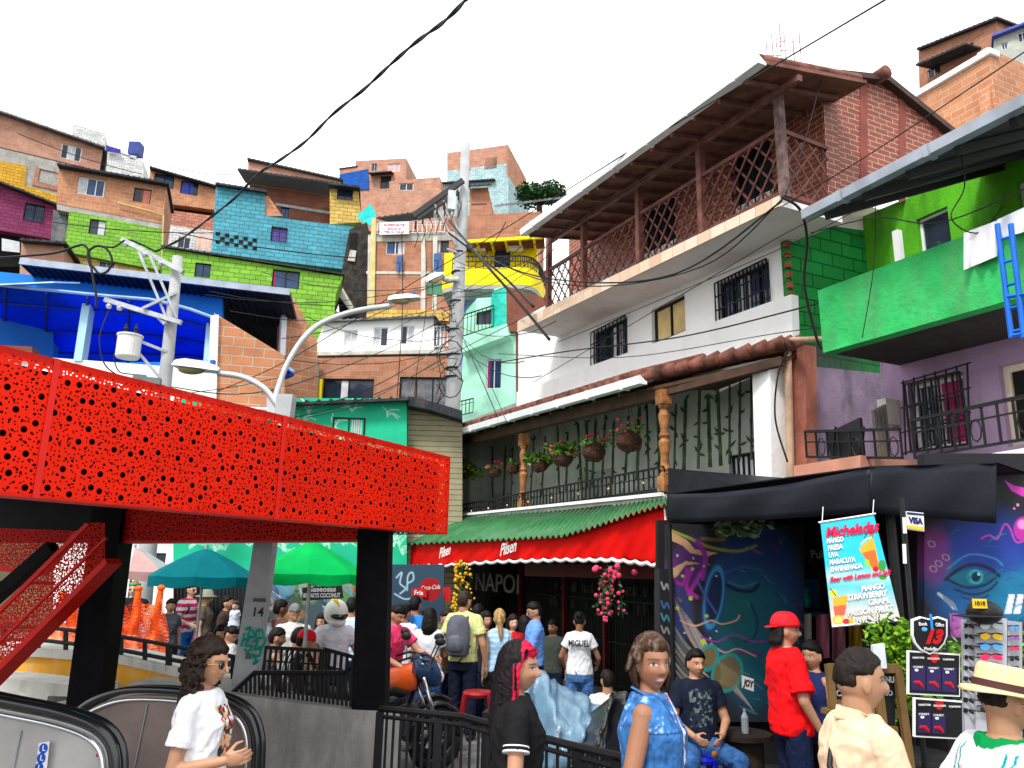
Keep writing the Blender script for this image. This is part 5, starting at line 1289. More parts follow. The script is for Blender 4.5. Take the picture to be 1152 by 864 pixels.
for x, y in ((141, 278), (162, 290), (122, 348), (134, 350), (180, 300)):
 m.lathe(pt(x, y, 14.8)+U3*.02, [(.04, 0), (.06, .05), (.03, .09), (.05, .12)], 8)
m.build('insulators', M_lampg, lp)
nP = PL(287, 700, 6.9, 0)
pn = thing('numbered_pole', 'grey square concrete pole with the number 14 and green graffiti', 'utility pole', tuple(base_of(nP, [(270, 780)])))
a, b = nP.P(272, 800, -.1), nP.P(300, 605, -.1); top_ = b+(b-a)*.9
m = MB(); d = (top_-a);
q0 = [a+Vector((sx*.10, sy*.10, 0)) for sx, sy in ((-1, -1), (1, -1), (1, 1), (-1, 1))]; q1 = [top_+Vector((sx*.072, sy*.072, 0)) for sx, sy in ((-1, -1), (1, -1), (1, 1), (-1, 1))]
q00 = [p-(d*(a.z/d.z)) for p in q0]
m.add(q00+q1, [(0, 1, 2, 3), (4, 5, 6, 7)]+[(i, (i+1) % 4, 4+(i+1) % 4, 4+i) for i in range(4)]); m.build('shaft', M_pole, pn)
m = MB(); ax = (b-a).normalized(); text_on(m, '14', nP.P(290, 689, .04), Vector((1, 0, 0)), ax, Vector((0, -1, 0)), .105, bold=.002); m.build('number', M_black, pn)
m = MB(); m.box(nP.P(292, 675, .035), (.11, .01, .03)); m.build('number_plate', simple('grey_plate', (.1, .1, .1), .6), pn)
M_gg = simple('graffiti_green', (.0, .32, .24), .6)
m = MB(); rnd = random.Random(5)
def scr(mb, pts, r, pl_, off):
 P_ = [pl_.P(x, y, off) for x, y in smooth_pts(pts, 5)]; mb.tube(P_, r, 4)
for pts in ([(276, 708), (282, 706), (279, 715), (286, 716), (284, 708)], [(288, 710), (294, 708), (296, 716), (289, 718), (288, 711)], [(274, 720), (280, 718), (276, 726), (283, 727), (279, 733), (275, 730)], [(285, 722), (290, 720), (287, 730), (294, 728), (291, 738), (284, 736)], [(282, 736), (288, 741), (285, 747), (291, 743)], [(275, 712), (273, 720), (271, 727)], [(296, 716), (298, 722), (292, 732)]):
 scr(m, pts, .011, nP, .045)
m.build('graffiti', M_gg, pn)
m = MB(); m.box(nP.P(279, 738, .045), (.045, .004, .05)); m.build('small_sticker', simple('dark_sticker', (.1, .1, .1), .5), pn)
def lamp(label, armpx, Y0, Y1, headpx, w_, h_, ang, hy):
 e = thing('street_lamp', label, 'street lamp', tuple(pt(armpx[0][0], armpx[0][1], Y0)), 'street lamps')
 sp = smooth_pts(armpx, 8); n = len(sp); P_ = [pt(x, y, Y0+(Y1-Y0)*i/(n-1)) for i, (x, y) in enumerate(sp)]
 m = MB(); m.tube(P_, .032*Y0/8, 10); m.build('arm', M_lampg, e, smooth=True)
 c = pt(headpx[0], headpx[1], Y1); L = w_*Y1/FPX; H = h_*Y1/FPX
 M_ = Matrix.Rotation(ang, 3, 'Y'); m = MB()
 prof = [(-.5, .25), (-.46, .42), (-.3, .52), (.1, .5), (.38, .36), (.5, .2)]
 vs = []
 for u, hh in prof:
  for k in range(10):
   a_ = PI*k/9; vs.append(c+M_ @ Vector((u*L, -math.cos(a_)*L*.2*(.6+hh), math.sin(a_)*H*hh*1.3)))
 m.add(vs, [(i*10+k, i*10+k+1, i*10+11+k, i*10+10+k) for i in range(5) for k in range(9)]+[tuple(range(10)), tuple(range(59, 49, -1))]+[tuple([i*10 for i in range(6)]+[i*10+9 for i in range(5, -1, -1)])])
 m.build('housing', simple('lamp_housing', (.66, .68, .70), .4, .2, var=.2, scale=6), e, smooth=False)
 m = MB(); m.ball(c+M_ @ Vector((-.12*L, 0, -.02*H)), (L*.3, L*.16, H*.35), 14); m.build('lens', simple('amber_lens', (.42, .33, .16), .25), e, smooth=True)
 m = MB(); m.lathe(c+M_ @ Vector((.30*L, 0, H*.45)), [(H*.2, 0), (H*.2, H*.3), (H*.12, H*.36)], 10); m.build('photocell', simple('photocell_blue', (.02, .12, .5), .4), e)
 return e
lamp('grey street lamp with an amber lens pointing left above the red canopy', [(322, 474), (312, 456), (296, 436), (272, 424), (245, 420)], 7.6, 7.6, (222, 416), 54, 17, .1, 0)
lamp('grey street lamp on a long curved arm pointing right in front of the brick houses', [(306, 464), (312, 440), (326, 404), (352, 370), (392, 352), (440, 344)], 8.6, 9.2, (455, 338), 38, 12, PI*0-.12, 0)
lamp('small street lamp fixed to the left of the tall central pole', [(515, 314), (505, 315), (500, 314)], 21.3, 21.1, (490, 314), 23, 12, -.5, 0)
m = MB(); q = nP.P(311, 462, .0); m.prism([pt(300, 446, 7.6), pt(306, 451, 7.6), pt(318, 472, 7.6), pt(300, 472, 7.6)], Vector((0, .15, 0))); m.build('pole_bracket', M_lampg, pn)
CG = 'overhead cables'
def cable(label, pts, r=.012, k=5, mat=None):
 """pts: (px, py, depth)"""
 P_ = [pt(*p) for p in pts]; Q = smooth_pts([tuple(p) for p in P_], 0) if False else None
 out = []
 q = [P_[0]]+P_+[P_[-1]]
 for i in range(1, len(q)-2):
  for j in range(8):
   t = j/8; a_, b_, c_, d_ = q[i-1], q[i], q[i+1], q[i+2]
   out.append((b_*2+(c_-a_)*t+(a_*2-b_*5+c_*4-d_)*t*t+(b_*3-a_-c_*3+d_)*t**3)*.5)
 out.append(P_[-1]); m = MB(); m.tube(out, r, k)
 return m.build('cable', mat or M_cable, label=label, cat='cable', group=CG, smooth=True, uv=False)
def sag(x0, y0, Y0, x1, y1, Y1, s=6, n=6):
 return [(x0+(x1-x0)*i/n, y0+(y1-y0)*i/n+s*4*(i/n)*(1-i/n), Y0+(Y1-Y0)*i/n) for i in range(n+1)]
for ph in (0, PI):
 base_ = [(526, -2), (500, 24), (470, 46), (440, 72), (410, 100), (375, 128), (345, 158), (315, 180), (290, 196), (265, 222), (235, 246), (205, 268), (175, 283)]
 sp = smooth_pts(base_, 8); n = len(sp); cc = []
 for i, (x, y) in enumerate(sp):
  Y = 6+9*i/(n-1); p = pt(x, y, Y); cc.append(p+Vector((math.cos(i*.55+ph)*.012, 0, math.sin(i*.55+ph)*.012)))
 m = MB(); m.tube(cc, .014, 6)
 if ph == 0: mm = m
 else:
  m.add(mm.v, mm.f); m.build('cable', M_cable, label='thick twisted black cable crossing the sky from the top centre to the left', cat='cable', group=CG, smooth=True, uv=False)
cable('thin black cable crossing the sky at the upper right past the antenna', sag(1002, -4, 5, 700, 175, 11, 0)+[(560, 262, 14), (470, 315, 15), (330, 402, 15), (245, 440, 15)], .009)
cable('dark cable from the hill to the white house gutter', [(505, 262, 21.2), (560, 305, 18), (600, 345, 15)], .03)
specs = [
('heavy black cable from the central pole down across the yellow balcony', [(505, 248, 21.2), (540, 290, 15), (575, 330, 14), (618, 382, 13)], .035),
('black cable sagging from the central pole across the lattice balcony', [(515, 262, 21.2), (560, 295, 14), (640, 316, 12), (760, 308, 10), (880, 226, 8.4)], .016),
('second black cable sagging across the lattice balcony', [(508, 258, 21.2), (570, 300, 14), (660, 322, 12), (790, 300, 10), (882, 222, 8.4)], .012),
('black cable crossing the white wall from left to the green balcony', [(560, 408, 14), (640, 395, 12.5), (760, 380, 11), (880, 352, 9.4), (1000, 318, 8), (1180, 262, 6)], .014),
('lower thin cable over the white wall', [(560, 398, 14), (700, 402, 12), (880, 374, 9.4), (1000, 360, 8)], .008),
('thin cable from the white house corner up to the right', [(600, 430, 14), (800, 312, 10.5), (885, 262, 9.2), (1000, 205, 8), (1170, 120, 6)], .008),
('thin cable crossing under the slab of the lattice balcony', [(628, 385, 13), (760, 330, 11), (882, 278, 9.2), (1010, 215, 8), (1170, 165, 6)], .007),
('bundled cable running down the pilaster', [(890, 390, 9.6), (876, 418, 9.7), (872, 470, 9.7), (886, 520, 9.7)], .016),
('bundle of cables hanging on the corner of the white house', [(880, 222, 8.3), (900, 236, 8.3), (908, 270, 8.5), (905, 320, 8.7), (918, 378, 8.8), (925, 392, 8.8)], .022),
('thin cable crossing the top of the green side wall', [(880, 232, 8.4), (960, 185, 7.5), (1060, 120, 6.5), (1180, 40, 5.5)], .008),
('thin cable rising from the balcony post to the gable', [(884, 218, 8.4), (905, 160, 8.6), (925, 84, 8.9)], .009),
('long cable from the lamp arm toward the mint house', [(250, 480, 12), (330, 470, 13), (430, 440, 15), (515, 395, 21.2), (600, 352, 15)], .012),
('cable from the left pole to the central pole below the white house', [(190, 435, 15), (300, 440, 15.5), (430, 395, 21.2), (512, 352, 21.2)], .014),
('second cable from the left pole to the central pole', [(205, 500, 13), (330, 465, 14), (430, 430, 15), (512, 378, 21.2)], .012),
('third cable from the left pole to the central pole', [(194, 445, 15), (330, 420, 15.5), (440, 372, 21.2), (512, 330, 21.2)], .010),
('cable falling from the central pole to the veranda roof', [(512, 360, 21.2), (530, 400, 15), (560, 470, 14)], .010),
('cable from the central pole to the mint house wall', [(512, 372, 21.2), (545, 420, 15.5), (572, 480, 15)], .008),
('cable running along the front of the dark brick house', [(345, 470, 15), (420, 448, 15.5), (510, 395, 21.2)], .010),
('cable from the hill down past the tall brick house', [(452, 262, 21.2), (453, 340, 21.2), (450, 400, 21.2), (445, 470, 21.2)], .016),
('second cable hanging beside the tall brick house', [(478, 262, 21.2), (480, 340, 21.2), (470, 410, 21.2), (462, 480, 21.2)], .012),
('third cable hanging beside the tall brick house', [(486, 262, 21.2), (487, 330, 21.2), (492, 400, 21.2), (500, 440, 21.2)], .012),
('cable in front of the yellow balcony house', [(518, 330, 21.2), (570, 296, 15), (640, 250, 13), (760, 180, 10)], .009),
('cable drooping at the right end of the green roof', [(912, 262, 7.6), (985, 245, 7), (1060, 250, 6.5), (1180, 200, 5.6)], .008),
('looped cable hanging from the green roof gutter', [(1080, 165, 6.5), (1085, 210, 6.5), (1070, 245, 6.5), (1100, 262, 6.5), (1130, 230, 6.3)], .008),
('thin vertical wire in front of the purple balcony', [(985, 232, 7.4), (983, 300, 7.4), (970, 380, 7.5)], .006),
]
for lab, pts, r in specs: cable(lab, pts, r*.8)
cpx = [(102, 300), (99, 285), (108, 277), (120, 280), (126, 292), (122, 304), (112, 308), (103, 300)]
cable('loose coil of black cable hanging above the blue tent', [(0, 290, 14.6), (60, 285, 14.6), (95, 276, 14.6)]+[(x, y, 14.6) for x, y in cpx]+[(108, 330, 14.6), (108, 345, 14.6)], .025)
cable('black cable from the coil to the left crossarm', [(110, 276, 14.6), (128, 278, 14.7), (145, 270, 14.8), (175, 283, 15)], .02)
cable('drop wire looping from the transformer', [(122, 350, 14.7), (112, 380, 14.5), (118, 410, 14.5), (140, 425, 14.6), (160, 424, 14.6)], .014)
cable('second drop wire looping from the transformer', [(134, 392, 14.5), (128, 400, 14.5), (134, 418, 14.5), (152, 422, 14.6), (170, 432, 14.6)], .012)
rnd = random.Random(9)
m = MB()
for k in range(11):
 y = rnd.uniform(345, 470); x = 508+rnd.uniform(-16, 16); P_ = [pt(x+rnd.uniform(-14, 14), y+i*rnd.uniform(5, 12)-10, 21) for i in range(4)]
 m.tube(P_, .012, 4)
for k in range(2):
 c = pt(508+rnd.uniform(-4, 4), 400+k*30, 21.1); m.tube([c+Vector((math.cos(a)*.33, 0, math.sin(a)*.45)) for a in [i*PI/6 for i in range(13)]], .014, 4)
m.build('wire_tangle', M_cable, mp)
m = MB(); rnd = random.Random(31)
for k in range(16):
 x1 = rnd.choice((rnd.uniform(225, 400), rnd.uniform(560, 640))); y0 = rnd.uniform(290, 400); y1 = y0+rnd.uniform(-30, 110) if x1 < 500 else y0+rnd.uniform(-60, 40)
 m.tube([pt(513+(x1-513)*i/8, y0+(y1-y0)*i/8+rnd.uniform(14, 16)*4*(i/8)*(1-i/8), 21.2-(5 if x1 < 500 else 8)*i/8) for i in range(9)], .009, 4)
m.build('drop_wires', M_cable, mp)
# ================================================================ mural shop at right
shop = thing('mural_shop', 'dark souvenir shop with painted walls under the black awning', 'shop', (*pt(960, 700, 8).xy, 0))
W1 = PL(752, 690, 8.0, 4)
P1 = Paint(750, 590, 905, 812, (.008, .008, .012), .9)
P1.ell(850, 690, 40, 85, (.0, .05, .12), soft=.5); P1.ell(852, 660, 34, 60, (.01, .045, .22), soft=.6, al=.8); P1.ell(850, 715, 30, 50, (.0, .12, .17), soft=.7, al=.9); P1.ell(828, 700, 14, 32, (.0, .14, .12), soft=.7, al=.5)
P1.ell(803, 672, 11, 34, (.01, .06, .28), rot=8, soft=.3); P1.ell(804, 672, 6, 24, (.0, .015, .08), rot=8, soft=.4); P1.ring(803, 672, 10, 33, 1.4, (.03, .28, .5), rot=8)
P1.line([(818, 658), (830, 664), (845, 665), (853, 658)], 2.8, (.0, .01, .04)); P1.line([(820, 655), (836, 660), (852, 655)], 1.6, (.03, .2, .4), .8); P1.line([(815, 645), (835, 638), (858, 642)], 2, (.02, .12, .35), .7)
P1.line([(845, 680), (852, 700), (848, 718), (838, 722)], 2, (.0, .03, .07), .8); P1.line([(828, 737), (842, 733), (858, 738)], 2.5, (.10, .02, .16), .8)
P1.ell(770, 640, 14, 26, (.12, .02, .2), rot=30, soft=.8, al=.8); P1.ell(762, 690, 12, 24, (.03, .05, .2), soft=.8, al=.8)
P1.poly([(755, 598), (772, 607), (782, 618), (808, 622), (795, 626), (776, 622), (768, 614), (755, 608)], (.62, .36, .20))
P1.line([(755, 597), (775, 605), (800, 616), (830, 620), (850, 614)], 2.2, (.30, .32, .03)); P1.line([(790, 606), (815, 607), (806, 600)], 2.6, (.22, .2, .03), .7)
P1.poly([(756, 640), (772, 631), (788, 634), (771, 636), (762, 648), (756, 652)], (.66, .40, .2))
P1.line([(785, 610), (793, 625), (790, 650)], 4, (.3, .02, .3)); P1.line([(778, 640), (772, 660), (784, 672)], 3, (.45, .02, .42)); P1.line([(788, 645), (775, 668)], 3, (.5, .02, .45)); P1.line([(757, 652), (768, 657), (773, 640)], 2.4, (.42, .02, .4))
P1.line([(784, 652), (792, 668), (806, 690)], 1.8, (.10, .12, .5), .8)
for k in range(9):
 P1.line([(758+k*3, 672+k*4), (775+k*5, 715+k*5), (800+k*6, 752+k*6)], 2.0, [(.5, .34, .26), (.25, .28, .27), (.3, .12, .18), (.38, .36, .34), (.12, .3, .3)][k % 5], .85, taper=True)
 P1.line([(757, 702+k*8), (772, 726+k*7), (798, 750+k*6)], 2.6, [(.3, .28, .25), (.14, .16, .17), (.42, .38, .34)][k % 3], .8, taper=True)
P1.line([(766, 698), (782, 704), (800, 698), (812, 702), (828, 698), (832, 692)], 1.2, (.7, .4, .26)); P1.line([(788, 716), (806, 722), (826, 714), (850, 722), (880, 716)], 1.2, (.3, .03, .35)); P1.line([(800, 724), (815, 734), (830, 730), (850, 738)], 1.2, (.6, .34, .3))
for cx, cy, r in ((777, 673, 2.4), (791, 722, 3), (762, 684, 2.2), (795, 693, 2), (768, 648, 1.8), (779, 640, 1.6)): P1.ell(cx, cy, r, r, (.5, .6, .03))
for cx, cy in ((762, 625), (780, 628), (792, 637), (806, 648), (799, 718), (770, 712), (812, 742), (806, 710), (759, 734), (830, 742)): P1.ell(cx, cy, 1.1, 1.1, (.6, .65, .6))
P1.ell(818, 757, 15, 20, (.14, .11, .05), rot=20, soft=.2); P1.ell(796, 740, 9, 13, (.16, .12, .05), rot=20, soft=.2)
for cx, cy, rx, ry in ((818, 757, 16, 21), (797, 740, 10, 14)): P1.ring(cx, cy, rx, ry, 2, (.0, .28, .27), rot=20)
for k in range(14): P1.line([(808+k*1.6, 744+k), (812+k*1.5, 756+k), (810+k*1.4, 768+k*.6)], .7, (.25, .2, .1), .7)
rnd = random.Random(77)
for k in range(46):
 x = rnd.uniform(756, 895); y = rnd.uniform(600, 800); a = rnd.uniform(.3, 1.2); l = rnd.uniform(6, 26)
 P1.line([(x, y), (x+l*.5*math.cos(a)+3, y+l*.5*math.sin(a)), (x+l*math.cos(a), y+l*math.sin(a)-3)], rnd.uniform(.7, 1.8), rnd.choice([(.02, .12, .3), (.0, .2, .25), (.15, .03, .2), (.02, .04, .14), (.3, .2, .15), (.05, .25, .3)]), .55, taper=True)
P1.noise(.03, .12, 2); P1.c *= .78
P1.panel(W1, 'painted_face_wall', shop, .1)
m = MB(); m.prism(poly3(W1, [(740, 585), (905, 585), (905, 860), (740, 860)], -.12), -W1.n*.1); m.build('side_wall', M_dark, shop)
GW = PL(749, 700, 7.9, 20)
pg = Paint(742, 640, 757, 860, (.01, .01, .012), .8)
for k, y in enumerate((655, 676, 690, 704, 722, 740)): pg.line([(744, y), (747, y+8), (750, y+2), (753, y+9)], 1.2, [(.4, .4, .42), (.03, .16, .45), (.03, .3, .4), (.3, .3, .3)][k % 4], .8)
pg.panel(GW, 'graffiti_pilaster', shop, .1)
BK = PL(960, 680, 9.2, 2); W2 = PL(1100, 640, 5.95, -3)
m = MB(); m.prism(poly3(BK, [(860, 583), (1200, 583), (1200, 860), (860, 860)]), -BK.n*.1); m.build('rear_wall', M_dark, shop)
m = MB(); a = pt(1046, 640, 6.1); b = pt(1046, 640, 9.3); b.x = a.x+.9; m.prism([Vector((a.x, a.y, 0)), Vector((b.x, b.y, 0)), Vector((b.x, b.y, 2.6)), Vector((a.x, a.y, 2.6))], Vector((.08, 0, 0))); m.build('partition', M_dark, shop)
P2 = Paint(1040, 510, 1216, 760, (.006, .006, .012), 1.0)
P2.ell(1110, 640, 55, 52, (.0, .03, .22), soft=.5); P2.ell(1105, 655, 42, 35, (.0, .12, .35), soft=.7, al=.8); P2.ell(1140, 660, 26, 30, (.0, .22, .38), soft=.6, al=.7); P2.ell(1120, 618, 40, 20, (.01, .03, .35), soft=.7, al=.8)
P2.ell(1052, 625, 12, 22, (.25, .02, .2), soft=.8, al=.7)
P2.poly([(1068, 652), (1078, 644), (1092, 640), (1108, 642), (1119, 650), (1106, 656), (1090, 659), (1076, 657)], (.0, .16, .26)); P2.ell(1097, 649, 9, 8, (.0, .3, .38), soft=.2); P2.ell(1098, 649, 4.6, 5, (.0, .02, .05)); P2.ell(1101, 646, 1.6, 1.6, (.5, .85, .9)); P2.ring(1098, 649, 7, 7, 1, (.03, .5, .6))
P2.line([(1064, 652), (1078, 641), (1096, 635), (1114, 640), (1124, 648)], 2.6, (.0, .01, .04)); P2.line([(1068, 653), (1088, 661), (1108, 658), (1120, 650)], 1.8, (.0, .02, .06)); P2.line([(1074, 663), (1094, 669), (1112, 664), (1122, 655)], 1.6, (.0, .02, .08)); P2.line([(1082, 672), (1098, 675), (1112, 670)], 1.2, (.0, .03, .1))
P2.line([(1066, 640), (1090, 624), (1118, 628), (1128, 636)], 1.4, (.05, .35, .6), .6)
P2.line([(1104, 606), (1113, 602), (1122, 606), (1130, 590), (1136, 594), (1144, 610), (1160, 604)], 1.2, (.6, .05, .4))
P2.ell(1152, 595, 11, 13, (.55, .02, .4), soft=.1); P2.ell(1150, 590, 4, 4, (.8, .3, .65), soft=.6)
P2.poly([(1130, 540), (1138, 552), (1150, 558), (1170, 560), (1170, 548), (1150, 548), (1140, 546)], (.62, .03, .45)); P2.ell(1145, 568, 1.5, 1.5, (.8, .3, .6)); P2.ell(1141, 572, 1, 1, (.8, .3, .6))
P2.line([(1056, 668), (1066, 676), (1073, 684)], 2.4, (.55, .6, .65)); P2.poly([(1060, 668), (1074, 678), (1078, 688), (1062, 676)], (.2, .25, .35))
for x in (1130, 1140): P2.poly([(x, 690), (x+5, 668), (x+12, 668), (x+8, 690)], (.75, .78, .8))
for cx, cy in ((1050, 640), (1056, 634), (1064, 627), (1048, 612)): P2.ring(cx, cy, 4, 3, .8, (.4, .25, .4), rot=30)
for k in range(40):
 x = rnd.uniform(1045, 1200); y = rnd.uniform(600, 720); a = rnd.uniform(-.9, .9); l = rnd.uniform(8, 26)
 P2.line([(x, y), (x+l*.5, y+l*.5*math.sin(a)-2), (x+l, y+l*math.sin(a))], rnd.uniform(.6, 1.6), rnd.choice([(.0, .05, .25), (.0, .25, .45), (.02, .02, .12), (.0, .15, .3)]), .5, taper=True)
P2.noise(.04, .09, 5); P2.c *= .8; P2.panel(W2, 'painted_eye_wall', shop, .12)
m = MB(); a = Vector((1.9, 7.7, 3.1)); m.prism([Vector((1.75, 8.3, 2.64)), Vector((2.7, 6.1, 2.64)), Vector((4.3, 6.2, 2.64)), Vector((6.5, 9.4, 2.64)), Vector((1.9, 9.4, 2.64))], U3*.1); m.build('ceiling', M_dark, shop)
sf_ = BK.shift(.1); m = MB(); m.prism(poly3(sf_, [(872, 652), (922, 652), (922, 684), (872, 684)]), -BK.n*.03); m.build('shelf_back', simple('lit_shelf_blue', (.0, .06, .16), .6), shop)  # turquoise light on the shelf put into its colour
m = MB(); m.prism(poly3(sf_, [(858, 648), (872, 648), (872, 700), (858, 700)], .05), -BK.n*.05); m.prism(poly3(sf_, [(858, 688), (926, 688), (926, 694), (858, 694)], .15), -BK.n*.2); m.build('shelf_frame', simple('lit_shelf_teal', (.0, .10, .11), .5), shop)  # frame colour carries the same turquoise light
m = MB()
for x, w__ in ((885, 3), (896, 4), (908, 3)): m.lathe(sf_.P(x, 683, .1), [(.03, 0), (.05, .08), (.02, .14), (.04, .2)], 8)
m.build('bottles', simple('green_glassware', (.02, .4, .3), .2), shop)
for x, c, yb, lab in ((905, (.5, .45, .4), 738, 'cream shirt on the shop clothes rail, leftmost'), (925, (.40, .12, .18), 742, 'dusty pink shirt on the shop clothes rail, second from left'), (943, (.45, .15, .22), 744, 'rose shirt on the shop clothes rail, third from left'), (962, (.45, .26, .02), 745, 'mustard shirt on the shop clothes rail, fourth from left'), (978, (.04, .05, .08), 745, 'navy shirt on the shop clothes rail, rightmost')):
 m = MB(); cloth(m, PL(x, 700, 8.2, 15), x-7, 692, x+8, 690, yb-692, yb-692, 0, 8, 5, .04, x); o = m.build('hanging_shirt', simple('cl%d' % x, c, .9), label=lab, cat='shirt', group='shirts hanging in the shop', smooth=True)
def sign_board(label, pl, quad, mat, cat='sign', name='sign', thick=.03, off=0, letters=(), lmat=None, group=None):
 s_ = thing(name, label, cat, tuple(pl.P((quad[0][0]+quad[1][0])/2, max(q[1] for q in quad), off)), group)
 m = MB(); m.prism(poly3(pl, quad, off), -pl.n*thick); m.build('board', mat, s_)
 by = {}
 for tx_, x, y, sz, ww, mt, rot in letters:
  by.setdefault(mt.name, (mt, MB())); text_on(by[mt.name][1], tx_, pl.P(x, y, off+.002), pl.t if pl.t.x > 0 else -pl.t, U3, pl.n, sz, width=ww, rot=rot, bold=.002)
 for mt, mb_ in by.values(): mb_.build('lettering', mt, s_)
 return s_
M_red = simple('sign_red', (.55, .01, .012), .4); M_yl = simple('sign_yellow', (.85, .55, .02), .4); M_bk = simple('letter_black', (.01, .01, .012), .5); M_navy = simple('letter_navy', (.01, .015, .10), .5)
M_wh = simple('letter_white', (.82, .82, .84), .5); M_grey = simple('chalk_grey', (.35, .35, .36), .8)
K = PL(1003, 645, 8.3, 5)
s_ = thing('round_sign', 'dim round red drink sign with white script behind the tall drinks banner', 'sign', tuple(K.P(1003, 660)))
m = MB(); m.lathe(K.P(1003, 640), [(.17, 0), (.17, .02)], 28, axis=K.n); m.build('disc', simple('dim_red', (.28, .01, .012), .5), s_)
m = MB(); text_on(m, 'Coca-Cola', K.P(1003, 640, .025), K.t, U3, K.n, .1, width=.3, shear=.4, rot=.05); m.build('lettering', simple('dim_white', (.4, .38, .38), .6), s_)
sign_board('small framed sign with pale letters at the back of the shop', PL(920, 624, 8.6, 3), [(911, 613), (930, 613), (930, 633), (911, 633)], M_bk, letters=[('Pull', 920, 624, .12, .15, M_grey, 0)])
BN = PL(970, 640, 5.35, -9)
P3 = Paint(922, 578, 1013, 705, (.02, .55, .72), .55)
x = P3.X; y = P3.Y
t_ = np.clip((y-655)/45, 0, 1)[..., None]; P3.c = P3.c*(1-t_)+np.array((.78, .60, .48))*t_
t_ = np.clip(1-np.abs(y-648)/12, 0, 1)[..., None]*.6; P3.c = P3.c*(1-t_)+np.array((.75, .85, .85))*t_
P3.poly([(966, 617), (982, 604), (990, 640), (983, 644)], (.85, .42, .02)); P3.poly([(969, 622), (984, 618), (989, 640), (984, 643)], (.85, .15, .02)); P3.line([(968, 612), (975, 606), (982, 604)], 1, (.9, .7, .1)); P3.line([(982, 605), (978, 596), (972, 605)], .8, (.02, .1, .3)); P3.ell(980, 599, 3, 3.5, (.7, .08, .04)); P3.ell(992, 636, 4, 6, (.03, .30, .04)); P3.ell(985, 640, 3, 3, (.5, .0, .03)); P3.ell(975, 633, 2.5, 3.5, (.3, .7, .02)); P3.ell(993, 649, 4, 3, (.05, .3, .03))
P3.poly([(936, 672), (954, 669), (950, 692), (939, 694)], (.85, .42, .03)); P3.poly([(937, 682), (952, 680), (950, 692), (939, 694)], (.80, .12, .06)); P3.ell(937, 667, 4, 4, (.75, .75, .02)); P3.line([(934, 662), (940, 670)], .8, (.02, .02, .05)); P3.ell(943, 697, 6, 5, (.9, .45, .02)); P3.ell(943, 697, 4, 3.4, (.9, .68, .2)); P3.ell(952, 699, 4, 3, (.6, .02, .03)); P3.ell(959, 698, 4, 3, (.7, .5, .02)); P3.ell(968, 700, 4, 3, (.1, .35, .03)); P3.ell(976, 700, 4, 3, (.3, .45, .03))
def bq(x, y):
 a = (x-922)/91; b = (y-578)/127
 tx0, ty0 = 923+60*a, 587-8*a; bx0, by0 = 936+77*a, 704-7*a
 return tx0+(bx0-tx0)*b, ty0+(by0-ty0)*b
bn = thing('drinks_banner', 'tall turquoise drinks menu banner with a pink title hanging from the black awning', 'banner', tuple(BN.P(975, 702)))
h_, w_ = P3.X.shape; xx = 922+91*np.linspace(0, 1, w_);
pts = []; cols = []
for j in range(h_):
 for i in range(w_):
  X, Y_ = bq(922+91*i/(w_-1), 578+127*j/(h_-1)); pts.append(BN.P(X, Y_))
  ii = int(np.clip((X-922)/.55, 0, w_-1)); jj = int(np.clip((Y_-578)/.55, 0, h_-1)); cols.append(P3.c[jj, ii])
panel_mesh(pts, w_, h_, np.array(cols), -BN.n*.01, 'cloth', bn, .4)
M_hot = simple('magenta_lettering', (.72, .01, .08), .5)
up_ = (BN.P(930, 640)-BN.P(936, 690)).normalized(); rt_ = (BN.P(980, 578)-BN.P(930, 585)).normalized()
m = MB(); text_on(m, 'Micheladas', BN.P(958, 596, .006), rt_, U3, BN.n, .098, bold=.003, shear=.25, width=.355); m.build('title_lettering', M_hot, bn)
m = MB(); text_on(m, 'Beer with Lemon and Salt', BN.P(967, 648, .006), rt_, U3, BN.n, .05, bold=.0012, shear=.4, width=.40); m.build('script_lettering', M_hot, bn)
m = MB()
for tx_, xl, yy, ww in (('MANGO', 930, 609, .11), ('FRESA', 931, 617, .10), ('UVA', 932, 625, .065), ('MARACUYA', 933, 633, .17), ('ENVENENADA', 934, 641, .21)): text_on(m, tx_, BN.P(xl, yy, .006)+rt_*(ww/2), rt_, U3, BN.n, .046, width=ww, bold=.002)
for tx_, xr, yy, ww in (('MANGO', 995, 659, .15), ('STRAWBERRY', 998, 667, .26), ('GRAPE', 1001, 675, .14), ('PASSION FRUIT', 1004, 684, .29), ('ENVENENADA', 1007, 693, .27)): text_on(m, tx_, BN.P(xr, yy, .006)-rt_*(ww/2), rt_, U3, BN.n, .052, width=ww, bold=.002)
m.build('menu_lettering', M_wh, bn)
m = MB(); m.tube([BN.P(921, 588), BN.P(985, 578)], .008, 6); m.tube([BN.P(936, 705), BN.P(1013, 698)], .008, 6); m.build('rods', M_alu, bn)
m = MB(); m.tube([BN.P(925, 586), BN.P(926, 570)], .003, 4); m.tube([BN.P(982, 578), BN.P(983, 562)], .003, 4); m.build('strings', M_trim, bn)
VS = PL(1030, 586, 5.0, 6)
s_ = sign_board('small white card payment sign with a navy word and orange stripe on the black post', VS, [(1020, 575), (1039, 577), (1040, 598), (1020, 595)], M_wh, letters=[('VISA', 1030, 586, .055, .095, M_navy, -.08)])
m = MB(); m.prism(poly3(VS, [(1020.5, 590.5), (1039.5, 593), (1039.5, 597), (1020.5, 594)], .002), VS.n*.002); m.build('stripe', M_yl, s_)
m = MB(); m.prism(poly3(VS, [(1020.5, 576), (1039, 578), (1039, 580), (1020.5, 578.5)], .002), VS.n*.002); m.build('top_stripe', M_navy, s_)
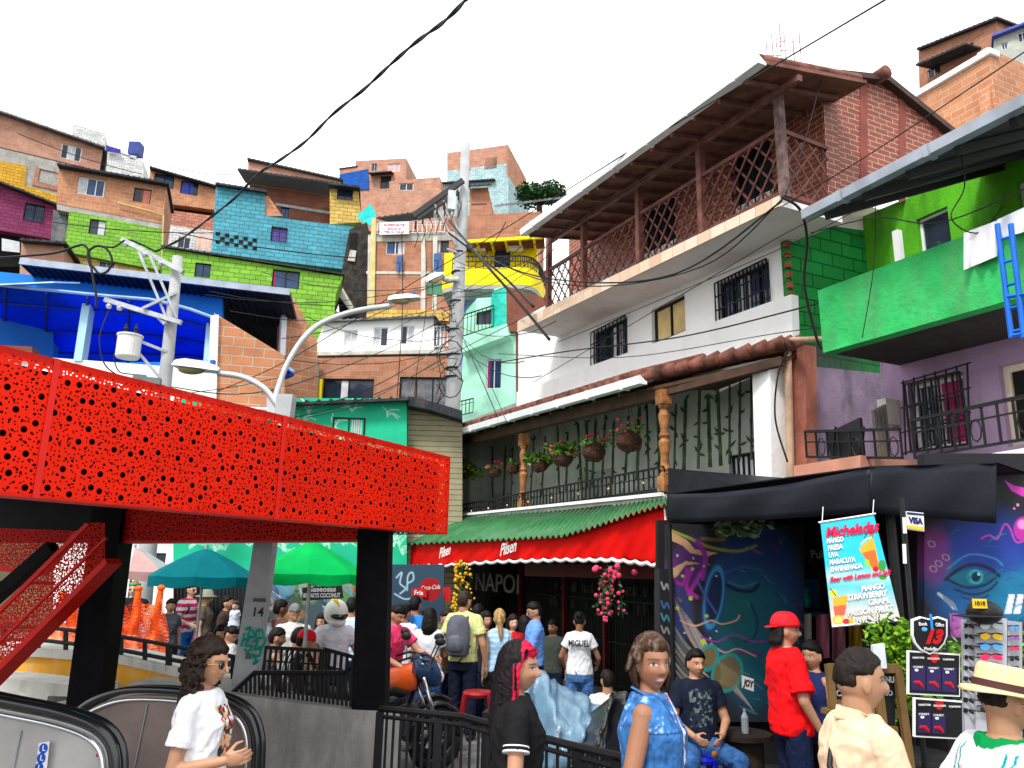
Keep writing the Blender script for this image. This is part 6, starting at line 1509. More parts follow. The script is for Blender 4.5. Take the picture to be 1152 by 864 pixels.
m = MB(); m.tube([Vector((*VS.P(1014, 600).xy, 0)), VS.P(1014, 560)], .016, 6); m.build('black_post', M_black, label='black post carrying the small white card sign', cat='post')
m = MB()
for y0, y1 in ((582, 600), (612, 634)): m.prism(poly3(VS, [(1015, y0), (1019, y0), (1020, y1), (1016, y1)], .04), VS.n*.002)
m.build('sticker_strips', M_wh, label='pair of torn white sticker strips on the black post', cat='sticker')
SH = PL(1046, 715, 4.6, 6)
def shield(pl, cx, cy, w__, h__, off=0):
 pts = [(-.5, -.42), (-.25, -.5), (0, -.44), (.25, -.5), (.5, -.42), (.5, 0), (.42, .2), (.25, .38), (0, .5), (-.25, .38), (-.42, .2), (-.5, 0)]
 return [pl.P(cx+x*w__, cy+y*h__, off) for x, y in pts]
s_ = thing('shield_sign', 'black shield shaped sign with a red number and white border above the posters', 'sign', tuple(SH.P(1046, 737)))
m = MB(); m.prism(shield(SH, 1046, 715, 40, 43), -SH.n*.015); m.build('border', M_wh, s_)
m = MB(); m.prism(shield(SH, 1046, 715, 36, 39, .001), SH.n*.002); m.build('field', M_bk, s_)
m = MB(); text_on(m, '13', SH.P(1048, 717, .005), SH.t, U3, SH.n, .1, bold=.006, shear=.5); m.build('number', M_red, s_)
m = MB(); text_on(m, 'Book', SH.P(1038, 702, .005), SH.t, U3, SH.n, .028, width=.05); text_on(m, 'Office', SH.P(1057, 703, .005), SH.t, U3, SH.n, .028, width=.05); text_on(m, 'Medellin', SH.P(1047, 730, .005), SH.t, U3, SH.n, .026, width=.08); m.build('lettering', M_wh, s_)
m = MB(); m.box(SH.P(1048, 701, .006), (.014, .004, .1)); m.build('blue_tape', simple('blue_tape', (.02, .25, .75), .5), s_)
m = MB(); m.ball(SH.P(1040, 708, .004), (.018, .003, .012), 8); m.build('blue_emblem', simple('emblem_blue', (.1, .4, .75), .5), s_)
def poster(label, quad, n, Y):
 pl = PL(quad[0][0], quad[0][1], Y, 6); s_ = thing('poster_board', label, 'poster board', tuple(pl.P((quad[0][0]+quad[1][0])/2, quad[2][1])))
 x0, y0 = quad[0]; x1, y1 = quad[2]
 m = MB(); m.prism(poly3(pl, [(x0, y0), (x1, y0+4), (x1, y1+3), (x0, y1)]), -pl.n*.02); m.build('frame', M_trim, s_)
 m = MB(); m.prism(poly3(pl, [(x0+1.2, y0+1.5), (x1-1.2, y0+5.5), (x1-1.2, y1+1), (x0+1.2, y1-1.8)], .001), pl.n*.002); m.build('field', M_bk, s_)
 wd = (x1-x0-6)/3
 m1, m2, m3 = MB(), MB(), MB()
 for k in range(n):
  a = x0+3+wd*k*1.0; yt = y0+16+k*1.2; m1.prism(poly3(pl, [(a, yt), (a+wd-1.5, yt+1), (a+wd-1.5, y1-4+k), (a, y1-5+k)], .004), pl.n*.002)
  for q in range(3): m2.ball(pl.P(a+wd*.4+q*2, (yt+y1)/2+3+q, .008), (.022, .003, .009), 8, M=Matrix.Rotation(.5*q, 3, 'Y'))
  m3.ball(pl.P(a+wd*.35, yt+6, .008), (.012, .003, .008), 7); text_on(m3, 'STREET', pl.P(a+wd*.45, yt+2.5, .007), pl.t, U3, pl.n, .014, width=.06)
 m1.build('picture_panels', simple('poster_indigo', (.03, .02, .10), .5), s_); m2.build('red_marks', M_red, s_)
 for k in range(3): text_on(m3, ['GRAFFITI TOUR', 'ESCALERAS', 'COMUNA'][k], pl.P(x0+11+k*17, y0+8+k, .005), pl.t, U3, pl.n, .014, width=.07)
 m3.build('small_lettering', M_wh, s_)
 m = MB(); m.prism(shield(pl, (x0+x1)/2, y0+9, 9, 10, .005), pl.n*.002); m.build('crest', M_red, s_)
 return s_
poster('white framed black poster board with three dark pictures below the shield sign', [(1022, 732), (1080, 732), (1080, 781), (1022, 781)], 3, 4.6)
poster('lower white framed poster board with two pictures behind the man in the hat', [(1029, 785), (1084, 785), (1084, 829), (1029, 829)], 2, 4.5)
sign_board('narrow purple and orange sticker strip left of the sunglasses rack', PL(1078, 704, 4.5, 6), [(1072, 690), (1083, 691), (1084, 717), (1074, 717)], simple('purple_strip', (.35, .1, .35), .5, var=.7, scale=30))
m_ = [simple('lime_leaf', (.22, .42, .01), .5, var=.4), simple('lime_leaf_dark', (.06, .2, .01), .6, var=.5)]
hd = thing('hedge_plant', 'bright lime green leafy bush behind the poster boards', 'bush', (*pt(1022, 800, 5.2).xy, 0))
leafcrown('foliage', pt(1024, 757, 5.3), .32, .25, .36, 2600, .045, m_, hd, 8, 8)
leafcrown('foliage', pt(1012, 735, 5.2), .16, .16, .20, 700, .045, m_, hd, 5, 4)
m = MB(); p = pt(1022, 800, 5.3); m.lathe((p.x, p.y, 0), [(.2, 0), (.28, .5), (.3, .9), (.25, .92)], 16); m.build('planter', simple('dark_planter', (.03, .03, .03), .7), hd)
hd2 = thing('hedge_plant', 'lime green leafy bush at the right edge behind the sunglasses rack', 'bush', (*pt(1160, 800, 5.2).xy, 0))
leafcrown('foliage', pt(1158, 735, 5.3), .18, .2, .3, 900, .045, m_, hd2, 9, 6)
m = MB(); p = pt(1158, 780, 5.3); m.lathe((p.x, p.y, 0), [(.2, 0), (.28, .5), (.3, 1.0), (.25, 1.02)], 16); m.build('planter', simple('dark_planter', (.03, .03, .03), .7), hd2)
RK = PL(1105, 760, 4.1, -6)
rk = thing('sunglasses_rack', 'grey revolving rack full of coloured sunglasses with a black cap on top', 'display rack', (*RK.P(1110, 760, -.15).xy, 0))
m = MB(); m.prism([RK.P(1084, 697), RK.P(1096, 697), RK.P(1096, 840), RK.P(1086, 840)], -RK.n*.03)
m.prism([RK.P(1097, 697, .02), RK.P(1133, 696, .02), RK.P(1132, 845, .02), RK.P(1098, 845, .02)], -RK.n*.03)
m.prism([RK.P(1134, 698), RK.P(1150, 700, -.05), RK.P(1150, 845, -.05), RK.P(1134, 845)], -RK.n*.03); m.build('panels', simple('rack_grey', (.42, .43, .47), .4, .2, var=.2), rk)
m = MB(); p = RK.P(1112, 850, -.12); m.tube([Vector((p.x, p.y, 0)), Vector((p.x, p.y, 1.3))], .03, 8); m.lathe((p.x, p.y, 0), [(.25, 0), (.25, .03)], 16); m.build('stand', M_iron, rk)
lens = [(.55, .6, .6), (.85, .5, .02), (.08, .35, .8), (.85, .03, .12), (.6, .65, .65), (.85, .55, .02), (.02, .02, .02), (.3, .1, .4), (.02, .02, .02)]
M_lens = [simple('lens_%d' % i, c, .15) for i, c in enumerate(lens)]
M_arm = M_black
def glasses(c, t, n, mat, parent_label, s=.06, sc=1):
 g_ = thing('sunglasses', parent_label, 'sunglasses', tuple(c), 'sunglasses on the rack')
 m = MB()
 for k in (-1, 1):
  pts = [c+t*(k*s*.56+math.cos(a)*s*.46)+U3*(math.sin(a)*s*.28-(.004 if math.cos(a)*k > 0 else 0)) for a in [i*2*PI/12 for i in range(12)]]; m.prism(pts, n*.004)
 m.build('lenses', mat, g_)
 m = MB(); m.tube([c+t*(-s*1.06)+U3*s*.22, c+t*(-s*.5)+U3*s*.30, c+U3*s*.2, c+t*(s*.5)+U3*s*.30, c+t*(s*1.06)+U3*s*.22], .003, 4)
 for k in (-1, 1): m.tube([c+t*(k*s*1.06)+U3*s*.22, c+t*(k*s*1.0)-n*.02+U3*s*.2, c+t*(k*s*.9)-n*.05+U3*s*.1], .003, 4)
 m.build('frame', M_arm, g_); return g_
names = ['clear lensed', 'yellow lensed', 'blue lensed', 'pink red lensed', 'pale grey lensed', 'amber lensed', 'black', 'violet lensed', 'dark']
ords = ['topmost', 'second from the top', 'third from the top', 'fourth from the top', 'fifth from the top', 'sixth from the top', 'seventh from the top', 'eighth from the top', 'lowest']
for i in range(9):
 glasses(RK.P(1115, 704+i*11.7, .05), RK.t, RK.n, M_lens[i], '%s sunglasses, %s in the middle row of the rack' % (names[i], ords[i]), .052)
 glasses(RK.P(1141, 706+i*11.6, .0), (RK.t*.85-RK.n*.5).normalized(), (RK.n+RK.t*.5).normalized(), M_lens[(i*5+2) % 9], '%s sunglasses, %s in the right row of the rack' % (names[(i*5+2) % 9], ords[i]), .035)
 glasses(RK.P(1090, 704+i*12, .02), (RK.t*.4+RK.n*.9).normalized(), -RK.t, M_lens[6 if i % 3 else 8], 'dark sunglasses edge on, %s in the left row of the rack' % ords[i], .03)
CPn = PL(1106, 685, 4.05, -4)
cp = thing('baseball_hat', 'black cap with a yellow patch lying on top of the sunglasses rack', 'cap', tuple(CPn.P(1106, 697)))
m = MB(); m.ball(CPn.P(1107, 689), (.085, .08, .06), 16); m.build('crown', M_black, cp, smooth=True)
m = MB(); m.ball(CPn.P(1100, 693, .04), (.13, .07, .008), 16); m.build('brim', M_black, cp, smooth=True)
m = MB(); m.box(CPn.P(1102, 679, .08), (.07, .006, .045), 0); m.build('patch', M_yl, cp)
m = MB(); text_on(m, '1010', CPn.P(1102, 679, .086), Vector((1, 0, 0)), U3, Vector((0, -1, 0)), .03, width=.05); m.build('patch_lettering', M_bk, cp)
EB = PL(985, 780, 5.0, 18)
def easel(label, q, Y, az, board, letters=()):
 pl = PL(q[0][0], q[0][1], Y, az); e = thing('easel_board', label, 'easel', (*pl.P((q[0][0]+q[1][0])/2, q[2][1]).xy, 0))
 m = MB(); x0, y0 = q[0]; x1, y1 = q[2]
 m.beam(pl.P(x0, y0-4), Vector((*pl.P(x0, y0).xy, .0))+pl.n*.1, .045, .03); m.beam(pl.P(x1, y0-4), Vector((*pl.P(x1, y0).xy, .0))+pl.n*.1, .045, .03)
 m.beam(pl.P(x0, y0), pl.P(x1, y0), .03, .05); m.beam(pl.P(x0, y1), pl.P(x1, y1), .03, .05); m.build('frame', simple('ochre_wood', (.16, .09, .03), .7, var=.5), e)
 m = MB(); m.prism(poly3(pl, [(x0+2, y0+2), (x1-2, y0+2), (x1-2, y1-2), (x0+2, y1-2)], -.01), -pl.n*.02); m.build('board', board, e)
 m = MB()
 for tx_, x, y, sz, ww in letters: text_on(m, tx_, pl.P(x, y, .0), pl.t, U3, pl.n, sz, width=ww, bold=.001)
 if m.v: m.build('lettering', M_grey, e)
 return e
easel('ochre framed chalkboard with pale letters between the two seated customers and the bush', [(932, 751), (966, 751), (966, 792)], 5.2, 12, M_bk, [('PA E', 945, 756, .07, .16), ('TODO', 950, 768, .05, .14), ('CAFE', 950, 780, .05, .12)])
easel('ochre framed black board standing right of the man in the beige polo shirt', [(985, 752), (1009, 748), (1009, 822)], 4.9, 10, M_bk, [('MENU', 997, 765, .05, .1), ('FRIO', 997, 780, .04, .08)])
sign_board('small white leaning card in front of the easel', PL(990, 740, 4.8, 0), [(982, 726), (995, 724), (998, 752), (984, 752)], simple('pale_card', (.65, .7, .75), .6))
m = MB(); rk2 = PL(1000, 830, 5.1, 10); m.prism(poly3(rk2, [(955, 806), (1012, 800), (1012, 806), (955, 812)], .1), -rk2.n*.3); m.build('low_bench', simple('ochre_wood', (.30, .18, .06), .6), label='low ochre wooden bench under the easels', cat='bench')
sp = pt(834, 812, 7.35); st = thing('spool_table', 'dark wooden cable spool used as a table against the mural', 'table', (sp.x, sp.y, 0))
m = MB(); m.lathe((sp.x, sp.y, .60), [(.26, 0), (.26, .04)], 24); m.lathe((sp.x, sp.y, 0), [(.26, 0), (.26, .04)], 24); m.build('discs', simple('dark_spool_wood', (.02, .013, .01), .8, var=.5), st)
m = MB(); m.lathe((sp.x, sp.y, .04), [(.18, 0), (.18, .56)], 16); m.build('drum', simple('spool_drum', (.035, .022, .015), .8, var=.6, scale=8), st)
m = MB(); c = pt(838, 812, 7.3); m.lathe((c.x, c.y, .642), [(.03, 0), (.032, .02), (.032, .13), (.012, .17), (.013, .2)], 12); m.build('bottle', simple('clear_plastic', (.25, .27, .3), .1), label='clear plastic bottle on the spool table', cat='bottle')
sign_board('small tilted white sign by the elbow of the man in the red shirt', PL(842, 714, 6.6, 5), [(836, 760), (848, 764), (848, 778), (836, 774)], simple('pale_sign', (.5, .5, .5), .6), letters=[('JOY', 842, 769, .07, .08, M_bk, -.2)])
lv = thing('trailing_plant', 'pale leaved vine hanging under the black awning above the painted face', 'plant', tuple(pt(835, 592, 7.6)))
leafcrown('foliage', pt(838, 593, 7.5), .30, .2, .10, 240, .09, [simple('pale_leaf', (.25, .32, .16), .5, var=.5), M_lf[1]], lv, 3, 8)
# ================================================================ bar things
def basket(label, x, y, Y, r, flowers=None, leafy=0, top=None, seed=0, trail=0):
 c = pt(x, y, Y); b = thing('hanging_basket', label, 'hanging basket', tuple(c-U3*r), 'hanging baskets on the veranda')
 m = MB(); m.ball(c, (r, r, r*.8), 12); m.v = [v+Vector((noise.noise(v*14)*.03, noise.noise(v*15+Vector((9, 0, 0)))*.03, noise.noise(v*13+Vector((0, 7, 0)))*.03)) for v in m.v]; m.build('pot', simple('coir', (.085, .04, .025), .95, var=.6, scale=20, bmp=.02, bscale=60), b)
 tp = c+U3*(top or .75); m = MB()
 for k in range(3): a = k*2.1+.5; m.tube([c+Vector((math.cos(a)*r, math.sin(a)*r, r*.4)), tp], .004, 3)
 m.build('wires', M_iron, b)
 g_ = [simple('veranda_leaf', (.05, .16, .02), .55, var=.5), simple('veranda_leaf_light', (.25, .42, .06), .5, var=.4)]
 leafcrown('foliage', c+U3*r*.8, r*1.3+leafy, r*1.1, r*.7+leafy*.5, 160+int(leafy*900), .07 if not leafy else .13, g_ if not leafy else g_[::-1], b, seed, 5)
 if flowers:
  fm_ = MB(); rnd = random.Random(seed+50)
  for k in range(7): fm_.ball(c+Vector((rnd.uniform(-1.3, 1.3)*r, -r*.5, rnd.uniform(.4, 1.8)*r)), .028, 6)
  fm_.build('flowers', flowers, b)
 return b
M_fpk = simple('pink_petals', (.75, .03, .12), .6); M_frd = simple('red_petals', (.65, .01, .03), .6)
def vY(x, off): return F.P(x, 500, off).y
for (x, y, r, fl_, lf_, lab) in ((524, 532, .16, None, .35, 'broad leaved pale green hanging basket at the left end of the veranda'), (557, 532, .14, M_fpk, 0, 'small dark hanging basket second from the left of the veranda'), (577, 527, .15, None, 0, 'hanging basket just left of the left turned post'), (607, 524, .17, None, .12, 'hanging basket of variegated leaves right of the left turned post'), (633, 516, .19, M_fpk, .10, 'hanging basket with pink and white flowers in the middle of the veranda'), (668, 509, .21, M_frd, 0, 'round coir hanging basket with a few red flowers, second from the right'), (707, 497, .22, M_fpk, 0, 'largest coir hanging basket with pink flowers nearest the right turned post')):
 basket(lab, x, y, vY(x, .95), r, fl_, lf_, seed=int(x))
def flowerhang(label, x, y, Y, col, hgt, sd_, round_=None):
 c = pt(x, y, Y); b = thing('flower_hanging', label, 'hanging flowers', tuple(c-U3*hgt), 'artificial flowers under the red awning')
 rnd = random.Random(sd_); lm_, fm_, sm_ = MB(), MB(), MB()
 for s__ in range(7):
  dx = rnd.uniform(-.22, .22); L = hgt*rnd.uniform(.6, 1); p = c+Vector((dx*.6, 0, 0)); pts = [p+Vector((dx*.5*(q/5), rnd.uniform(-.03, .03), -L*q/5+.03*math.sin(q))) for q in range(6)]; sm_.tube(pts, .006, 4)
  for k in range(26):
   a = rnd.random()*4.99; i = int(a); q = pts[i].lerp(pts[i+1], a-i)+Vector((rnd.uniform(-.05, .05), rnd.uniform(-.05, .05), rnd.uniform(-.03, .03)))
   if rnd.random() < (.35 if round_ else .5): fm_.ball(q, rnd.uniform(.014, .03), 6)
   else:
    u = Vector((rnd.gauss(0, 1), rnd.gauss(0, 1), rnd.gauss(0, 1))).normalized()*.035; v = u.orthogonal().normalized()*.012; lm_.add([q-u, q+v, q+u, q-v], [(0, 1, 2, 3)])
 if round_:
  for k in range(6): fm_.ball(c+Vector((rnd.uniform(-.25, .25), rnd.uniform(-.05, .05), rnd.uniform(-.1, .08))), .038, 8)
 fm_.build('flowers', col, b); lm_.build('leaves', M_lf[1], b, fixn=False); sm_.build('stems', M_lf[0], b)
flowerhang('yellow artificial flowers hanging at the left under the red awning', 517, 632, 12.2, simple('yellow_petals', (.75, .42, .01), .6), .75, 2)
flowerhang('red and pink artificial flowers hanging at the right under the red awning', 690, 640, 9.6, simple('rose_petals', (.75, .06, .16), .6), .62, 3, True)
Kc = PL(481, 662, 13.5, 0)
s_ = thing('round_sign', 'round dark red drink sign with white script under the left end of the awning', 'sign', tuple(Kc.P(482, 673)))
m = MB(); m.lathe(Kc.P(484, 663), [(.19, 0), (.19, .03)], 28, axis=Kc.n); m.build('disc', simple('cola_red', (.34, .008, .01), .4), s_)
m = MB(); text_on(m, 'Coca-Cola', Kc.P(484, 661, .035), Kc.t, U3, Kc.n, .1, width=.32, shear=.4, rot=.1); m.build('lettering', M_wh, s_)
sign_board('small bright red square drink sign left of the round one', PL(470, 666, 13.4, 0), [(463, 662), (480, 662), (480, 672), (463, 672)], M_red, letters=[('Fria', 471, 667, .1, .15, M_wh, 0)])
sign_board('red vertical drink panel right of the round sign', PL(503, 668, 13.6, 0), [(499, 661), (507, 661), (507, 676), (499, 676)], M_red)
wl = PL(455, 680, 14.2, 0); pn_ = Paint(438, 635, 500, 700, (.015, .05, .09), .8)
for pts in ([(446, 650), (452, 644), (450, 656), (456, 662), (450, 668)], [(458, 664), (459, 648), (464, 644), (465, 652), (459, 656)], [(444, 668), (456, 674), (470, 671)]): pn_.line(pts, 1.1, (.35, .5, .6))
pb_ = pn_.panel(wl, 'graffiti_wall', None, .1, label='blue graffiti covered wall piece beside the bar', cat='wall')
m = MB(); text_on(m, 'NAPOI', F.P(558, 657, 1.2), -F.t, U3, F.n, .52, width=2.2, bold=.004, shear=0); m.build('name_lettering', simple('dim_lettering', (.14, .11, .10), .7), bar)
m = MB(); q = poly3(F, [(590, 634), (742, 636), (742, 652), (590, 648)], 1.7); m.prism(q, -F.n*.05); m.build('fascia', simple('maroon_fascia', (.10, .004, .006), .6), bar)
def stool(label, c, col, s=1.0):
 e = thing('plastic_stool', label, 'stool', c, None)
 m = MB(); m.lathe(Vector(c)+U3*.42*s, [(.12, -.03), (.16, -.03), (.17, 0), (.15, .025), (.02, .03)], 20); m.build('seat', col, e, smooth=False)
 for k in range(4):
  a = PI/4+k*PI/2; d = Vector((math.cos(a), math.sin(a), 0)); m = MB(); m.beam(Vector(c)+d*.20*s, Vector(c)+d*.13*s+U3*.42*s, .05, .03, up=d); m.build('leg', col, e)
 return e
M_blp = simple('blue_plastic', (.01, .02, .55), .35); M_rdp = simple('red_plastic', (.28, .01, .015), .4)
p = atz(790, 858, 0);
ps_ = pt(784, 800, 7.1); stool('bright blue plastic stool under the seated man in the navy t-shirt', (ps_.x, ps_.y, 0), M_blp, 1.15)
ps_ = pt(537, 790, 9.3); stool('dark red plastic stool standing by the bar crowd', (ps_.x, ps_.y, 0), M_rdp, 1.5)
def umbrella(label, x, yt, yr, hw, Y, mats, panels=8, valance=.12, group='market umbrellas'):
 top = pt(x, yt, Y); rim = pt(x, yr, Y); Rr = hw*Y/FPX; e = thing('market_umbrella', label, 'umbrella', (top.x, top.y, 0), group)
 H = top.z-rim.z; c = Vector((top.x, top.y, rim.z))
 ms = [MB() for _ in mats]
 for k in range(panels):
  mm_ = ms[k % len(mats)]; a0 = 2*PI*k/panels+.2; a1 = 2*PI*(k+1)/panels+.2; vs = []; nn = 6
  for i in range(nn+1):
   r = i/nn; z = H*(1-r**1.25)
   for q in range(5):
    f_ = q/4; a = a0+(a1-a0)*f_; rr = r*Rr*(math.cos((a1-a0)/2)/math.cos(a-(a0+a1)/2)*.5+.5); dz = -.05*math.sin(f_*PI)*r*H*.6
    vs.append(c+Vector((math.cos(a)*rr, math.sin(a)*rr, z+dz)))
  for q in range(5):
   f_ = q/4; v = vs[nn*5+q]; vs.append(v-U3*(valance*(1-.35*math.cos(f_*2*PI)*0+.25*math.sin(f_*PI))))
  mm_.add(vs, [(i*5+q, i*5+q+1, (i+1)*5+q+1, (i+1)*5+q) for i in range(nn+1) for q in range(4)])
 for mm_, mt in zip(ms, mats):
  o = mm_.build('canopy', mt, e, smooth=False); md = o.modifiers.new('s', 'SOLIDIFY'); md.thickness = .006
 m = MB(); m.tube([Vector((c.x, c.y, 0)), top+U3*.05], .02, 8); m.build('pole', M_galv, e)
 m = MB()
 for k in range(panels):
  a = 2*PI*k/panels+.2; m.tube([c+U3*(H*.95), c+Vector((math.cos(a)*Rr*.97, math.sin(a)*Rr*.97, -.02))], .008, 4)
 m.build('ribs', M_iron, e)
 return e
umbrella('teal blue market umbrella left of the numbered pole', 232, 617, 648, 56, 11.5, [fabric('teal_fabric', (.0, .20, .24))])
umbrella('bright green market umbrella right of the numbered pole', 352, 609, 645, 60, 8.6, [fabric('green_fabric', (.0, .62, .14))], valance=.09)
umbrella('white and pale pink striped umbrella behind the black column', 152, 616, 642, 46, 13.5, [fabric('white_fabric', (.8, .8, .82)), fabric('pinkish_fabric', (.75, .5, .48)), simple('grey_fabric', (.35, .36, .38), .7)], 9)
PB = PL(366, 668, 9.6, 0)
sign_board('black board with white hand lettering hanging below the green umbrella', PB, [(340, 661), (384, 658), (386, 673), (340, 676)], M_bk, letters=[('Gaseosas', 362, 663, .085, .34, M_grey, .03), ('BREAKYS COCONUT', 362, 670, .07, .44, M_grey, .03)])
gw = PL(340, 680, 12.5, 4); gp = Paint(296, 640, 432, 760, (.04, .07, .09), 1.2); rnd = random.Random(4)
for k in range(60):
 gp.ell(rnd.uniform(300, 430), rnd.uniform(650, 740), rnd.uniform(3, 14), rnd.uniform(3, 9), rnd.choice([(.30, .12, .02), (.10, .25, .08), (.02, .15, .35), (.35, .3, .05), (.25, .06, .04), (.1, .3, .35), (.02, .02, .02), (.3, .3, .28)]), rot=rnd.uniform(0, 90), soft=.2, al=.75)
for k in range(26):
 x = rnd.uniform(300, 425); y = rnd.uniform(655, 720); gp.line([(x, y), (x+rnd.uniform(-9, 9), y+6), (x+rnd.uniform(-9, 9), y-4)], .9, rnd.choice([(.02, .02, .02), (.4, .5, .5), (.1, .3, .5)]))
gp.panel(gw, 'graffiti_wall', None, .15, label='multicoloured graffiti wall behind the seated customers under the green umbrella', cat='wall')
m = MB(); dk = PL(250, 700, 14.5, 4); m.prism(poly3(dk, [(195, 652), (300, 652), (300, 750), (195, 750)]), -dk.n*.1); m.build('dark_board_fence', simple('dark_fence', (.02, .03, .03), .8), label='dark slatted board fence behind the tourists under the teal umbrella', cat='fence')
fs_ = MB(); mx2 = PL(225, 680, 14.2, 4)
for i in range(24): fs_.prism(poly3(mx2, [(196+i*4.3, 658), (198+i*4.3, 658), (198+i*4.3, 700), (196+i*4.3, 700)]), -mx2.n*.03)
fs_.build('slat_fence', M_iron, label='row of thin black slats under the teal umbrella', cat='fence')
tt = pt(330, 745, 8.6); tb_ = thing('cafe_table', 'dark cafe table among the seated customers behind the parapet', 'table', (tt.x, tt.y, 0))
m = MB(); m.lathe((tt.x, tt.y, .72), [(.38, 0), (.38, .03)], 24); m.build('tabletop', simple('dark_green_top', (.02, .05, .04), .4), tb_)
m = MB(); m.tube([(tt.x, tt.y, 0), (tt.x, tt.y, .72)], .03, 8); m.lathe((tt.x, tt.y, 0), [(.22, 0), (.22, .03)], 16); m.build('pedestal', M_iron, tb_)
M_or = simple('orange_plastic', (.85, .12, .01), .5, var=.15); M_orl = simple('faded_orange_base', (.85, .32, .16), .6, var=.1); M_wtape = simple('reflective_tape', (.8, .8, .8), .35)
def netmat():
 m, nt, b = _new('orange_netting'); uv = N(nt, 'ShaderNodeUVMap').outputs[0]
 v = N(nt, 'ShaderNodeTexVoronoi'); v.voronoi_dimensions = '2D'; v.feature = 'DISTANCE_TO_EDGE'; v.inputs['Scale'].default_value = 24; v.inputs['Randomness'].default_value = .35
 nt.links.new(uv, v.inputs['Vector']); q = nt.nodes.new('ShaderNodeMath'); q.operation = 'LESS_THAN'; q.inputs[1].default_value = .14; nt.links.new(v.outputs['Distance'], q.inputs[0]); nt.links.new(q.outputs[0], b.inputs['Alpha'])
 b.inputs['Base Color'].default_value = (.85, .10, .01, 1); b.inputs['Roughness'].default_value = .6; return m
M_net = netmat()
def cone(label, bx, by, tx_, ty, Y):
 a = pt(bx, by, Y); b = pt(tx_, ty, Y); a.z = max(a.z, .0); e = thing('traffic_post', label, 'traffic cone', tuple(a), 'orange traffic posts on the raised paving')
 d = b-a; L = d.length; ax = d.normalized()
 m = MB(); m.lathe(a+ax*.12, [(.085, 0), (.06, L*.25), (.04, L*.8), (.035, L*.86), (.05, L*.87), (.05, L*.9), (.02, L*.93)], 14, axis=ax); m.build('post', M_or, e, smooth=False)
 m = MB(); m.prism([a+Vector((sx*.2, sy*.2, 0)) for sx, sy in ((-1, -1), (1, -1), (1, 1), (-1, 1))], U3*.05)
 m.add([a+Vector((sx*.19, sy*.19, .05)) for sx, sy in ((-1, -1), (1, -1), (1, 1), (-1, 1))]+[a+ax*.3+Vector((sx*.06, sy*.06, 0)) for sx, sy in ((-1, -1), (1, -1), (1, 1), (-1, 1))], [(4, 5, 6, 7)]+[(i, (i+1) % 4, 4+(i+1) % 4, 4+i) for i in range(4)]); m.build('base', M_orl, e)
 for f_ in (.42, .62):
  m = MB(); m.lathe(a+ax*(L*f_), [(.062-.02*f_, 0), (.06-.02*f_, .08)], 14, axis=ax); m.build('reflective_band', M_wtape, e)
labs = ['leftmost orange traffic post, behind the red brace', 'second orange traffic post from the left, behind the red brace', 'orange traffic post just right of the black column', 'orange traffic post in the middle of the netting', 'rightmost orange traffic post with a leaning tip']
for i, (bx, by, tx_, ty) in enumerate(((62, 730, 70, 672), (78, 732, 84, 670), (130, 738, 135, 662), (146, 741, 156, 664), (168, 743, 181, 663))): cone(labs[i], bx, by, tx_, ty, 10.2+.1*i)
def net(label, pts, Y, sd_):
 m = MB(); n = 26; pl = PL(pts[0][0], pts[0][1], Y, -10); vs = []
 top, bot = pts
 for j in range(9):
  for i in range(n+1):
   a = i/n; x = top[0][0]+(top[1][0]-top[0][0])*a; y0 = lin(top[2], x) if len(top) > 2 else top[0][1]+(top[1][1]-top[0][1])*a; y1 = bot
   vs.append(pl.P(x, y0+(y1-y0)*j/8, .09*math.sin(a*15+sd_)+.05*math.sin(j*1.3+a*8)))
 m.add(vs, [(j*(n+1)+i, j*(n+1)+i+1, (j+1)*(n+1)+i+1, (j+1)*(n+1)+i) for j in range(8) for i in range(n)])
 return m.build('safety_netting', M_net, label=label, cat='netting', smooth=True, group='orange safety netting', uv=True)
tp1 = [(128, 672), (135, 668), (146, 690), (156, 670), (166, 695), (181, 668), (190, 710)]
net('orange safety netting hung over the three right traffic posts', ((128, 672), (190, 690), tp1), 10.3, 1) if False else None
def net2(label, top, yb, Y, sd_):
 m = MB(); n = 40; pl = PL(top[0][0], top[0][1], Y, -10); vs = []
 for j in range(11):
  for i in range(n+1):
   a = i/n; x = top[0][0]+(top[-1][0]-top[0][0])*a; y0 = lin(top, x); vs.append(pl.P(x, y0+(yb-y0)*j/10, .09*math.sin(a*19+sd_)+.05*math.sin(j*1.3+a*8)))
 m.add(vs, [(j*(n+1)+i, j*(n+1)+i+1, (j+1)*(n+1)+i+1, (j+1)*(n+1)+i) for j in range(10) for i in range(n)])
 return m.build('safety_netting', M_net, label=label, cat='netting', smooth=True, group='orange safety netting')
net2('orange safety netting hung over the three right traffic posts', tp1, 740, 10.25, 1)
net2('second layer of orange netting bunched behind the right traffic posts', [(126, 680), (140, 684), (150, 676), (170, 680), (186, 690)], 742, 10.6, 3)
net2('orange safety netting hung over the two left traffic posts', [(56, 700), (70, 676), (86, 672), (100, 680), (112, 700)], 716, 10.1, 2)
m = MB(); sc_ = PL(85, 690, 10.9, 0); m.prism(poly3(sc_, [(74, 668), (112, 668), (112, 712), (74, 712)]), -sc_.n*.03); m.build('blue_board', simple('blue_board', (.03, .04, .3), .6, var=.5, scale=5), label='blue board behind the left orange netting', cat='board')
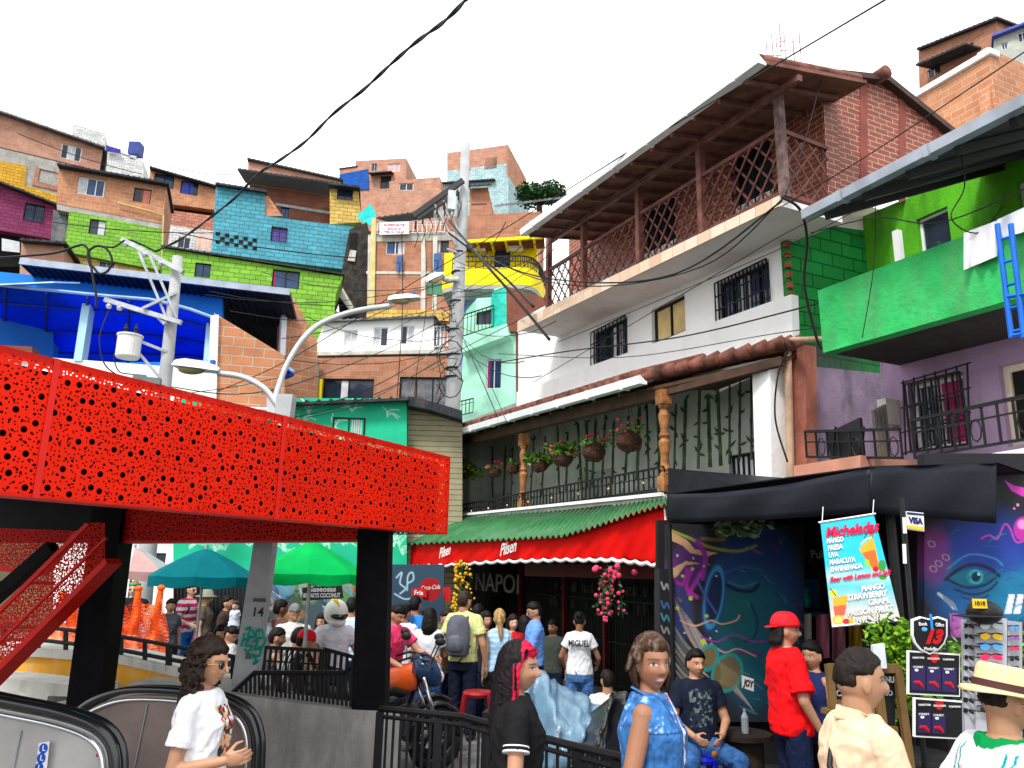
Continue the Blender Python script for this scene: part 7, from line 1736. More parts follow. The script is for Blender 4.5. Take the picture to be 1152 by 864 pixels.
# ================================================================ motorcycles
M_tyre = simple('tyre_rubber', (.012, .012, .013), .8, bmp=.01, bscale=90); M_chr = simple('chrome', (.6, .6, .62), .15, .95); M_bkp = simple('gloss_black', (.012, .013, .02), .15, spec=.8); M_orp = simple('orange_fairing', (.75, .10, .01), .3); M_blf = simple('blue_fairing', (.02, .05, .12), .2)
def motorcycle(label, pos, az, steer, plate=True):
 e = thing('motorcycle', label, 'motorcycle', (pos[0], pos[1], 0), 'parked motorcycles')
 Rm = Matrix.Translation(Vector((pos[0], pos[1], 0))) @ Matrix.Rotation(R(az), 4, 'Z')
 def W(x, y, z): return Rm @ Vector((x, y, z))
 Rs = Rm @ Matrix.Translation((1.12, 0, .75)) @ Matrix.Rotation(R(steer), 4, 'Z') @ Matrix.Translation((-1.12, 0, -.75))
 def Wf(x, y, z): return Rs @ Vector((x, y, z))
 def wheel(Wx, cx):
  m = MB(); n = 28; ring = [(math.cos(a)*.27, math.sin(a)*.27) for a in [2*PI*i/n for i in range(n+1)]]
  m.tube([Wx(cx+a, 0, .31+b) for a, b in ring], .048, 8); t_ = m.build('tyre', M_tyre, None) if False else m
  wh_ = t_.build('wheel', M_tyre, e, smooth=True)
  m = MB(); m.tube([Wx(cx+a*.84, 0, .31+b*.84) for a, b in ring], .016, 6)
  for k in range(6):
   a = k*PI/3; m.beam(Wx(cx, 0, .31), Wx(cx+math.cos(a)*.23, 0, .31+math.sin(a)*.23), .02, .03)
  m.tube([Wx(cx, -.05, .31), Wx(cx, .05, .31)], .05, 10); m.build('rim', M_black, wh_)
 wheel(W, 0); wheel(Wf, 1.28)
 m = MB()
 for s_ in (-1, 1): m.tube([Wf(1.28, s_*.09, .31), Wf(1.06, s_*.09, .92)], [.028, .022], 8)
 m.build('fork', M_chr, e, smooth=True)
 m = MB(); n = 10; vs = []
 for i in range(n+1):
  a = PI*(.15+.75*i/n)
  for s_ in (-1, 0, 1): vs.append(Wf(1.28+math.cos(a)*.36, s_*.06, .31+math.sin(a)*.36-(abs(s_)*.03)))
 m.add(vs, [(3*i+k, 3*i+3+k, 3*i+4+k, 3*i+1+k) for i in range(n) for k in range(2)]); o = m.build('front_fender', M_bkp, e, smooth=True); md = o.modifiers.new('s', 'SOLIDIFY'); md.thickness = .008
 def blob(name, mat, sections, Wx=W):
  m = MB(); vs = []
  for x, z, hw_, hh in sections:
   for k in range(12): a = 2*PI*k/12; vs.append(Wx(x, math.copysign(abs(math.cos(a))**.8, math.cos(a))*hw_, z+math.sin(a)*hh))
  n = len(sections); m.add(vs, [(i*12+k, i*12+(k+1) % 12, (i+1)*12+(k+1) % 12, (i+1)*12+k) for i in range(n-1) for k in range(12)]+[tuple(range(12)), tuple(range(n*12-1, n*12-13, -1))]); return m.build(name, mat, e, smooth=True)
 blob('tank', M_orp, [(.50, .80, .08, .05), (.60, .86, .13, .10), (.78, .90, .15, .12), (.92, .88, .13, .11), (1.0, .86, .07, .07)])
 blob('seat', M_black, [(-.12, .86, .09, .03), (.1, .84, .13, .05), (.35, .78, .13, .05), (.55, .80, .10, .05)])
 blob('tail', M_bkp, [(-.32, .84, .04, .03), (-.2, .80, .09, .06), (.1, .76, .11, .07), (.4, .72, .10, .06)])
 blob('engine', simple('engine_metal', (.1, .1, .105), .4, .7), [(.38, .42, .10, .12), (.55, .45, .14, .18), (.75, .45, .14, .18), (.88, .5, .09, .12)])
 blob('headlight_shell', M_blf, [(1.02, .98, .09, .10), (1.14, .96, .12, .14), (1.24, .92, .11, .12), (1.28, .9, .08, .08)], Wf)
 m = MB(); c = Wf(1.275, 0, .90); m.ball(c, (.07, .07, .07), 12); m.build('headlight', simple('headlight_glass', (.8, .82, .85), .1), e, smooth=True)
 m = MB(); m.tube([Wf(1.0, -.36, 1.03), Wf(1.06, -.2, 1.08), Wf(1.06, .2, 1.08), Wf(1.0, .36, 1.03)], .013, 6); m.build('handlebar', M_iron, e)
 for s_ in (-1, 1):
  m = MB(); m.tube([Wf(1.04, s_*.26, 1.06), Wf(1.08, s_*.34, 1.24)], .007, 5); m.ball(Wf(1.08, s_*.36, 1.28), (.055, .03, .04), 10); m.build('mirror', M_black, e)
  m = MB(); m.tube([W(0, s_*.08, .31), W(.45, s_*.08, .38)], .02, 6); m.build('swingarm', M_iron, e)
 m = MB(); m.tube([W(.62, -.14, .28), W(.3, -.16, .30), W(-.22, -.17, .48)], [.025, .045, .05], 10); m.build('exhaust', M_chr, e, smooth=True)
 m = MB(); m.tube([W(.0, .1, .31), W(.12, .1, .7)], .025, 8); m.tube([W(.5, 0, .4), W(1.05, 0, .9)], .03, 8); m.build('frame', M_iron, e)
 m = MB(); m.prism([W(-.2, -.05, .80), W(-.2, .05, .80), W(-.38, .05, .55), W(-.38, -.05, .55)], Rm.to_3x3() @ Vector((.02, 0, 0))); m.build('rear_fender', M_bkp, e)
 if plate:
  pm = MB(); pm.prism([W(-.36, -.11, .60), W(-.36, .11, .60), W(-.30, .11, .74), W(-.30, -.11, .74)], Rm.to_3x3() @ Vector((-.004, 0, 0))); pl_ = pm.build('number_plate', M_yl, e)
  m = MB(); tt_ = (Rm.to_3x3() @ Vector((0, -1, 0))); text_on(m, 'XE-64E', W(-.342, 0, .67), tt_, (Rm.to_3x3() @ Vector((.06, 0, .14))).normalized(), (Rm.to_3x3() @ Vector((-.14, 0, .06))).normalized(), .09, width=.19, bold=.002); m.build('plate_lettering', M_bk, pl_)
  m = MB(); m.box(W(-.33, 0, .80), (.05, .05, .03)); m.build('tail_light', M_red, e)
 return e
motorcycle('orange and black motorcycle with a yellow plate parked behind the front railing', (-1.18, 7.85), 76, -38)
motorcycle('dark motorcycle ridden by the person in the white helmet', (-1.75, 7.75), 35, 0, False)
def drape(label, top, bot, Yt, Yb, mat, fold, sd_, name='tarp_cover'):
 n1, n2 = 44, 16; vs = []
 for j in range(n2+1):
  for i in range(n1+1):
   a = i/n1; b = j/n2; x = top[0][0]+(top[-1][0]-top[0][0])*a; y0 = lin(top, x); y1 = lin(bot, x); Y = Yt+(Yb-Yt)*math.sin(b*PI/2)
   p = pt(x, y0+(y1-y0)*b, Y); f_ = noise.noise(Vector((x*.06+y0*.02, b*1.4+a*3, sd_)))*fold*2+abs(noise.noise(Vector((x*.1+b*2, b*3-a*4, sd_+5))))*fold*1.6
   vs.append(p+Vector((f_*.3, -f_, f_*.4)))
 m = MB(); m.add(vs, [(j*(n1+1)+i, j*(n1+1)+i+1, (j+1)*(n1+1)+i+1, (j+1)*(n1+1)+i) for j in range(n2) for i in range(n1)])
 o = m.build(name, mat, label=label, cat='tarpaulin', smooth=True); md = o.modifiers.new('s', 'SOLIDIFY'); md.thickness = .01; md.offset = -1
 return o
M_btarp = simple('grey_blue_plastic', (.14, .25, .36), .3, var=.35, scale=4, spec=.6, bmp=.01, bscale=14); M_ktarp = simple('black_plastic', (.01, .011, .015), .25, spec=.7, bmp=.01, bscale=14)
drape('crumpled grey blue plastic sheet over a parked cart behind the woman with red hair', [(556, 782), (575, 762), (592, 750), (612, 756), (640, 772), (672, 792), (700, 800)], [(556, 850), (620, 868), (700, 880)], 6.2, 5.6, M_btarp, .10, 1)
drape('black plastic sheet bunched at the right of the blue covered cart', [(640, 830), (660, 806), (680, 786), (692, 780), (712, 796)], [(640, 870), (712, 880)], 5.8, 5.3, M_ktarp, .10, 4)
m = MB(); c0_ = pt(630, 840, 6.4); m.box((c0_.x, c0_.y, .5), (1.1, .6, .9), -.2); m.build('cart', M_black, label='dark cart body hidden under the plastic sheets', cat='cart')
# ================================================================ people
_PT = np.random.RandomState(3).rand(4096)*2-1
def vn(p, sc):
 """value noise, whole arrays at once; sc = scale or three scales"""
 p = np.asarray(p, float)*np.array(sc)+100.37; i = np.floor(p).astype(int); f = p-i; f = f*f*(3-2*f); r = 0
 for a in (0, 1):
  for b in (0, 1):
   for c in (0, 1):
    h = ((i[:, 0]+a)*73856093 ^ (i[:, 1]+b)*19349663 ^ (i[:, 2]+c)*83492791) & 4095
    r = r+_PT[h]*np.where(a, f[:, 0], 1-f[:, 0])*np.where(b, f[:, 1], 1-f[:, 1])*np.where(c, f[:, 2], 1-f[:, 2])
 return r
SKIN = {'tan': (.46, .235, .14), 'light': (.60, .37, .26), 'brown': (.30, .135, .075), 'dark': (.14, .065, .04), 'olive': (.40, .21, .12)}
def sstep(a, b, x): t = min(1, max(0, (x-a)/(b-a))); return t*t*(3-2*t)
def head_verts(nu=56, nv=44):
 """a face: unit head, x right, y forwards, z up, eye line at z=0, in metres"""
 vs = [];
 G = lambda x, s: math.exp(-(x/s)**2)
 for j in range(1, nv):
  th = PI*j/nv
  for i in range(nu):
   ph = 2*PI*i/nu; dx = math.sin(th)*math.sin(ph); dy = math.sin(th)*math.cos(ph); dz = math.cos(th)
   x = .076*dx; y = .096*dy; z = .118*dz+.004
   if z < 0:
    t = -z/.114; x *= 1-.30*t**1.6;
    if y < 0: y *= 1-.35*sstep(.2, .9, t)
    else: y *= 1-.10*t*t
   if dy > 0:
    f = sstep(0, .5, dy)
    y -= .010*f*abs(dx)*2*(1-abs(dz)); y = min(y, .0+y)
    y += f*(.004*G(z-.026, .012)*G(x, .05)-.011*G(abs(x)-.031, .015)*G(z+.002, .013)+.004*G(abs(x)-.031, .010)*G(z+.001, .007))
    y += f*(.006*G(abs(x)-.042, .018)*G(z+.032, .018))
    nz = sstep(.014, -.028, z)*sstep(-.046, -.036, z); y += f*(.026*nz*G(x, .0105+.004*nz)+.007*G(abs(x)-.012, .006)*G(z+.036, .008))
    y += f*(.008*G(z+.059, .0065)*G(x, .021)+.007*G(z+.072, .007)*G(x, .017)-.005*G(z+.0655, .003)*G(x, .024)-.003*G(z+.082, .006)*G(x, .02)+.010*G(z+.102, .014)*G(x, .022))
   vs.append(Vector((x, y, z)))
 vs += [Vector((0, 0, .122)), Vector((0, .01, -.112))]; T = (nv-1)*nu
 fs = [(i*nu+j, (i+1)*nu+j, (i+1)*nu+(j+1) % nu, i*nu+(j+1) % nu) for i in range(nv-2) for j in range(nu)]
 fs += [(T, j, (j+1) % nu) for j in range(nu)]+[(T+1, (nv-2)*nu+(j+1) % nu, (nv-2)*nu+j) for j in range(nu)]
 return vs, fs
HV, HF = head_verts()
def remesh(mb, name, mat, parent, vox, smooth=2, colour=None, wr=0.0, wsc=9, sm_it=None):
 """melt the overlapping shapes into one continuous skin"""
 me = bpy.data.meshes.new('t'); me.from_pydata(mb.v, [], mb.f)
 bm = bmesh.new(); bm.from_mesh(me); bmesh.ops.recalc_face_normals(bm, faces=bm.faces); bm.to_mesh(me); bm.free()
 o = bpy.data.objects.new('t', me); COL.objects.link(o)
 r = o.modifiers.new('r', 'REMESH'); r.mode = 'VOXEL'; r.voxel_size = vox; r.adaptivity = 0
 if smooth: s = o.modifiers.new('s', 'SMOOTH'); s.factor = .5; s.iterations = smooth
 dg = bpy.context.evaluated_depsgraph_get(); dg.update(); m2 = bpy.data.meshes.new_from_object(o.evaluated_get(dg)); m2.name = name
 bpy.data.objects.remove(o); bpy.data.meshes.remove(me)
 n = len(m2.vertices); co = np.empty(n*3, 'f'); m2.vertices.foreach_get('co', co); co = co.reshape(-1, 3)
 if wr:
  nm = np.empty(n*3, 'f'); m2.vertices.foreach_get('normal', nm); nm = nm.reshape(-1, 3)
  q = co+.05*np.stack([vn(co, 9), vn(co+3, 9), vn(co+7, 9)], 1); d = .6*vn(q, (wsc, wsc, wsc*.6))+1.1*(1-np.abs(vn(q+5, (wsc*1.5, wsc*1.5, wsc*1.1)))*2)*.6+.4*vn(q, wsc*3)
  co = co+nm*(d[:, None]*wr).astype('f'); m2.vertices.foreach_set('co', co.ravel())
 m2.materials.clear(); m2.materials.append(mat); m2.polygons.foreach_set('use_smooth', [True]*len(m2.polygons))
 if colour is not None:
  c = np.ones((n, 4), 'f'); c[:, :3] = colour(co); ca = m2.color_attributes.new('Col', 'FLOAT_COLOR', 'POINT'); ca.data.foreach_set('color', c.ravel())
 ob = bpy.data.objects.new(name, m2); COL.objects.link(ob); ob.parent = parent; m2.update(); return ob
M_skin = attr_mat('skin', .5, .0006, 300, .35, sss=.12, var=.10)
M_cloth = attr_mat('clothing', .85, .0012, 260, .12, var=.12)
M_hairm = attr_mat('hair', .5, .002, 160, .12, var=.35)
V = Vector
def fing(m, pts, r): m.tube(pts, r, 7)
def capsule(m, a, b, ra, rb, k=12, flat=False):
 a = V(a); b = V(b); m.tube([a, a.lerp(b, .33), a.lerp(b, .66), b], [ra, ra*.67+rb*.33, ra*.33+rb*.67, rb], k)
 if not flat: m.ball(a, ra, k); m.ball(b, rb, k)
def person(label, px, py_head, Y, face, P=None, H=1.68, skin='tan', top=None, bottom=None, hair=None, vox=.014, sex='m', arms=None, legs=None, lean=(0, 0), head=(0, 0), extras=(), sit=False, facecol=True, group=None, z0=None, big=1.0, child=1.0):
 """px, py_head: photo pixel of the head centre; Y: distance; face: heading in degrees, 0 = to the camera's right, 90 = away, -90 = to the camera"""
 hc = pt(px, py_head, Y); s = H/1.68
 hz = 1.555*s if not sit else (.455+.655*s)
 z = 0 if z0 is None else z0
 base = V((hc.x, hc.y, z)); shiftz = hc.z-z-hz      # leg length is fitted so that the head is where the photograph shows it
 e = thing('person', label, 'person', tuple(base), group)
 Rz = Matrix.Rotation(R(face-90), 3, 'Z')           # local: +y is where the person faces, +x their right side
 sk = np.array(SKIN[skin]); hairc = np.array((hair or {}).get('c', (.012, .009, .008)))
 wsh = (.185 if sex == 'm' else .158)*s*big; whip = (.150 if sex == 'm' else .158)*s*big; wws = (.145 if sex == 'm' else .118)*s*big
 hd = V((0, 0, hz+shiftz))
 neck = V((0, -.015*s, hd.z-.140*s)); chest = V((0, -.01, hd.z-.30*s)); pelv = V((0, -.0, hd.z-.66*s))
 lx, ly = lean; pelv = pelv+V((-lx, -ly, 0)); chest = chest+V((-lx*.35, -ly*.35, 0)); neck = neck+V((-lx*.08, -ly*.08, 0))
 def torso(m, g_, z_lo=0.0, hip=1.0, waist=1.0, lo_flare=0, topr=1.0):
  """ellipse loft from pelvis to neck base, g_ = how far outside the body"""
  st = [(-.06, whip*.93*hip, .108), (0, whip*hip, .114), (.09, whip*.93*hip, .104), (.19, wws*waist, .094), (.29, (wws*.5+wsh*.45), .104), (.37, wsh*.92, .110), (.43, wsh*.98, .094), (.47, wsh*.84, .078), (.500, wsh*.60, .064), (.522, wsh*.40, .054)]
  vs = []; k = 20; st = [q for q in st if q[0] >= z_lo]
  for t, w_, d_ in st:
   f_ = t/.505; c = pelv.lerp(chest, min(1, f_/.71)) if f_ < .71 else chest.lerp(neck, (f_-.71)/.49*1.0 if f_ < 1.2 else 1)
   c = V((c.x, c.y, pelv.z+t*s*(neck.z-pelv.z)/(.505*s))); gx = g_+(.008 if g_ and t < .2 else 0)
   bust = .028 if (sex == 'f' and .28 < t < .38) else 0
   for q in range(k):
    a = 2*PI*q/k; ca, sa = math.cos(a), math.sin(a); pw = .8
    x = math.copysign(abs(ca)**pw, ca)*(w_+gx); y = math.copysign(abs(sa)**.9, sa)*(d_*s*big+gx)
    if bust and sa > 0: y += bust*s*sa*max(0, math.cos((abs(ca)-.5)*2.5))
    vs.append(c+V((x, y, 0)))
  n = len(st); m.add(vs, [(i*k+j, i*k+(j+1) % k, (i+1)*k+(j+1) % k, (i+1)*k+j) for i in range(n-1) for j in range(k)]+[tuple(range(k-1, -1, -1)), tuple(range((n-1)*k, n*k))])
 sho = [V((sx*(wsh-.026), neck.y, neck.z-.056*s)) for sx in (-1, 1)]
 dA = {-1: ((-.06, -.03, -.29), (-.02, .05, -.25)), 1: ((.06, -.03, -.29), (.02, .05, -.25))}
 if arms: dA.update(arms)
 elb, wri = [], []
 for i, sx in enumerate((-1, 1)):
  ue, fe = dA[sx]; u = V(ue).normalized()*.285*s; f_ = V(fe).normalized()*.245*s; elb.append(sho[i]+u); wri.append(sho[i]+u+f_)
 hipj = [pelv+V((sx*.085*s, 0, -.03)) for sx in (-1, 1)]
 if sit:
  kn = [hipj[i]+V((sx*.12, .42*s, -.02)) for i, sx in enumerate((-1, 1))]; an = [V((kn[i].x+sx*.03, kn[i].y-.06, .09)) for i, sx in enumerate((-1, 1))]
 else:
  kn = [V((hipj[i].x+sx*.015, pelv.y+.03, .09+(pelv.z-.12)*.50)) for i, sx in enumerate((-1, 1))]; an = [V((kn[i].x+sx*.01, pelv.y-.02, .09)) for i, sx in enumerate((-1, 1))]
 if legs: kn, an = [V(q) for q in legs[0]], [V(q) for q in legs[1]]
 X = lambda p: base+Rz @ V(p)
 def fin(m): m.v = [(Rz @ p) for p in m.v]; return m
 Mh = Matrix.Rotation(R(head[0]), 3, 'Z') @ Matrix.Rotation(R(head[1]), 3, 'X')
 hs = s*child*.99
 Hd = lambda p: hd+(Mh @ (V(p)*hs))
 b = MB(); b.add([Hd(p) for p in HV], HF);
 for sx in (-1, 1): b.ball(Hd((sx*.077, -.008, -.012)), (.008*hs, .017*hs, .030*hs), 10, M=Mh)
 capsule(b, neck+V((0, -.005, -.04*s)), Hd((0, -.022, -.06)), .060*s*(1 if sex == 'm' else .85), .054*s*(1 if sex == 'm' else .85))
 torso(b, 0)
 af = .88 if sex == 'f' else 1.0
 for i in range(2):
  sx = (-1, 1)[i]; b.ball(sho[i], .052*s*af*big, 12); capsule(b, neck+V((sx*.035, 0, -.012)), sho[i]+V((-sx*.01, 0, .004)), .040*s, .046*s*af*big); capsule(b, sho[i], elb[i], .050*s*af*big, .040*s*af*big); capsule(b, elb[i], wri[i], .039*s*af*big, .026*s*af)
  capsule(b, hipj[i], kn[i], .083*s*big, .056*s); capsule(b, kn[i], an[i], .055*s, .036*s); b.ball(an[i]+V((0, .07, -.05)), (.04*s, .12*s, .03*s), 10)
  sx = (-1, 1)[i]; d = (wri[i]-elb[i]).normalized(); hd_ = (P or {}).get('hands', {}).get(sx, {})
  nrm = V(hd_.get('n', (-sx, 0, 0))); nrm = (nrm-d*nrm.dot(d)).normalized(); sd = d.cross(nrm); curl = hd_.get('curl', .5)
  if 'd' in hd_: d = V(hd_['d']).normalized(); nrm = (nrm-d*nrm.dot(d)).normalized(); sd = d.cross(nrm)
  thumb = -1 if sd.dot(V((0, 1, .3))) < 0 else 1
  pc = wri[i]+d*.045*s; Mm = Matrix((sd, d, nrm)).transposed(); b.ball(pc, (.038*s, .048*s, .016*s), 12, M=Mm)
  for k in range(4):
   o_ = (k-1.5)*.0195*s*-thumb; L = (.066, .078, .072, .056)[k]*s*(1.05); p0 = wri[i]+d*.080*s+sd*-o_ if False else wri[i]+d*.078*s+sd*(o_*-1)
   pts = [p0-d*.02, p0]; dd = d.copy();
   for q in range(3):
    a = curl*(.45+.35*q); dd = (dd*math.cos(a)+nrm*math.sin(a)).normalized(); pts.append(pts[-1]+dd*L*(.42, .32, .26)[q])
   fing(b, pts, [.0088*s, .0088*s, .0082*s, .0075*s, .006*s])
  t0 = wri[i]+d*.025*s+sd*(.030*s*thumb); td = (d*.75+sd*.55*thumb+nrm*(.35+curl*.4)).normalized(); fing(b, [t0-td*.01, t0+td*.03*s, t0+td*.055*s+nrm*.008, t0+(td*.6+d*.3).normalized()*.075*s+nrm*.02*curl], [.012*s, .0105*s, .0095*s, .0065*s])
 Mi = Mh.inverted(); Ri = Rz.inverted()
 inv = np.array(Ri); invh = np.array(Mi); hdn = np.array(hd)
 smile = (P or {}).get('smile'); beard = (P or {}).get('beard', 0); fem = sex == 'f'
 def skincol(co):
  q = ((co @ inv.T)-hdn) @ invh.T/hs; n = len(q); c = np.tile(sk, (n, 1)).astype('f'); x, y, z = q[:, 0], q[:, 1], q[:, 2]; ax = np.abs(x)
  inh = (np.abs(z) < .13) & (y > .03) & (ax < .08)
  def put(mask, col, a=1.0):
   mk = np.clip(mask, 0, 1)[:, None]*a*inh[:, None]; c[:] = c*(1-mk)+np.array(col)*mk
  ms = (vox/hs)/.006
  put(np.exp(-((ax-.045)/.02)**2-((z+.03)/.02)**2), sk*np.array((1.12, .9, .88)), .5)
  if beard: put(np.clip((-.035-z)/.012, 0, 1)*np.clip((.078-ax)/.01, 0, 1)*(1-np.exp(-(x/.02)**2-((z+.064)/.008)**2)), sk*.35+hairc*.5, beard)
  lipc = (.42, .06, .07) if fem else sk*np.array((.85, .55, .55))
  lw = .026 if smile else .021; put(1.5-np.sqrt((x/lw)**2+((z+.065)/(.0125 if smile else .009))**2)*1.5+.0, lipc)
  if smile: put(1.6-np.sqrt((x/.021)**2+((z+.0640)/.0062)**2)*1.6+.2, (.82, .78, .74))
  else: put(np.exp(-((z+.0655)/.0022)**2)*(ax < .02), sk*.25, .8)
  put(2.2-2.2*np.sqrt(((ax-.031)/.0150)**2+((z-.000)/.0062)**2)+.2, (.75, .72, .70))
  put(2.0-2.0*np.sqrt(((ax-.031)/.0064)**2+((z-.0005)/.0064)**2)+.3, (.03, .014, .008))
  put(np.exp(-((z-.0068+4*(ax-.031)**2*6)/.0026)**2)*(ax > .014)*(ax < .049), (.02, .012, .01), .95)
  put(np.exp(-((z-.022+7*(ax-.034)**2)/(.0042 if not fem else .003))**2)*(ax > .013)*(ax < .052), hairc*.7+.005, .92)
  put(np.exp(-((ax-.006)/.0035)**2-((z+.040)/.0025)**2), sk*.25, .7)
  return c
 remesh(fin(b), 'body', M_skin, e, vox, 1 if vox < .008 else 1, skincol)
 def clothcol(spec):
  base_c = np.array(spec['c'], 'f'); fn = spec.get('fn')
  def f(co):
   c = np.tile(base_c, (len(co), 1))
   if fn: c = fn(c, co @ inv.T, dict(neck=neck, pelv=pelv, chest=chest, s=s))
   return c
  return f
 cv = max(vox, .006)
 if bottom:
  m = MB(); g_ = bottom.get('g', .012); kind = bottom.get('kind', 'long'); m2 = MB()
  st = []; k = 20
  m = MB(); vs = []
  for t, w_, d_ in ((-.09, whip*.9, .11), (-.03, whip, .118), (.04, whip, .118), (.08, whip*.95, .108), (.105, whip*.88, .100)):
   for q in range(k): a = 2*PI*q/k; vs.append(pelv+V((math.copysign(abs(math.cos(a))**.8, math.cos(a))*(w_+g_), math.sin(a)*(d_*s*big+g_), t*s)))
  m.add(vs, [(i*k+j, i*k+(j+1) % k, (i+1)*k+(j+1) % k, (i+1)*k+j) for i in range(4) for j in range(k)]+[tuple(range(k-1, -1, -1)), tuple(range(4*k, 5*k))])
  for i in range(2):
   fr = {'long': 1, 'shorts': .0, 'skirt': .0}[kind]
   lg = MB(); ke = kn[i] if kind != 'shorts' else hipj[i].lerp(kn[i], .95)
   m.tube([hipj[i]+V((0, 0, .02)), hipj[i].lerp(ke, .4), ke], [.088*s*big+g_, .078*s+g_, .062*s+g_+(.02 if kind == 'shorts' else 0)], 14)
   if kind == 'long': m.ball(ke, .060*s+g_, 12); m.tube([ke, ke.lerp(an[i], .5), an[i]+V((0, 0, -.01))], [.062*s+g_, .055*s+g_, .048*s+g_], 14)
  if kind == 'skirt':
   m.tube([pelv+V((0, 0, .08)), pelv+V((0, 0, -.1)), pelv+V((0, 0, -.42*s))], [whip*.9+g_, whip+g_+.01, whip+.07], 24)
  remesh(fin(m), bottom.get('name', 'trousers'), M_cloth, e, cv, 2, clothcol(bottom), wr=.007 if cv < .009 else .008, wsc=13)
 if top:
  g_ = top.get('g', .014); m = MB(); lo = top.get('lo', -.02)
  torso(m, g_, lo, hip=top.get('hip', 1.0), waist=top.get('waist', 1.08))
  sl = top.get('sleeve', .55)
  for i in range(2):
   sx = (-1, 1)[i]; e_ = sho[i]+V((-sx*(.01 if sl else .022), 0, .004)); nk = neck+V((sx*.06, 0, -.025)); m.tube([nk, nk.lerp(e_, .5), e_], [.040*s+g_*.6, .043*s+g_*.6, .045*s*af*big+g_*.7], 12)
   if sl > 0:
    m.ball(sho[i], .055*s*af*big+g_*.6, 12)
    if sl <= 1:
     ee = sho[i].lerp(elb[i], sl); m.tube([sho[i], sho[i].lerp(ee, .5), ee], [.053*s*af*big+g_*.8, .052*s*af*big+g_, .051*s*af*big+g_*top.get('loose', 1.3)], 14)
    else:
     m.tube([sho[i], elb[i]], [.056*s*af*big+g_, .046*s*af+g_], 14); m.ball(elb[i], .045*s*af+g_, 12); ee = elb[i].lerp(wri[i], sl-1); m.tube([elb[i], ee], [.044*s*af+g_, .036*s*af+g_], 14)
  if top.get('collar'): m.tube([neck+V((0, .0, -.01)), neck+V((0, .006, .035*s))], [.075*s, .066*s], 16)
  remesh(fin(m), top.get('name', 't_shirt'), M_cloth, e, cv, 2, clothcol(top), wr=.007 if cv < .009 else .008, wsc=12)
 if hair and hair.get('style') != 'none':
  st = hair['style']; m = MB(); rnd = random.Random(int(px)*7+3); k = 20
  thick = hair.get('t', .012)
  cap = MB(); vs = []; vs0, fs0 = HV, HF
  lim = hair.get('line', .045)      # height of the hairline on the forehead
  back = hair.get('back', -.07)
  streak0 = hair.get('streak')
  def keep(p):
   if abs(p.x) > .052 and -.05 < p.y < .06 and p.z < .034: return 0
   f_ = (p.y+.02)/.11; zl = back+(lim-back)*sstep(-.35, .75, f_); return sstep(-.004, .022, p.z-zl)
  idx = {};
  nv_ = []; nf = []
  for i, p in enumerate(vs0):
   q = p.copy(); g_ = -.006+(thick+.006)*keep(p); n_ = V((p.x/.076, p.y/.096, p.z/.118)).normalized()
   q = q+n_*g_; nv_.append(Hd(q))
  m.add(nv_, fs0)
  if st == 'curly':
   for q in range(950):
    th = rnd.uniform(0, PI*.95); ph = rnd.uniform(-2.0, 2.0)+PI; p = V((math.sin(th)*math.sin(ph)*.088, math.sin(th)*math.cos(ph)*.105-.012, math.cos(th)*.12-.008))
    if p.y > .05 and p.z < .045: continue
    if p.z < -.03: p = p*1.12
    m.ball(Hd(p*rnd.uniform(.95, 1.2)), rnd.uniform(.006, .013)*s, 6)
   for q in range(620):
    a = rnd.uniform(-1.75, 1.75)+PI; z = rnd.uniform(-.20, -.02); r = .095+.02*rnd.random(); p = V((math.sin(a)*r*.95, math.cos(a)*r-.01, z)); m.ball(Hd(p), rnd.uniform(.006, .013)*s, 6)
  elif st in ('long', 'pony', 'bun', 'bob'):
   Ln = hair.get('len', .38); spread = hair.get('spread', 2.0); nst = hair.get('n', 34)
   if streak0 is not None:
    for q in range(5):
     f_ = q/4; m.tube([Hd((.015+.012*q, .078-.01*f_, .095)), Hd((.062, .040-.02*f_, .075)), Hd((.086, .012-.02*f_, .0)), Hd((.084, .010-.02*f_, -.07)), Hd((.074, .012-.02*f_, -.13-.02*(q % 3)))], [.009, .010, .009, .008, .003], 6)
   if st == 'long' or st == 'bob':
    for q in range(nst):
     a = PI+(q/(nst-1)-.5)*2*spread; r = .082; p0 = V((math.sin(a)*.070, math.cos(a)*.085-.006, .05)); p1 = V((math.sin(a)*r, math.cos(a)*.098-.012, -.05)); L = Ln*rnd.uniform(.88, 1.04)
     p2 = V((math.sin(a)*(r+.01)*hair.get('w', 1.0), math.cos(a)*(.105)-.02, -.05-L*.5)); p3 = V((p2.x*.92+rnd.uniform(-.012, .012), p2.y*.9-.01, -.05-L))
     m.tube([Hd(p0), Hd(p1), hd+V(p2)*hs if st == 'long' else Hd(p2), hd+V(p3)*hs if st == 'long' else Hd(p3)], [.014, .018, .017, .006], 6)
   elif st == 'pony':
    m.ball(Hd((0, -.10, .02)), .03, 8); m.tube([Hd((0, -.10, .02)), Hd((0, -.14, -.03)), hd+V((0, -.13, -.12-Ln*.4)), hd+V((0, -.12, -.10-Ln))], [.02, .03, .028, .008], 10)
   else: m.ball(Hd((0, -.10, .03)), (.04, .035, .04), 10)
  elif st == 'side':      # short, swept to one side with a fringe
   for q in range(46):
    a = rnd.uniform(-2.0, 2.0)+PI; z = rnd.uniform(.02, .11); r = math.sqrt(max(.0004, 1-(z/.125)**2)); p0 = V((math.sin(a)*.078*r, math.cos(a)*.098*r, z)); p1 = p0+V((.02, .012, -.03)); p2 = p0*1.08+V((.04, .008, -.075))
    if p2.y > .02 and p2.z < .035: p2.z = .035
    m.tube([Hd(p0), Hd(p1*1.07), Hd(p2)], [.012, .013, .004], 6)
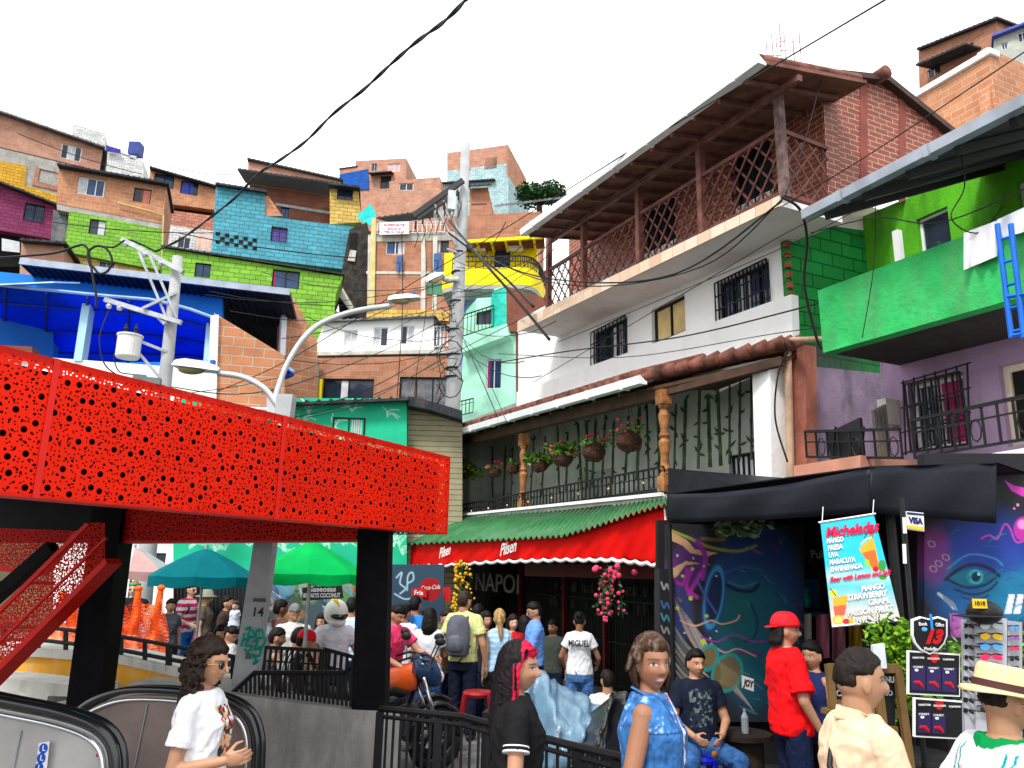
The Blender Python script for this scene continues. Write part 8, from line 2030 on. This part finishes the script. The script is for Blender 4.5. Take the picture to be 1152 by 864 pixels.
   for q in range(16):
    a = PI+(q/15-.5)*3.0; p0 = V((math.sin(a)*.074, math.cos(a)*.092, .02)); m.tube([Hd(p0), Hd(V((p0.x*1.12, p0.y*1.05, -.05))), Hd(V((p0.x*.98, p0.y*.9, -.10-rnd.random()*.02)))], [.013, .014, .004], 6)
  streak = hair.get('streak')
  def hcol(co):
   q = ((co @ inv.T)-hdn) @ invh.T/hs; c = np.tile(hairc, (len(co), 1));
   n_ = vn(q, (90, 90, 10))
   c = c*(1+.5*n_[:, None])+hair.get('hl', 0)*np.clip(n_, 0, 1)[:, None]
   if streak is not None:
    mk = np.clip((q[:, 1]-np.where(q[:, 2] > .03, .026, -.016)+.010*vn(q, (70, 70, 12)))/.005, 0, 1)*(q[:, 0] > -.02)*(vn(q, (110, 110, 8)) < .35)*(q[:, 2] > -.2); mk = mk[:, None]; c = c*(1-mk)+np.array(streak)*mk
   return np.clip(c, .002, 1)
  remesh(fin(m), 'hair', M_hairm, e, max(vox*.9, .005), 1, hcol, wr=.004, wsc=40)
 if not sit or vox > 0:
  m = MB()
  for i in range(2): m.ball(an[i]+V((0, .06, -.04)), (.048*s, .135*s, .048*s), 12)
  remesh(fin(m), 'shoes', simple('shoe_dark', (.03, .03, .035), .6), e, .014, 1)
 ctx = dict(e=e, Hd=Hd, hd=hd, neck=neck, chest=chest, pelv=pelv, wri=wri, elb=elb, sho=sho, s=s, hs=hs, Rz=Rz, fin=fin, X=X, wsh=wsh, Mh=Mh, base=base, whip=whip)
 for ex in extras: ex(ctx)
 return ctx
def put(m, name, mat, c, smooth=True, **k):
 c['fin'](m); m.v = [v+c['base'] for v in m.v]; return m.build(name, mat, c['e'], smooth=smooth, uv=False, **k)
def cap_ex(col, back=False, brim=True):
 def f(c):
  m = MB(); vs = []; n = 20
  for j in range(9):
   th = PI*.5*j/8
   for i in range(n): a = 2*PI*i/n; vs.append(c['Hd']((math.cos(a)*.092*math.cos(th)**.7, math.sin(a)*.112*math.cos(th)**.7-.004, .030+.110*math.sin(th))))
  m.add(vs, [(j*n+i, j*n+(i+1) % n, (j+1)*n+(i+1) % n, (j+1)*n+i) for j in range(8) for i in range(n)]+[tuple(range(n))]); o = put(m, 'cap', col, c)
  if brim:
   m = MB(); sg = -1 if back else 1; m.prism([c['Hd']((math.cos(a)*.078, sg*(.07+math.sin(a)*.085), .035-.012*math.sin(a))) for a in [PI*i/10 for i in range(11)]], V((0, 0, -.006))); m = c['fin'](m); m.v = [v+c['base'] for v in m.v]; m.build('cap_brim', col, c['e'], uv=False)
 return f
def glasses_ex(c):
 m = MB()
 for sx in (-1, 1): m.ball(c['Hd']((sx*.031, .088, .0)), (.025*c['hs'], .008, .020*c['hs']), 12, M=c['Mh'])
 put(m, 'sunglasses_lenses', M_bkp, c)
 m = MB()
 for sx in (-1, 1): m.tube([c['Hd']((sx*.055, .085, .006)), c['Hd']((sx*.078, .02, .004)), c['Hd']((sx*.08, -.01, -.002))], .0035, 5)
 m.tube([c['Hd']((-.012, .094, .004)), c['Hd']((.012, .094, .004))], .003, 5); put(m, 'sunglasses_frame', simple('gold_frame', (.5, .35, .12), .3, .8), c)
def bag_ex(col, strap=None):
 def f(c):
  s = c['s']; p = c['chest']; m = MB();
  m.lathe(p+V((0, 0, -.06)), [(.10, -.25), (.145, -.22), (.155, -.05), (.145, .12), (.11, .20), (.05, .23)], 20); m.lathe(p+V((0, -.075, -.14)), [(.07, -.12), (.11, -.10), (.115, .04), (.08, .08)], 16); m.v = [V((v.x, (v.y-p.y)*.62+p.y-.17, v.z)) for v in m.v]
  put(m, 'backpack', col, c)
  m = MB()
  for sx in (-1, 1): m.tube([p+V((sx*.09, -.14, .13)), c['neck']+V((sx*.085, .0, -.012)), p+V((sx*.11, .13, .02)), p+V((sx*.15, .06, -.16)), p+V((sx*.12, -.12, -.2))], .016, 6)
  put(m, 'backpack_strap', col, c)
 return f
def strap_ex(col, side=1):
 def f(c):
  m = MB(); n = c['neck']; p = c['pelv']; g_ = c['wsh']
  m.tube([p+V((-side*g_*.95, -.06, .12)), c['chest']+V((-side*.05, -.145, .0)), n+V((side*.09, -.05, -.0)), n+V((side*.085, .03, -.02)), c['chest']+V((-side*.03, .15, -.02)), p+V((-side*g_*.95, .05, .14))], .011, 6); put(m, 'bag_strap', col, c)
 return f
def back_text(txt, size, w_, mat, dz=-.02):
 def f(c):
  m = MB(); text_on(m, txt, c['chest']+V((0, -.148, dz)), V((1, 0, 0)), V((0, 0, 1)), V((0, -1, 0)), size, width=w_, bold=.003, ext=.004); put(m, 'lettering', mat, c, smooth=False)
 return f
def stripes(c2, axis=2, freq=14, thr=0):
 def fn(c, q, d):
  m = (np.sin(q[:, axis]*freq*2*PI) > thr)[:, None]; return np.where(m, np.array(c2), c)
 return fn
def printed(cols, y0=.05, w_=.09, h_=.14, sc=28, dz=0, thr=.1):
 def fn(c, q, d):
  ch = d['chest']; x = q[:, 0]-ch.x; z = q[:, 2]-ch.z-dz; fr = q[:, 1] > ch.y+y0; mk = (np.abs(x) < w_) & (np.abs(z) < h_) & fr
  for i, cc in enumerate(cols):
   nn = vn(np.stack([x, z, x*0+i*7.3/sc], 1), sc*1.6)
   c = np.where((mk & (nn > thr))[:, None], np.array(cc), c)
  return c
 return fn
JEANS = dict(c=(.03, .08, .22), fn=lambda c, q, d: c*(1+.35*vn(q, 30)+.25*vn(q, 110))[:, None], name='jeans')
DARKJ = dict(c=(.008, .014, .045), name='jeans')
BLACKT = dict(c=(.010, .010, .012), name='trousers')
BRH = dict(style='short', c=(.02, .012, .008)); BLK = dict(style='short', c=(.008, .007, .007))
def A(l=None, r=None):
 d = {}
 if l: d[-1] = l
 if r: d[1] = r
 return d
def collar_fn(col, w_=.045):
 def fn(c, q, d):
  n = d['neck']; r = np.sqrt((q[:, 0]-n.x)**2+(q[:, 1]-n.y)**2); m = (q[:, 2] > n.z-.035) & (r < .12); c = np.where(m[:, None], np.array(col), c); return c
 return fn
NV = .0055
person('woman with dark curly hair and sunglasses in a white printed t-shirt by the escalator', 236, 746, 4.1, -4, dict(hands={1: dict(curl=1.25, n=(-1, 0, .2)), -1: dict(curl=.9)}), 1.63, 'tan', dict(waist=1.0, g=.012, c=(.78, .79, .83), fn=lambda c, q, d: printed([(.7, .08, .05), (.05, .05, .05), (.75, .5, .25)], .06, .06, .14, 30, -.04)(c, q, d), sleeve=.62, loose=1.5), dict(JEANS, c=(.015, .10, .36)), dict(style='curly', c=(.022, .012, .009), line=.05), NV, 'f', A(l=((-.02, -.02, -.29), (.0, .04, -.25)), r=((.04, -.04, -.28), (-.03, .25, .05))), head=(-6, -4), extras=[glasses_ex])
def armb(c):
 m = MB()
 for i in (0, 1):
  p = c['sho'][i].lerp(c['elb'][i], .52); ax = (c['elb'][i]-c['sho'][i]).normalized()
  m.lathe(p, [(.058, -.016), (.060, -.016), (.060, -.010), (.058, -.010)], 20, axis=ax); m.lathe(p, [(.058, .004), (.061, .004), (.061, .012), (.058, .012)], 20, axis=ax)
 put(m, 'sleeve_trim', M_trim, c)
def earring(c):
 m = MB(); m.ball(c['Hd']((.082, -.008, -.050)), .006, 8); put(m, 'earring', M_chr, c)
person('woman with long black hair and bright red front streak in a black t-shirt', 583, 751, 3.9, 6, dict(hands={1: dict(curl=.5)}), 1.64, 'tan', dict(c=(.010, .010, .011), sleeve=.55, name='t_shirt', loose=1.1), BLACKT, dict(style='long', c=(.010, .007, .009), len=.36, spread=1.45, line=.050, streak=(.75, .01, .06), n=44, w=1.05, t=.014), NV, 'f', A(l=((-.10, -.02, -.28), (.02, .08, -.25)), r=((.10, -.02, -.28), (-.02, .10, -.25))), head=(-14, 0), extras=[armb, earring])
def vest_fn(c, q, d):
 n = .5*vn(q, 26)+.5*vn(q, 90); c = c*(.8+.6*n[:, None]); ch = d['chest']; s_ = d['s']
 pale = n > .46; c = np.where(pale[:, None], np.array((.30, .48, .68)), c)
 seam = (np.abs(np.abs(q[:, 0])-.075) < .004) | (np.abs(q[:, 2]-(ch.z+.04)) < .004); c = np.where((seam & (q[:, 1] > 0))[:, None], np.array((.02, .07, .2)), c)
 op = (np.abs(q[:, 0]) < .026+.16*np.clip(ch.z+.10-q[:, 2], 0, .06)) & (q[:, 1] > ch.y+.06); c = np.where(op[:, None], np.where((np.sin(q[:, 2]*60)+np.sin(q[:, 0]*90) > .6)[:, None], np.array((.65, .02, .03)), np.array((.78, .72, .74))), c)
 return c
def vest_collar(c):
 n = c['neck']; m = MB()
 for sx in (-1, 1): m.prism([n+V((sx*.02, -.075, .035)), n+V((sx*.085, -.01, .02)), n+V((sx*.10, .06, -.05)), n+V((sx*.035, .105, -.09)), n+V((sx*.05, .05, -.01))], V((0, .004, .008)))
 put(m, 'collar', simple('denim_collar', (.05, .17, .42), .8, var=.5, scale=20), c, smooth=False)
def earr2(c):
 pass
person('smiling woman with short brown hair in a sleeveless denim waistcoat', 733, 746, 3.55, -20, dict(smile=1), 1.66, 'brown', dict(c=(.05, .19, .50), fn=vest_fn, sleeve=0, name='denim_waistcoat', waist=1.15, g=.018, lo=.0), dict(c=(.75, .68, .72), name='trousers'), dict(style='side', c=(.06, .028, .016), hl=.10, line=.048, t=.014), NV, 'f', A(l=((-.09, -.02, -.28), (.0, .03, -.25)), r=((.10, -.05, -.28), (.0, .05, -.25))), head=(-50, 2), big=1.04, extras=[vest_collar])
def polo_collar(c):
 n = c['neck']; m = MB()
 for sx in (-1, 1): m.prism([n+V((0, -.085, .045)), n+V((sx*.075, -.03, .035)), n+V((sx*.075, .05, -.01)), n+V((sx*.03, .10, -.05)), n+V((sx*.06, .04, -.045)), n+V((sx*.085, -.035, -.005)), n+V((0, -.098, .0))], V((0, -.003, .006)))
 put(m, 'collar', simple('beige_knit', (.72, .50, .34), .85), c, smooth=False)
def paper(c):
 w_ = c['wri'][0].lerp(c['wri'][1], .5)+V((0, .09, .03)); m = MB(); m.prism([w_+V((-.08, -.02, -.02)), w_+V((.06, -.03, .0)), w_+V((.09, .08, .02)), w_+V((.0, .10, .06)), w_+V((-.08, .05, .05))], V((0, 0, .004))); put(m, 'paper_napkin', M_trim, c, smooth=False)
person('man with a short fade haircut in a beige polo shirt holding a white napkin', 968, 766, 3.25, 6, dict(hands={1: dict(curl=.9, n=(-.6, 0, .8)), -1: dict(curl=.9, n=(.6, 0, .8))}), 1.66, 'olive', dict(c=(.76, .53, .36), sleeve=.72, name='polo_shirt', loose=1.5), DARKJ, dict(style='short', c=(.016, .012, .010), line=.055, back=-.02, t=.010), NV, 'm', A(l=((-.04, .10, -.27), (.10, .25, .0)), r=((.04, .06, -.27), (-.10, .25, .02))), head=(-6, 0), lean=(0, .07), extras=[polo_collar, paper, strap_ex(M_black, -1)])
def hat(c):
 m = MB(); vs = []; n = 28; pr = [(.158, .026, 0), (.15, .033, 0), (.105, .040, 0), (.100, .06, 0), (.095, .115, 0), (.085, .135, .0), (.05, .128, 0), (.001, .122, 0)]
 for r, z, _ in pr:
  for i in range(n):
   a = 2*PI*i/n; zz = z+.012*math.cos(2*a)*(1 if r > .15 else 0); rr = r*(1+.10*abs(math.sin(a))) if r < .12 else r; vs.append(c['Hd']((math.cos(a)*rr*.95, math.sin(a)*rr*1.08-.008, zz)))
 m.add(vs, [(j*n+i, j*n+(i+1) % n, (j+1)*n+(i+1) % n, (j+1)*n+i) for j in range(7) for i in range(n)]); o = put(m, 'straw_hat', simple('straw', (.70, .56, .30), .75, var=.15, scale=40, bmp=.003, bscale=200), c); md = o.modifiers.new('s', 'SOLIDIFY'); md.thickness = .004
 m = MB(); vs = []
 for z in (.044, .070):
  for i in range(n): a = 2*PI*i/n; rr = (.106 if z < .06 else .103)*(1+.10*abs(math.sin(a))); vs.append(c['Hd']((math.cos(a)*rr*.95, math.sin(a)*rr*1.08-.008, z)))
 m.add(vs, [(i, (i+1) % n, n+(i+1) % n, n+i) for i in range(n)]); put(m, 'hat_band', simple('brown_band', (.06, .02, .02), .7), c)
def jersey(c, q, d):
 n = d['neck']; r = np.sqrt((q[:, 0]-n.x)**2+(q[:, 1]-n.y)**2); ax = np.abs(q[:, 0]); gr_ = np.array((.0, .24, .06))
 c = np.where(((q[:, 2] > n.z-.030) & (r < .11))[:, None], gr_, c)
 for o_ in (.085, .115): c = np.where(((np.abs(ax-o_-.25*np.clip(q[:, 2]-d['chest'].z, -1, .1)) < .0055) & (q[:, 2] < n.z-.02))[:, None], np.array((.0, .28, .33)), c)
 c = np.where(((ax < .035) & (q[:, 1] > .05) & (q[:, 2] < n.z-.03))[:, None], gr_, c)
 return c
def hem_green(c):
 m = MB()
 for i in (0, 1):
  p = c['sho'][i].lerp(c['elb'][i], .70); ax = (c['elb'][i]-c['sho'][i]).normalized(); m.lathe(p, [(.060, -.012), (.073, -.012), (.072, .016), (.060, .016)], 24, axis=ax)
 put(m, 'sleeve_hem', simple('green_hem', (.0, .28, .05), .8), c)
 m = MB(); k = c['chest']+V((-.07, .136, .05)); m.tube([k, k+V((.012, .004, -.008)), k+V((.03, .004, .006))], [.003, .006, .001], 5); put(m, 'chest_mark', M_navy, c)
person('man in a cream straw hat and white football shirt with a green collar', 1134, 790, 3.15, 8, dict(hands={1: dict(curl=.8, n=(-.5, 0, .8)), -1: dict(curl=.8, n=(.5, 0, .8))}), 1.66, 'olive', dict(c=(.76, .78, .84), fn=jersey, sleeve=.70, name='football_shirt', loose=1.6, g=.018), DARKJ, dict(style='short', c=(.014, .010, .009), line=.03, back=-.03, t=.008), NV, 'm', A(l=((-.10, -.10, -.26), (.05, .24, -.02)), r=((.10, -.10, -.26), (-.05, .24, .0))), head=(-8, -10), big=1.06, lean=(0, .12), extras=[hat, glasses_ex, hem_green])
MV = .009
person('young man in a red t-shirt and backward red cap standing in front of the mural', 884, 709, 6.2, 4, dict(hands={1: dict(curl=.7), -1: dict(curl=.7)}), 1.70, 'tan', dict(c=(.80, .006, .010), sleeve=.8, loose=1.7, g=.022, lo=-.08, hip=1.05, waist=1.2), DARKJ, dict(style='bob', c=(.012, .009, .008), len=.06, spread=1.2, line=.05), MV, 'm', A(l=((-.05, .0, -.29), (.0, .10, -.25)), r=((.08, .02, -.28), (-.02, .14, -.24))), head=(-14, 0), extras=[cap_ex(simple('red_cap', (.80, .01, .02), .7), True)])
person('woman with tied black hair in a navy vest with a yellow emblem facing left', 913, 738, 6.4, 200, None, 1.58, 'tan', dict(c=(.015, .025, .10), sleeve=0, name='vest', fn=lambda c, q, d: np.where(((np.abs(q[:, 0]-d['chest'].x) < .045) & (np.abs(q[:, 2]-d['chest'].z-.01) < .03) & (q[:, 1] > .04) & (np.sin(q[:, 2]*300) > -.5))[:, None], np.array((.7, .45, .02)), c)), BLACKT, dict(style='bun', c=(.010, .008, .008)), MV, 'f', A(r=((.08, -.02, -.28), (-.12, .20, -.12))), head=(20, 0))
def keyring(c):
 w_ = c['wri'][0].lerp(c['wri'][1], .5)+V((0, .09, -.03)); m = MB(); m.lathe(w_+V((-.02, 0, -.09)), [(.03, 0), (.03, .006)], 14, axis=V((0, 1, 0))); m.tube([w_, w_+V((-.02, 0, -.06))], .003, 4); put(m, 'round_tag', simple('brown_tag', (.25, .10, .03), .5), c)
person('man with short black hair in a navy printed t-shirt sitting on a blue stool', 783, 747, 7.2, -84, dict(hands={1: dict(curl=.9, n=(-1, 0, 0)), -1: dict(curl=.9, n=(1, 0, 0))}), 1.66, 'tan', dict(c=(.008, .012, .028), sleeve=.6, fn=printed([(.12, .16, .17), (.02, .03, .05)], .05, .10, .15, 30, -.05, .2)), dict(JEANS, c=(.03, .10, .27)), dict(style='short', c=(.008, .007, .007), line=.055, t=.016), .007, 'm', A(l=((-.08, .06, -.27), (.13, .22, -.10)), r=((.08, .06, -.27), (-.13, .22, -.10))), sit=True, head=(8, 2), extras=[keyring])
person('person with short dark hair seated low behind the black plastic sheet', 683, 766, 8.3, 100, None, 1.6, 'olive', dict(c=(.62, .62, .64), sleeve=.5), DARKJ, dict(style='short', c=(.012, .010, .010)), .012, 'm', sit=True, child=.9)
CV = .013; CB = 'people standing at the bar'
person('woman seen from behind in a white t-shirt with a black word on its back', 652, 699, 10.2, 82, None, 1.60, 'brown', dict(c=(.72, .74, .80), sleeve=.5), dict(JEANS, c=(.06, .16, .38)), dict(style='bun', c=(.006, .006, .006), line=.02), .010, 'f', A(l=((-.12, .04, -.27), (.02, .22, -.12)), r=((.12, .04, -.27), (-.02, .22, -.12))), head=(0, -25), extras=[back_text('MIGUEL', .10, .26, M_bk, .03)], group=CB)
person('man in a light blue shirt and sunglasses turned left, beside the grilled door', 601, 688, 10.8, 188, None, 1.72, 'tan', dict(c=(.14, .30, .70), sleeve=1.85, name='shirt', collar=1, lo=-.04), BLACKT, BLK, .011, 'm', A(l=((-.05, .1, -.27), (.1, .22, .0))), head=(0, -10), extras=[glasses_ex], group=CB)
person('woman with blond ponytail in a light blue off the shoulder top seen from behind', 562, 696, 10.1, 100, None, 1.58, 'light', dict(c=(.28, .52, .78), sleeve=0, name='strapless_top', waist=1.0, fn=stripes((.45, .65, .85), 2, 16)), BLACKT, dict(style='pony', c=(.42, .26, .10), len=.18, hl=.1), CV, 'f', A(r=((.05, .05, -.28), (-.12, .2, .05))), head=(-10, 0), group=CB)
person('dark haired woman in a red top right of the blond woman', 577, 701, 11.0, -70, None, 1.55, 'light', dict(c=(.60, .01, .02), sleeve=.4), BLACKT, dict(style='long', c=(.02, .01, .01), len=.2, spread=1.8), CV, 'f', group=CB)
person('man in a pale yellow shirt carrying a grey backpack, seen from behind', 523, 677, 10.0, 70, None, 1.78, 'tan', dict(c=(.62, .64, .28), sleeve=.6, name='shirt', collar=1, lo=-.04), dict(c=(.008, .012, .03), name='trousers'), dict(style='short', c=(.03, .02, .012)), .010, 'm', A(l=((-.09, -.02, -.28), (-.02, .05, -.25)), r=((.09, .0, -.28), (.02, .08, -.25))), head=(-10, -8), extras=[bag_ex(simple('grey_backpack', (.10, .11, .14), .7, var=.3, scale=10))], group=CB)
person('man in a light brown shirt facing left between the white t-shirt and the backpack', 503, 696, 10.4, 150, None, 1.66, 'olive', dict(c=(.42, .27, .19), sleeve=.6, name='shirt'), DARKJ, BRH, CV, 'm', A(l=((-.05, .12, -.26), (.08, .22, -.05))), head=(0, -14), group=CB)
person('woman with shoulder length black hair in a white t-shirt seen from behind', 484, 695, 10.0, 84, None, 1.62, 'brown', dict(c=(.70, .72, .78), sleeve=.55), dict(JEANS), dict(style='long', c=(.008, .006, .006), len=.16, spread=2.2), CV, 'f', A(l=((-.07, .08, -.28), (.0, .2, -.05)), r=((.07, .08, -.28), (.0, .2, -.05))), group=CB)
person('man in a bright blue shirt seen from behind, left of the round drink sign', 467, 681, 11.0, 84, None, 1.72, 'tan', dict(c=(.03, .22, .60), sleeve=.6), DARKJ, BLK, CV, 'm', group=CB)
person('man in a bright pink polo shirt leaning over the motorcycle', 447, 692, 9.2, -30, dict(hands={1: dict(curl=.9), -1: dict(curl=.9)}), 1.68, 'tan', dict(c=(.80, .05, .16), sleeve=.6, collar=1, name='polo_shirt'), DARKJ, BLK, .010, 'm', A(l=((-.05, .2, -.2), (.02, .25, -.06)), r=((.08, .1, -.26), (.0, .24, -.08))), lean=(0, .12), head=(0, -22), group=CB)
person('person in white with dark hair just behind the man in pink', 456, 690, 10.8, 60, None, 1.62, 'brown', dict(c=(.62, .66, .72), sleeve=.5), DARKJ, dict(style='short', c=(.01, .008, .008)), CV, 'm', group=CB)
for (x, y, Y, fa, c_, sx_, hs_, lab) in ((538, 690, 11.2, 60, (.05, .05, .07), 'm', 'short', 'man in a charcoal t-shirt half hidden right of the man with the backpack'), (590, 702, 11.6, 120, (.30, .05, .06), 'f', 'long', 'woman in a maroon top behind the man in the light blue shirt'), (474, 697, 11.4, 30, (.45, .40, .30), 'f', 'bun', 'woman in a sand coloured top behind the woman with shoulder length hair'), (547, 698, 10.9, -60, (.02, .02, .025), 'f', 'long', 'long haired woman in black just left of the blond woman'), (622, 706, 12.4, -120, (.05, .06, .05), 'm', 'short', 'man in dark clothes in the shade left of the white lettered t-shirt'), (512, 702, 11.8, -80, (.10, .12, .20), 'm', 'short', 'man in a slate blue t-shirt deep in the shade behind the backpack')):
 person(lab, x, y, Y, fa, None, 1.66, 'tan' if x % 2 else 'brown', dict(c=c_, sleeve=.5), DARKJ, dict(style=hs_, c=(.010, .008, .008), len=.22), .015, sx_, group=CB)
for (x, y, Y, fa, c_, sx_, hs_, lab) in ((296, 690, 10.8, -30, (.30, .32, .36), 'm', 'short', 'man in a grey t-shirt standing just right of the numbered pole'), (362, 700, 11.2, -100, (.32, .10, .06), 'f', 'long', 'woman in a rust coloured top left of the motorcyclist'), (192, 682, 13.6, -60, (.06, .07, .09), 'f', 'bun', 'woman in dark blue standing right of the orange netting')):
 person(lab, x, y, Y, fa, None, 1.66, 'tan', dict(c=c_, sleeve=.5), DARKJ, dict(style=hs_, c=(.012, .009, .008), len=.22), .015, sx_, group='people in the square')
CG2 = 'people around the cafe table'
def helmet(c):
 m = MB(); m.ball(c['Hd']((0, -.005, .01)), (.135, .155, .15), 22, M=c['Mh']); m.ball(c['Hd']((0, .06, -.075)), (.10, .10, .055), 16, M=c['Mh']); put(m, 'helmet', simple('helmet_white', (.72, .72, .70), .2, var=.1), c)
 m = MB(); m.ball(c['Hd']((0, .050, .0)), (.118, .116, .062), 20, M=c['Mh']); put(m, 'visor', M_bkp, c)
 m = MB()
 m.tube([c['Hd']((sx_, .10-.0*sx_, .105)) if k == 0 else c['Hd']((sx_*1.15, .02, .155)) if k == 1 else c['Hd']((sx_, -.09, .13)) for sx_ in (.035,) for k in range(3)], [.012, .024, .016], 8)
 put(m, 'yellow_flash', M_yl, c)
person('motorcyclist in a white and yellow full face helmet and white t-shirt', 378, 690, 9.4, -62, dict(hands={1: dict(curl=.9), -1: dict(curl=.9)}), 1.68, 'tan', dict(c=(.60, .60, .68), sleeve=.6), DARKJ, None, .010, 'm', A(l=((-.12, .08, -.27), (.08, .22, -.14)), r=((.14, .10, -.25), (-.02, .24, -.10))), head=(14, -14), extras=[helmet], group=None)
person('man in a pale blue t-shirt seen from behind, right of the motorcyclist', 396, 683, 10.6, 80, None, 1.68, 'tan', dict(c=(.48, .62, .78), sleeve=.55), DARKJ, BLK, CV, 'm', group=CG2)
person('grey haired man in a white short sleeved shirt bending his head down', 331, 690, 10.4, -70, None, 1.66, 'olive', dict(c=(.60, .60, .58), sleeve=.6, name='shirt', collar=1), DARKJ, dict(style='short', c=(.20, .20, .20)), .011, 'm', A(l=((-.05, .1, -.27), (.1, .18, -.1)), r=((.05, .1, -.27), (-.1, .18, -.1))), head=(10, -24), group=CG2)
person('dark skinned man at the left behind the grey haired man', 316, 685, 11.0, 40, None, 1.70, 'dark', dict(c=(.10, .05, .04), sleeve=.3, name='vest'), DARKJ, BLK, CV, 'm', A(r=((.1, .2, -.1), (.0, .2, .02))), group=CG2)
person('bearded man in a grey sleeveless shirt seated in profile', 312, 718, 9.8, 20, dict(beard=.85), 1.68, 'tan', dict(c=(.07, .07, .085), sleeve=0, name='sleeveless_shirt'), DARKJ, BLK, .010, 'm', A(r=((.06, .15, -.24), (-.05, .2, -.02))), sit=True, head=(0, -4), group=CG2)
person('seated man in a black and white striped shirt turned away', 337, 718, 9.4, 60, None, 1.66, 'tan', dict(c=(.02, .02, .025), sleeve=.6, name='striped_shirt', fn=stripes((.42, .42, .44), 0, 24, .35)), DARKJ, BLK, .009, 'm', sit=True, head=(-20, -10), lean=(0, .10), group=CG2)
person('seated man in a black sleeveless shirt and bright red cap', 344, 722, 9.0, 24, None, 1.66, 'tan', dict(c=(.008, .008, .010), sleeve=0, name='sleeveless_shirt'), DARKJ, BLK, .009, 'm', A(r=((.05, .12, -.26), (-.02, .22, -.05))), sit=True, head=(0, -14), extras=[cap_ex(simple('red_cap', (.80, .01, .02), .7), True, False)], group=CG2)
CT = 'tourists left of the numbered pole'
person('tall man in a pink and white striped t-shirt and bright blue shorts with a backpack', 216, 664, 14.2, -30, None, 1.80, 'light', dict(c=(.55, .04, .14), sleeve=.6, fn=stripes((.72, .66, .68), 2, 8.5, .1)), dict(c=(.01, .20, .75), kind='shorts', name='shorts'), BRH, CV, 'm', A(r=((.08, .08, -.27), (-.02, .2, -.05))), extras=[glasses_ex, bag_ex(M_black)], group=CT)
def sunhat(c):
 m = MB(); n = 24; vs = []
 for r, z in ((.19, .015), (.11, .045), (.10, .11), (.06, .135), (.001, .138)):
  for i in range(n): a = 2*PI*i/n; vs.append(c['Hd']((math.cos(a)*r, math.sin(a)*r*1.05-.01, z)))
 m.add(vs, [(j*n+i, j*n+(i+1) % n, (j+1)*n+(i+1) % n, (j+1)*n+i) for j in range(4) for i in range(n)]); o = put(m, 'sun_hat', simple('khaki_hat', (.22, .23, .18), .8), c); md = o.modifiers.new('s', 'SOLIDIFY'); md.thickness = .006
person('blond woman in a khaki sun hat, brown top and striped skirt', 233, 672, 13.9, 10, None, 1.68, 'light', dict(c=(.10, .08, .065), sleeve=.6), dict(c=(.28, .07, .10), kind='skirt', name='skirt', fn=stripes((.08, .05, .07), 0, 14)), dict(style='long', c=(.45, .30, .13), len=.22, spread=1.9), CV, 'f', extras=[sunhat], group=CT)
person('man in a dark brown jacket looking up to the right, behind the seated pair', 256, 679, 13.2, 5, None, 1.72, 'tan', dict(c=(.05, .03, .025), sleeve=1.8, name='jacket', collar=1), DARKJ, BLK, CV, 'm', head=(0, 14), group=CT)
person('small child in pale blue carried at the shoulder of the man in the brown jacket', 265, 682, 13.0, -100, None, .78, 'light', dict(c=(.55, .62, .75), sleeve=.5), dict(c=(.5, .5, .6), name='trousers'), dict(style='short', c=(.06, .03, .02)), .010, 'f', child=1.5, z0=.75, group=CT)
person('dark haired person in black bending forward left of the numbered pole', 248, 712, 11.6, 0, None, 1.60, 'tan', dict(c=(.012, .012, .014), sleeve=.5), DARKJ, BLK, CV, 'm', sit=True, head=(0, -14), group=CT)
person('dark haired person in a white t-shirt sitting beside the numbered pole', 260, 714, 11.0, -10, None, 1.60, 'tan', dict(c=(.70, .70, .72), sleeve=.5), BLACKT, dict(style='bun', c=(.01, .008, .008)), CV, 'f', sit=True, head=(0, -24), group=CT)
def visor_ex(c):
 m = MB(); m.lathe(c['hd']+V((0, 0, .06)), [(.090, 0), (.092, .035), (.088, .035)], 20); put(m, 'headband', simple('green_band', (.05, .35, .12), .7), c)
person('person in black with a green headband and sunglasses behind the orange netting', 151, 663, 12.6, -80, None, 1.72, 'light', dict(c=(.012, .012, .015), sleeve=.6), DARKJ, dict(style='short', c=(.25, .16, .08)), CV, 'm', extras=[glasses_ex, visor_ex], group=CT)
person('pale haired person almost hidden behind the right traffic post', 170, 690, 12.2, -60, None, 1.60, 'light', dict(c=(.30, .28, .28), sleeve=.6), DARKJ, dict(style='short', c=(.3, .2, .1)), CV, 'f', group=CT)
bpy.context.view_layer.update()
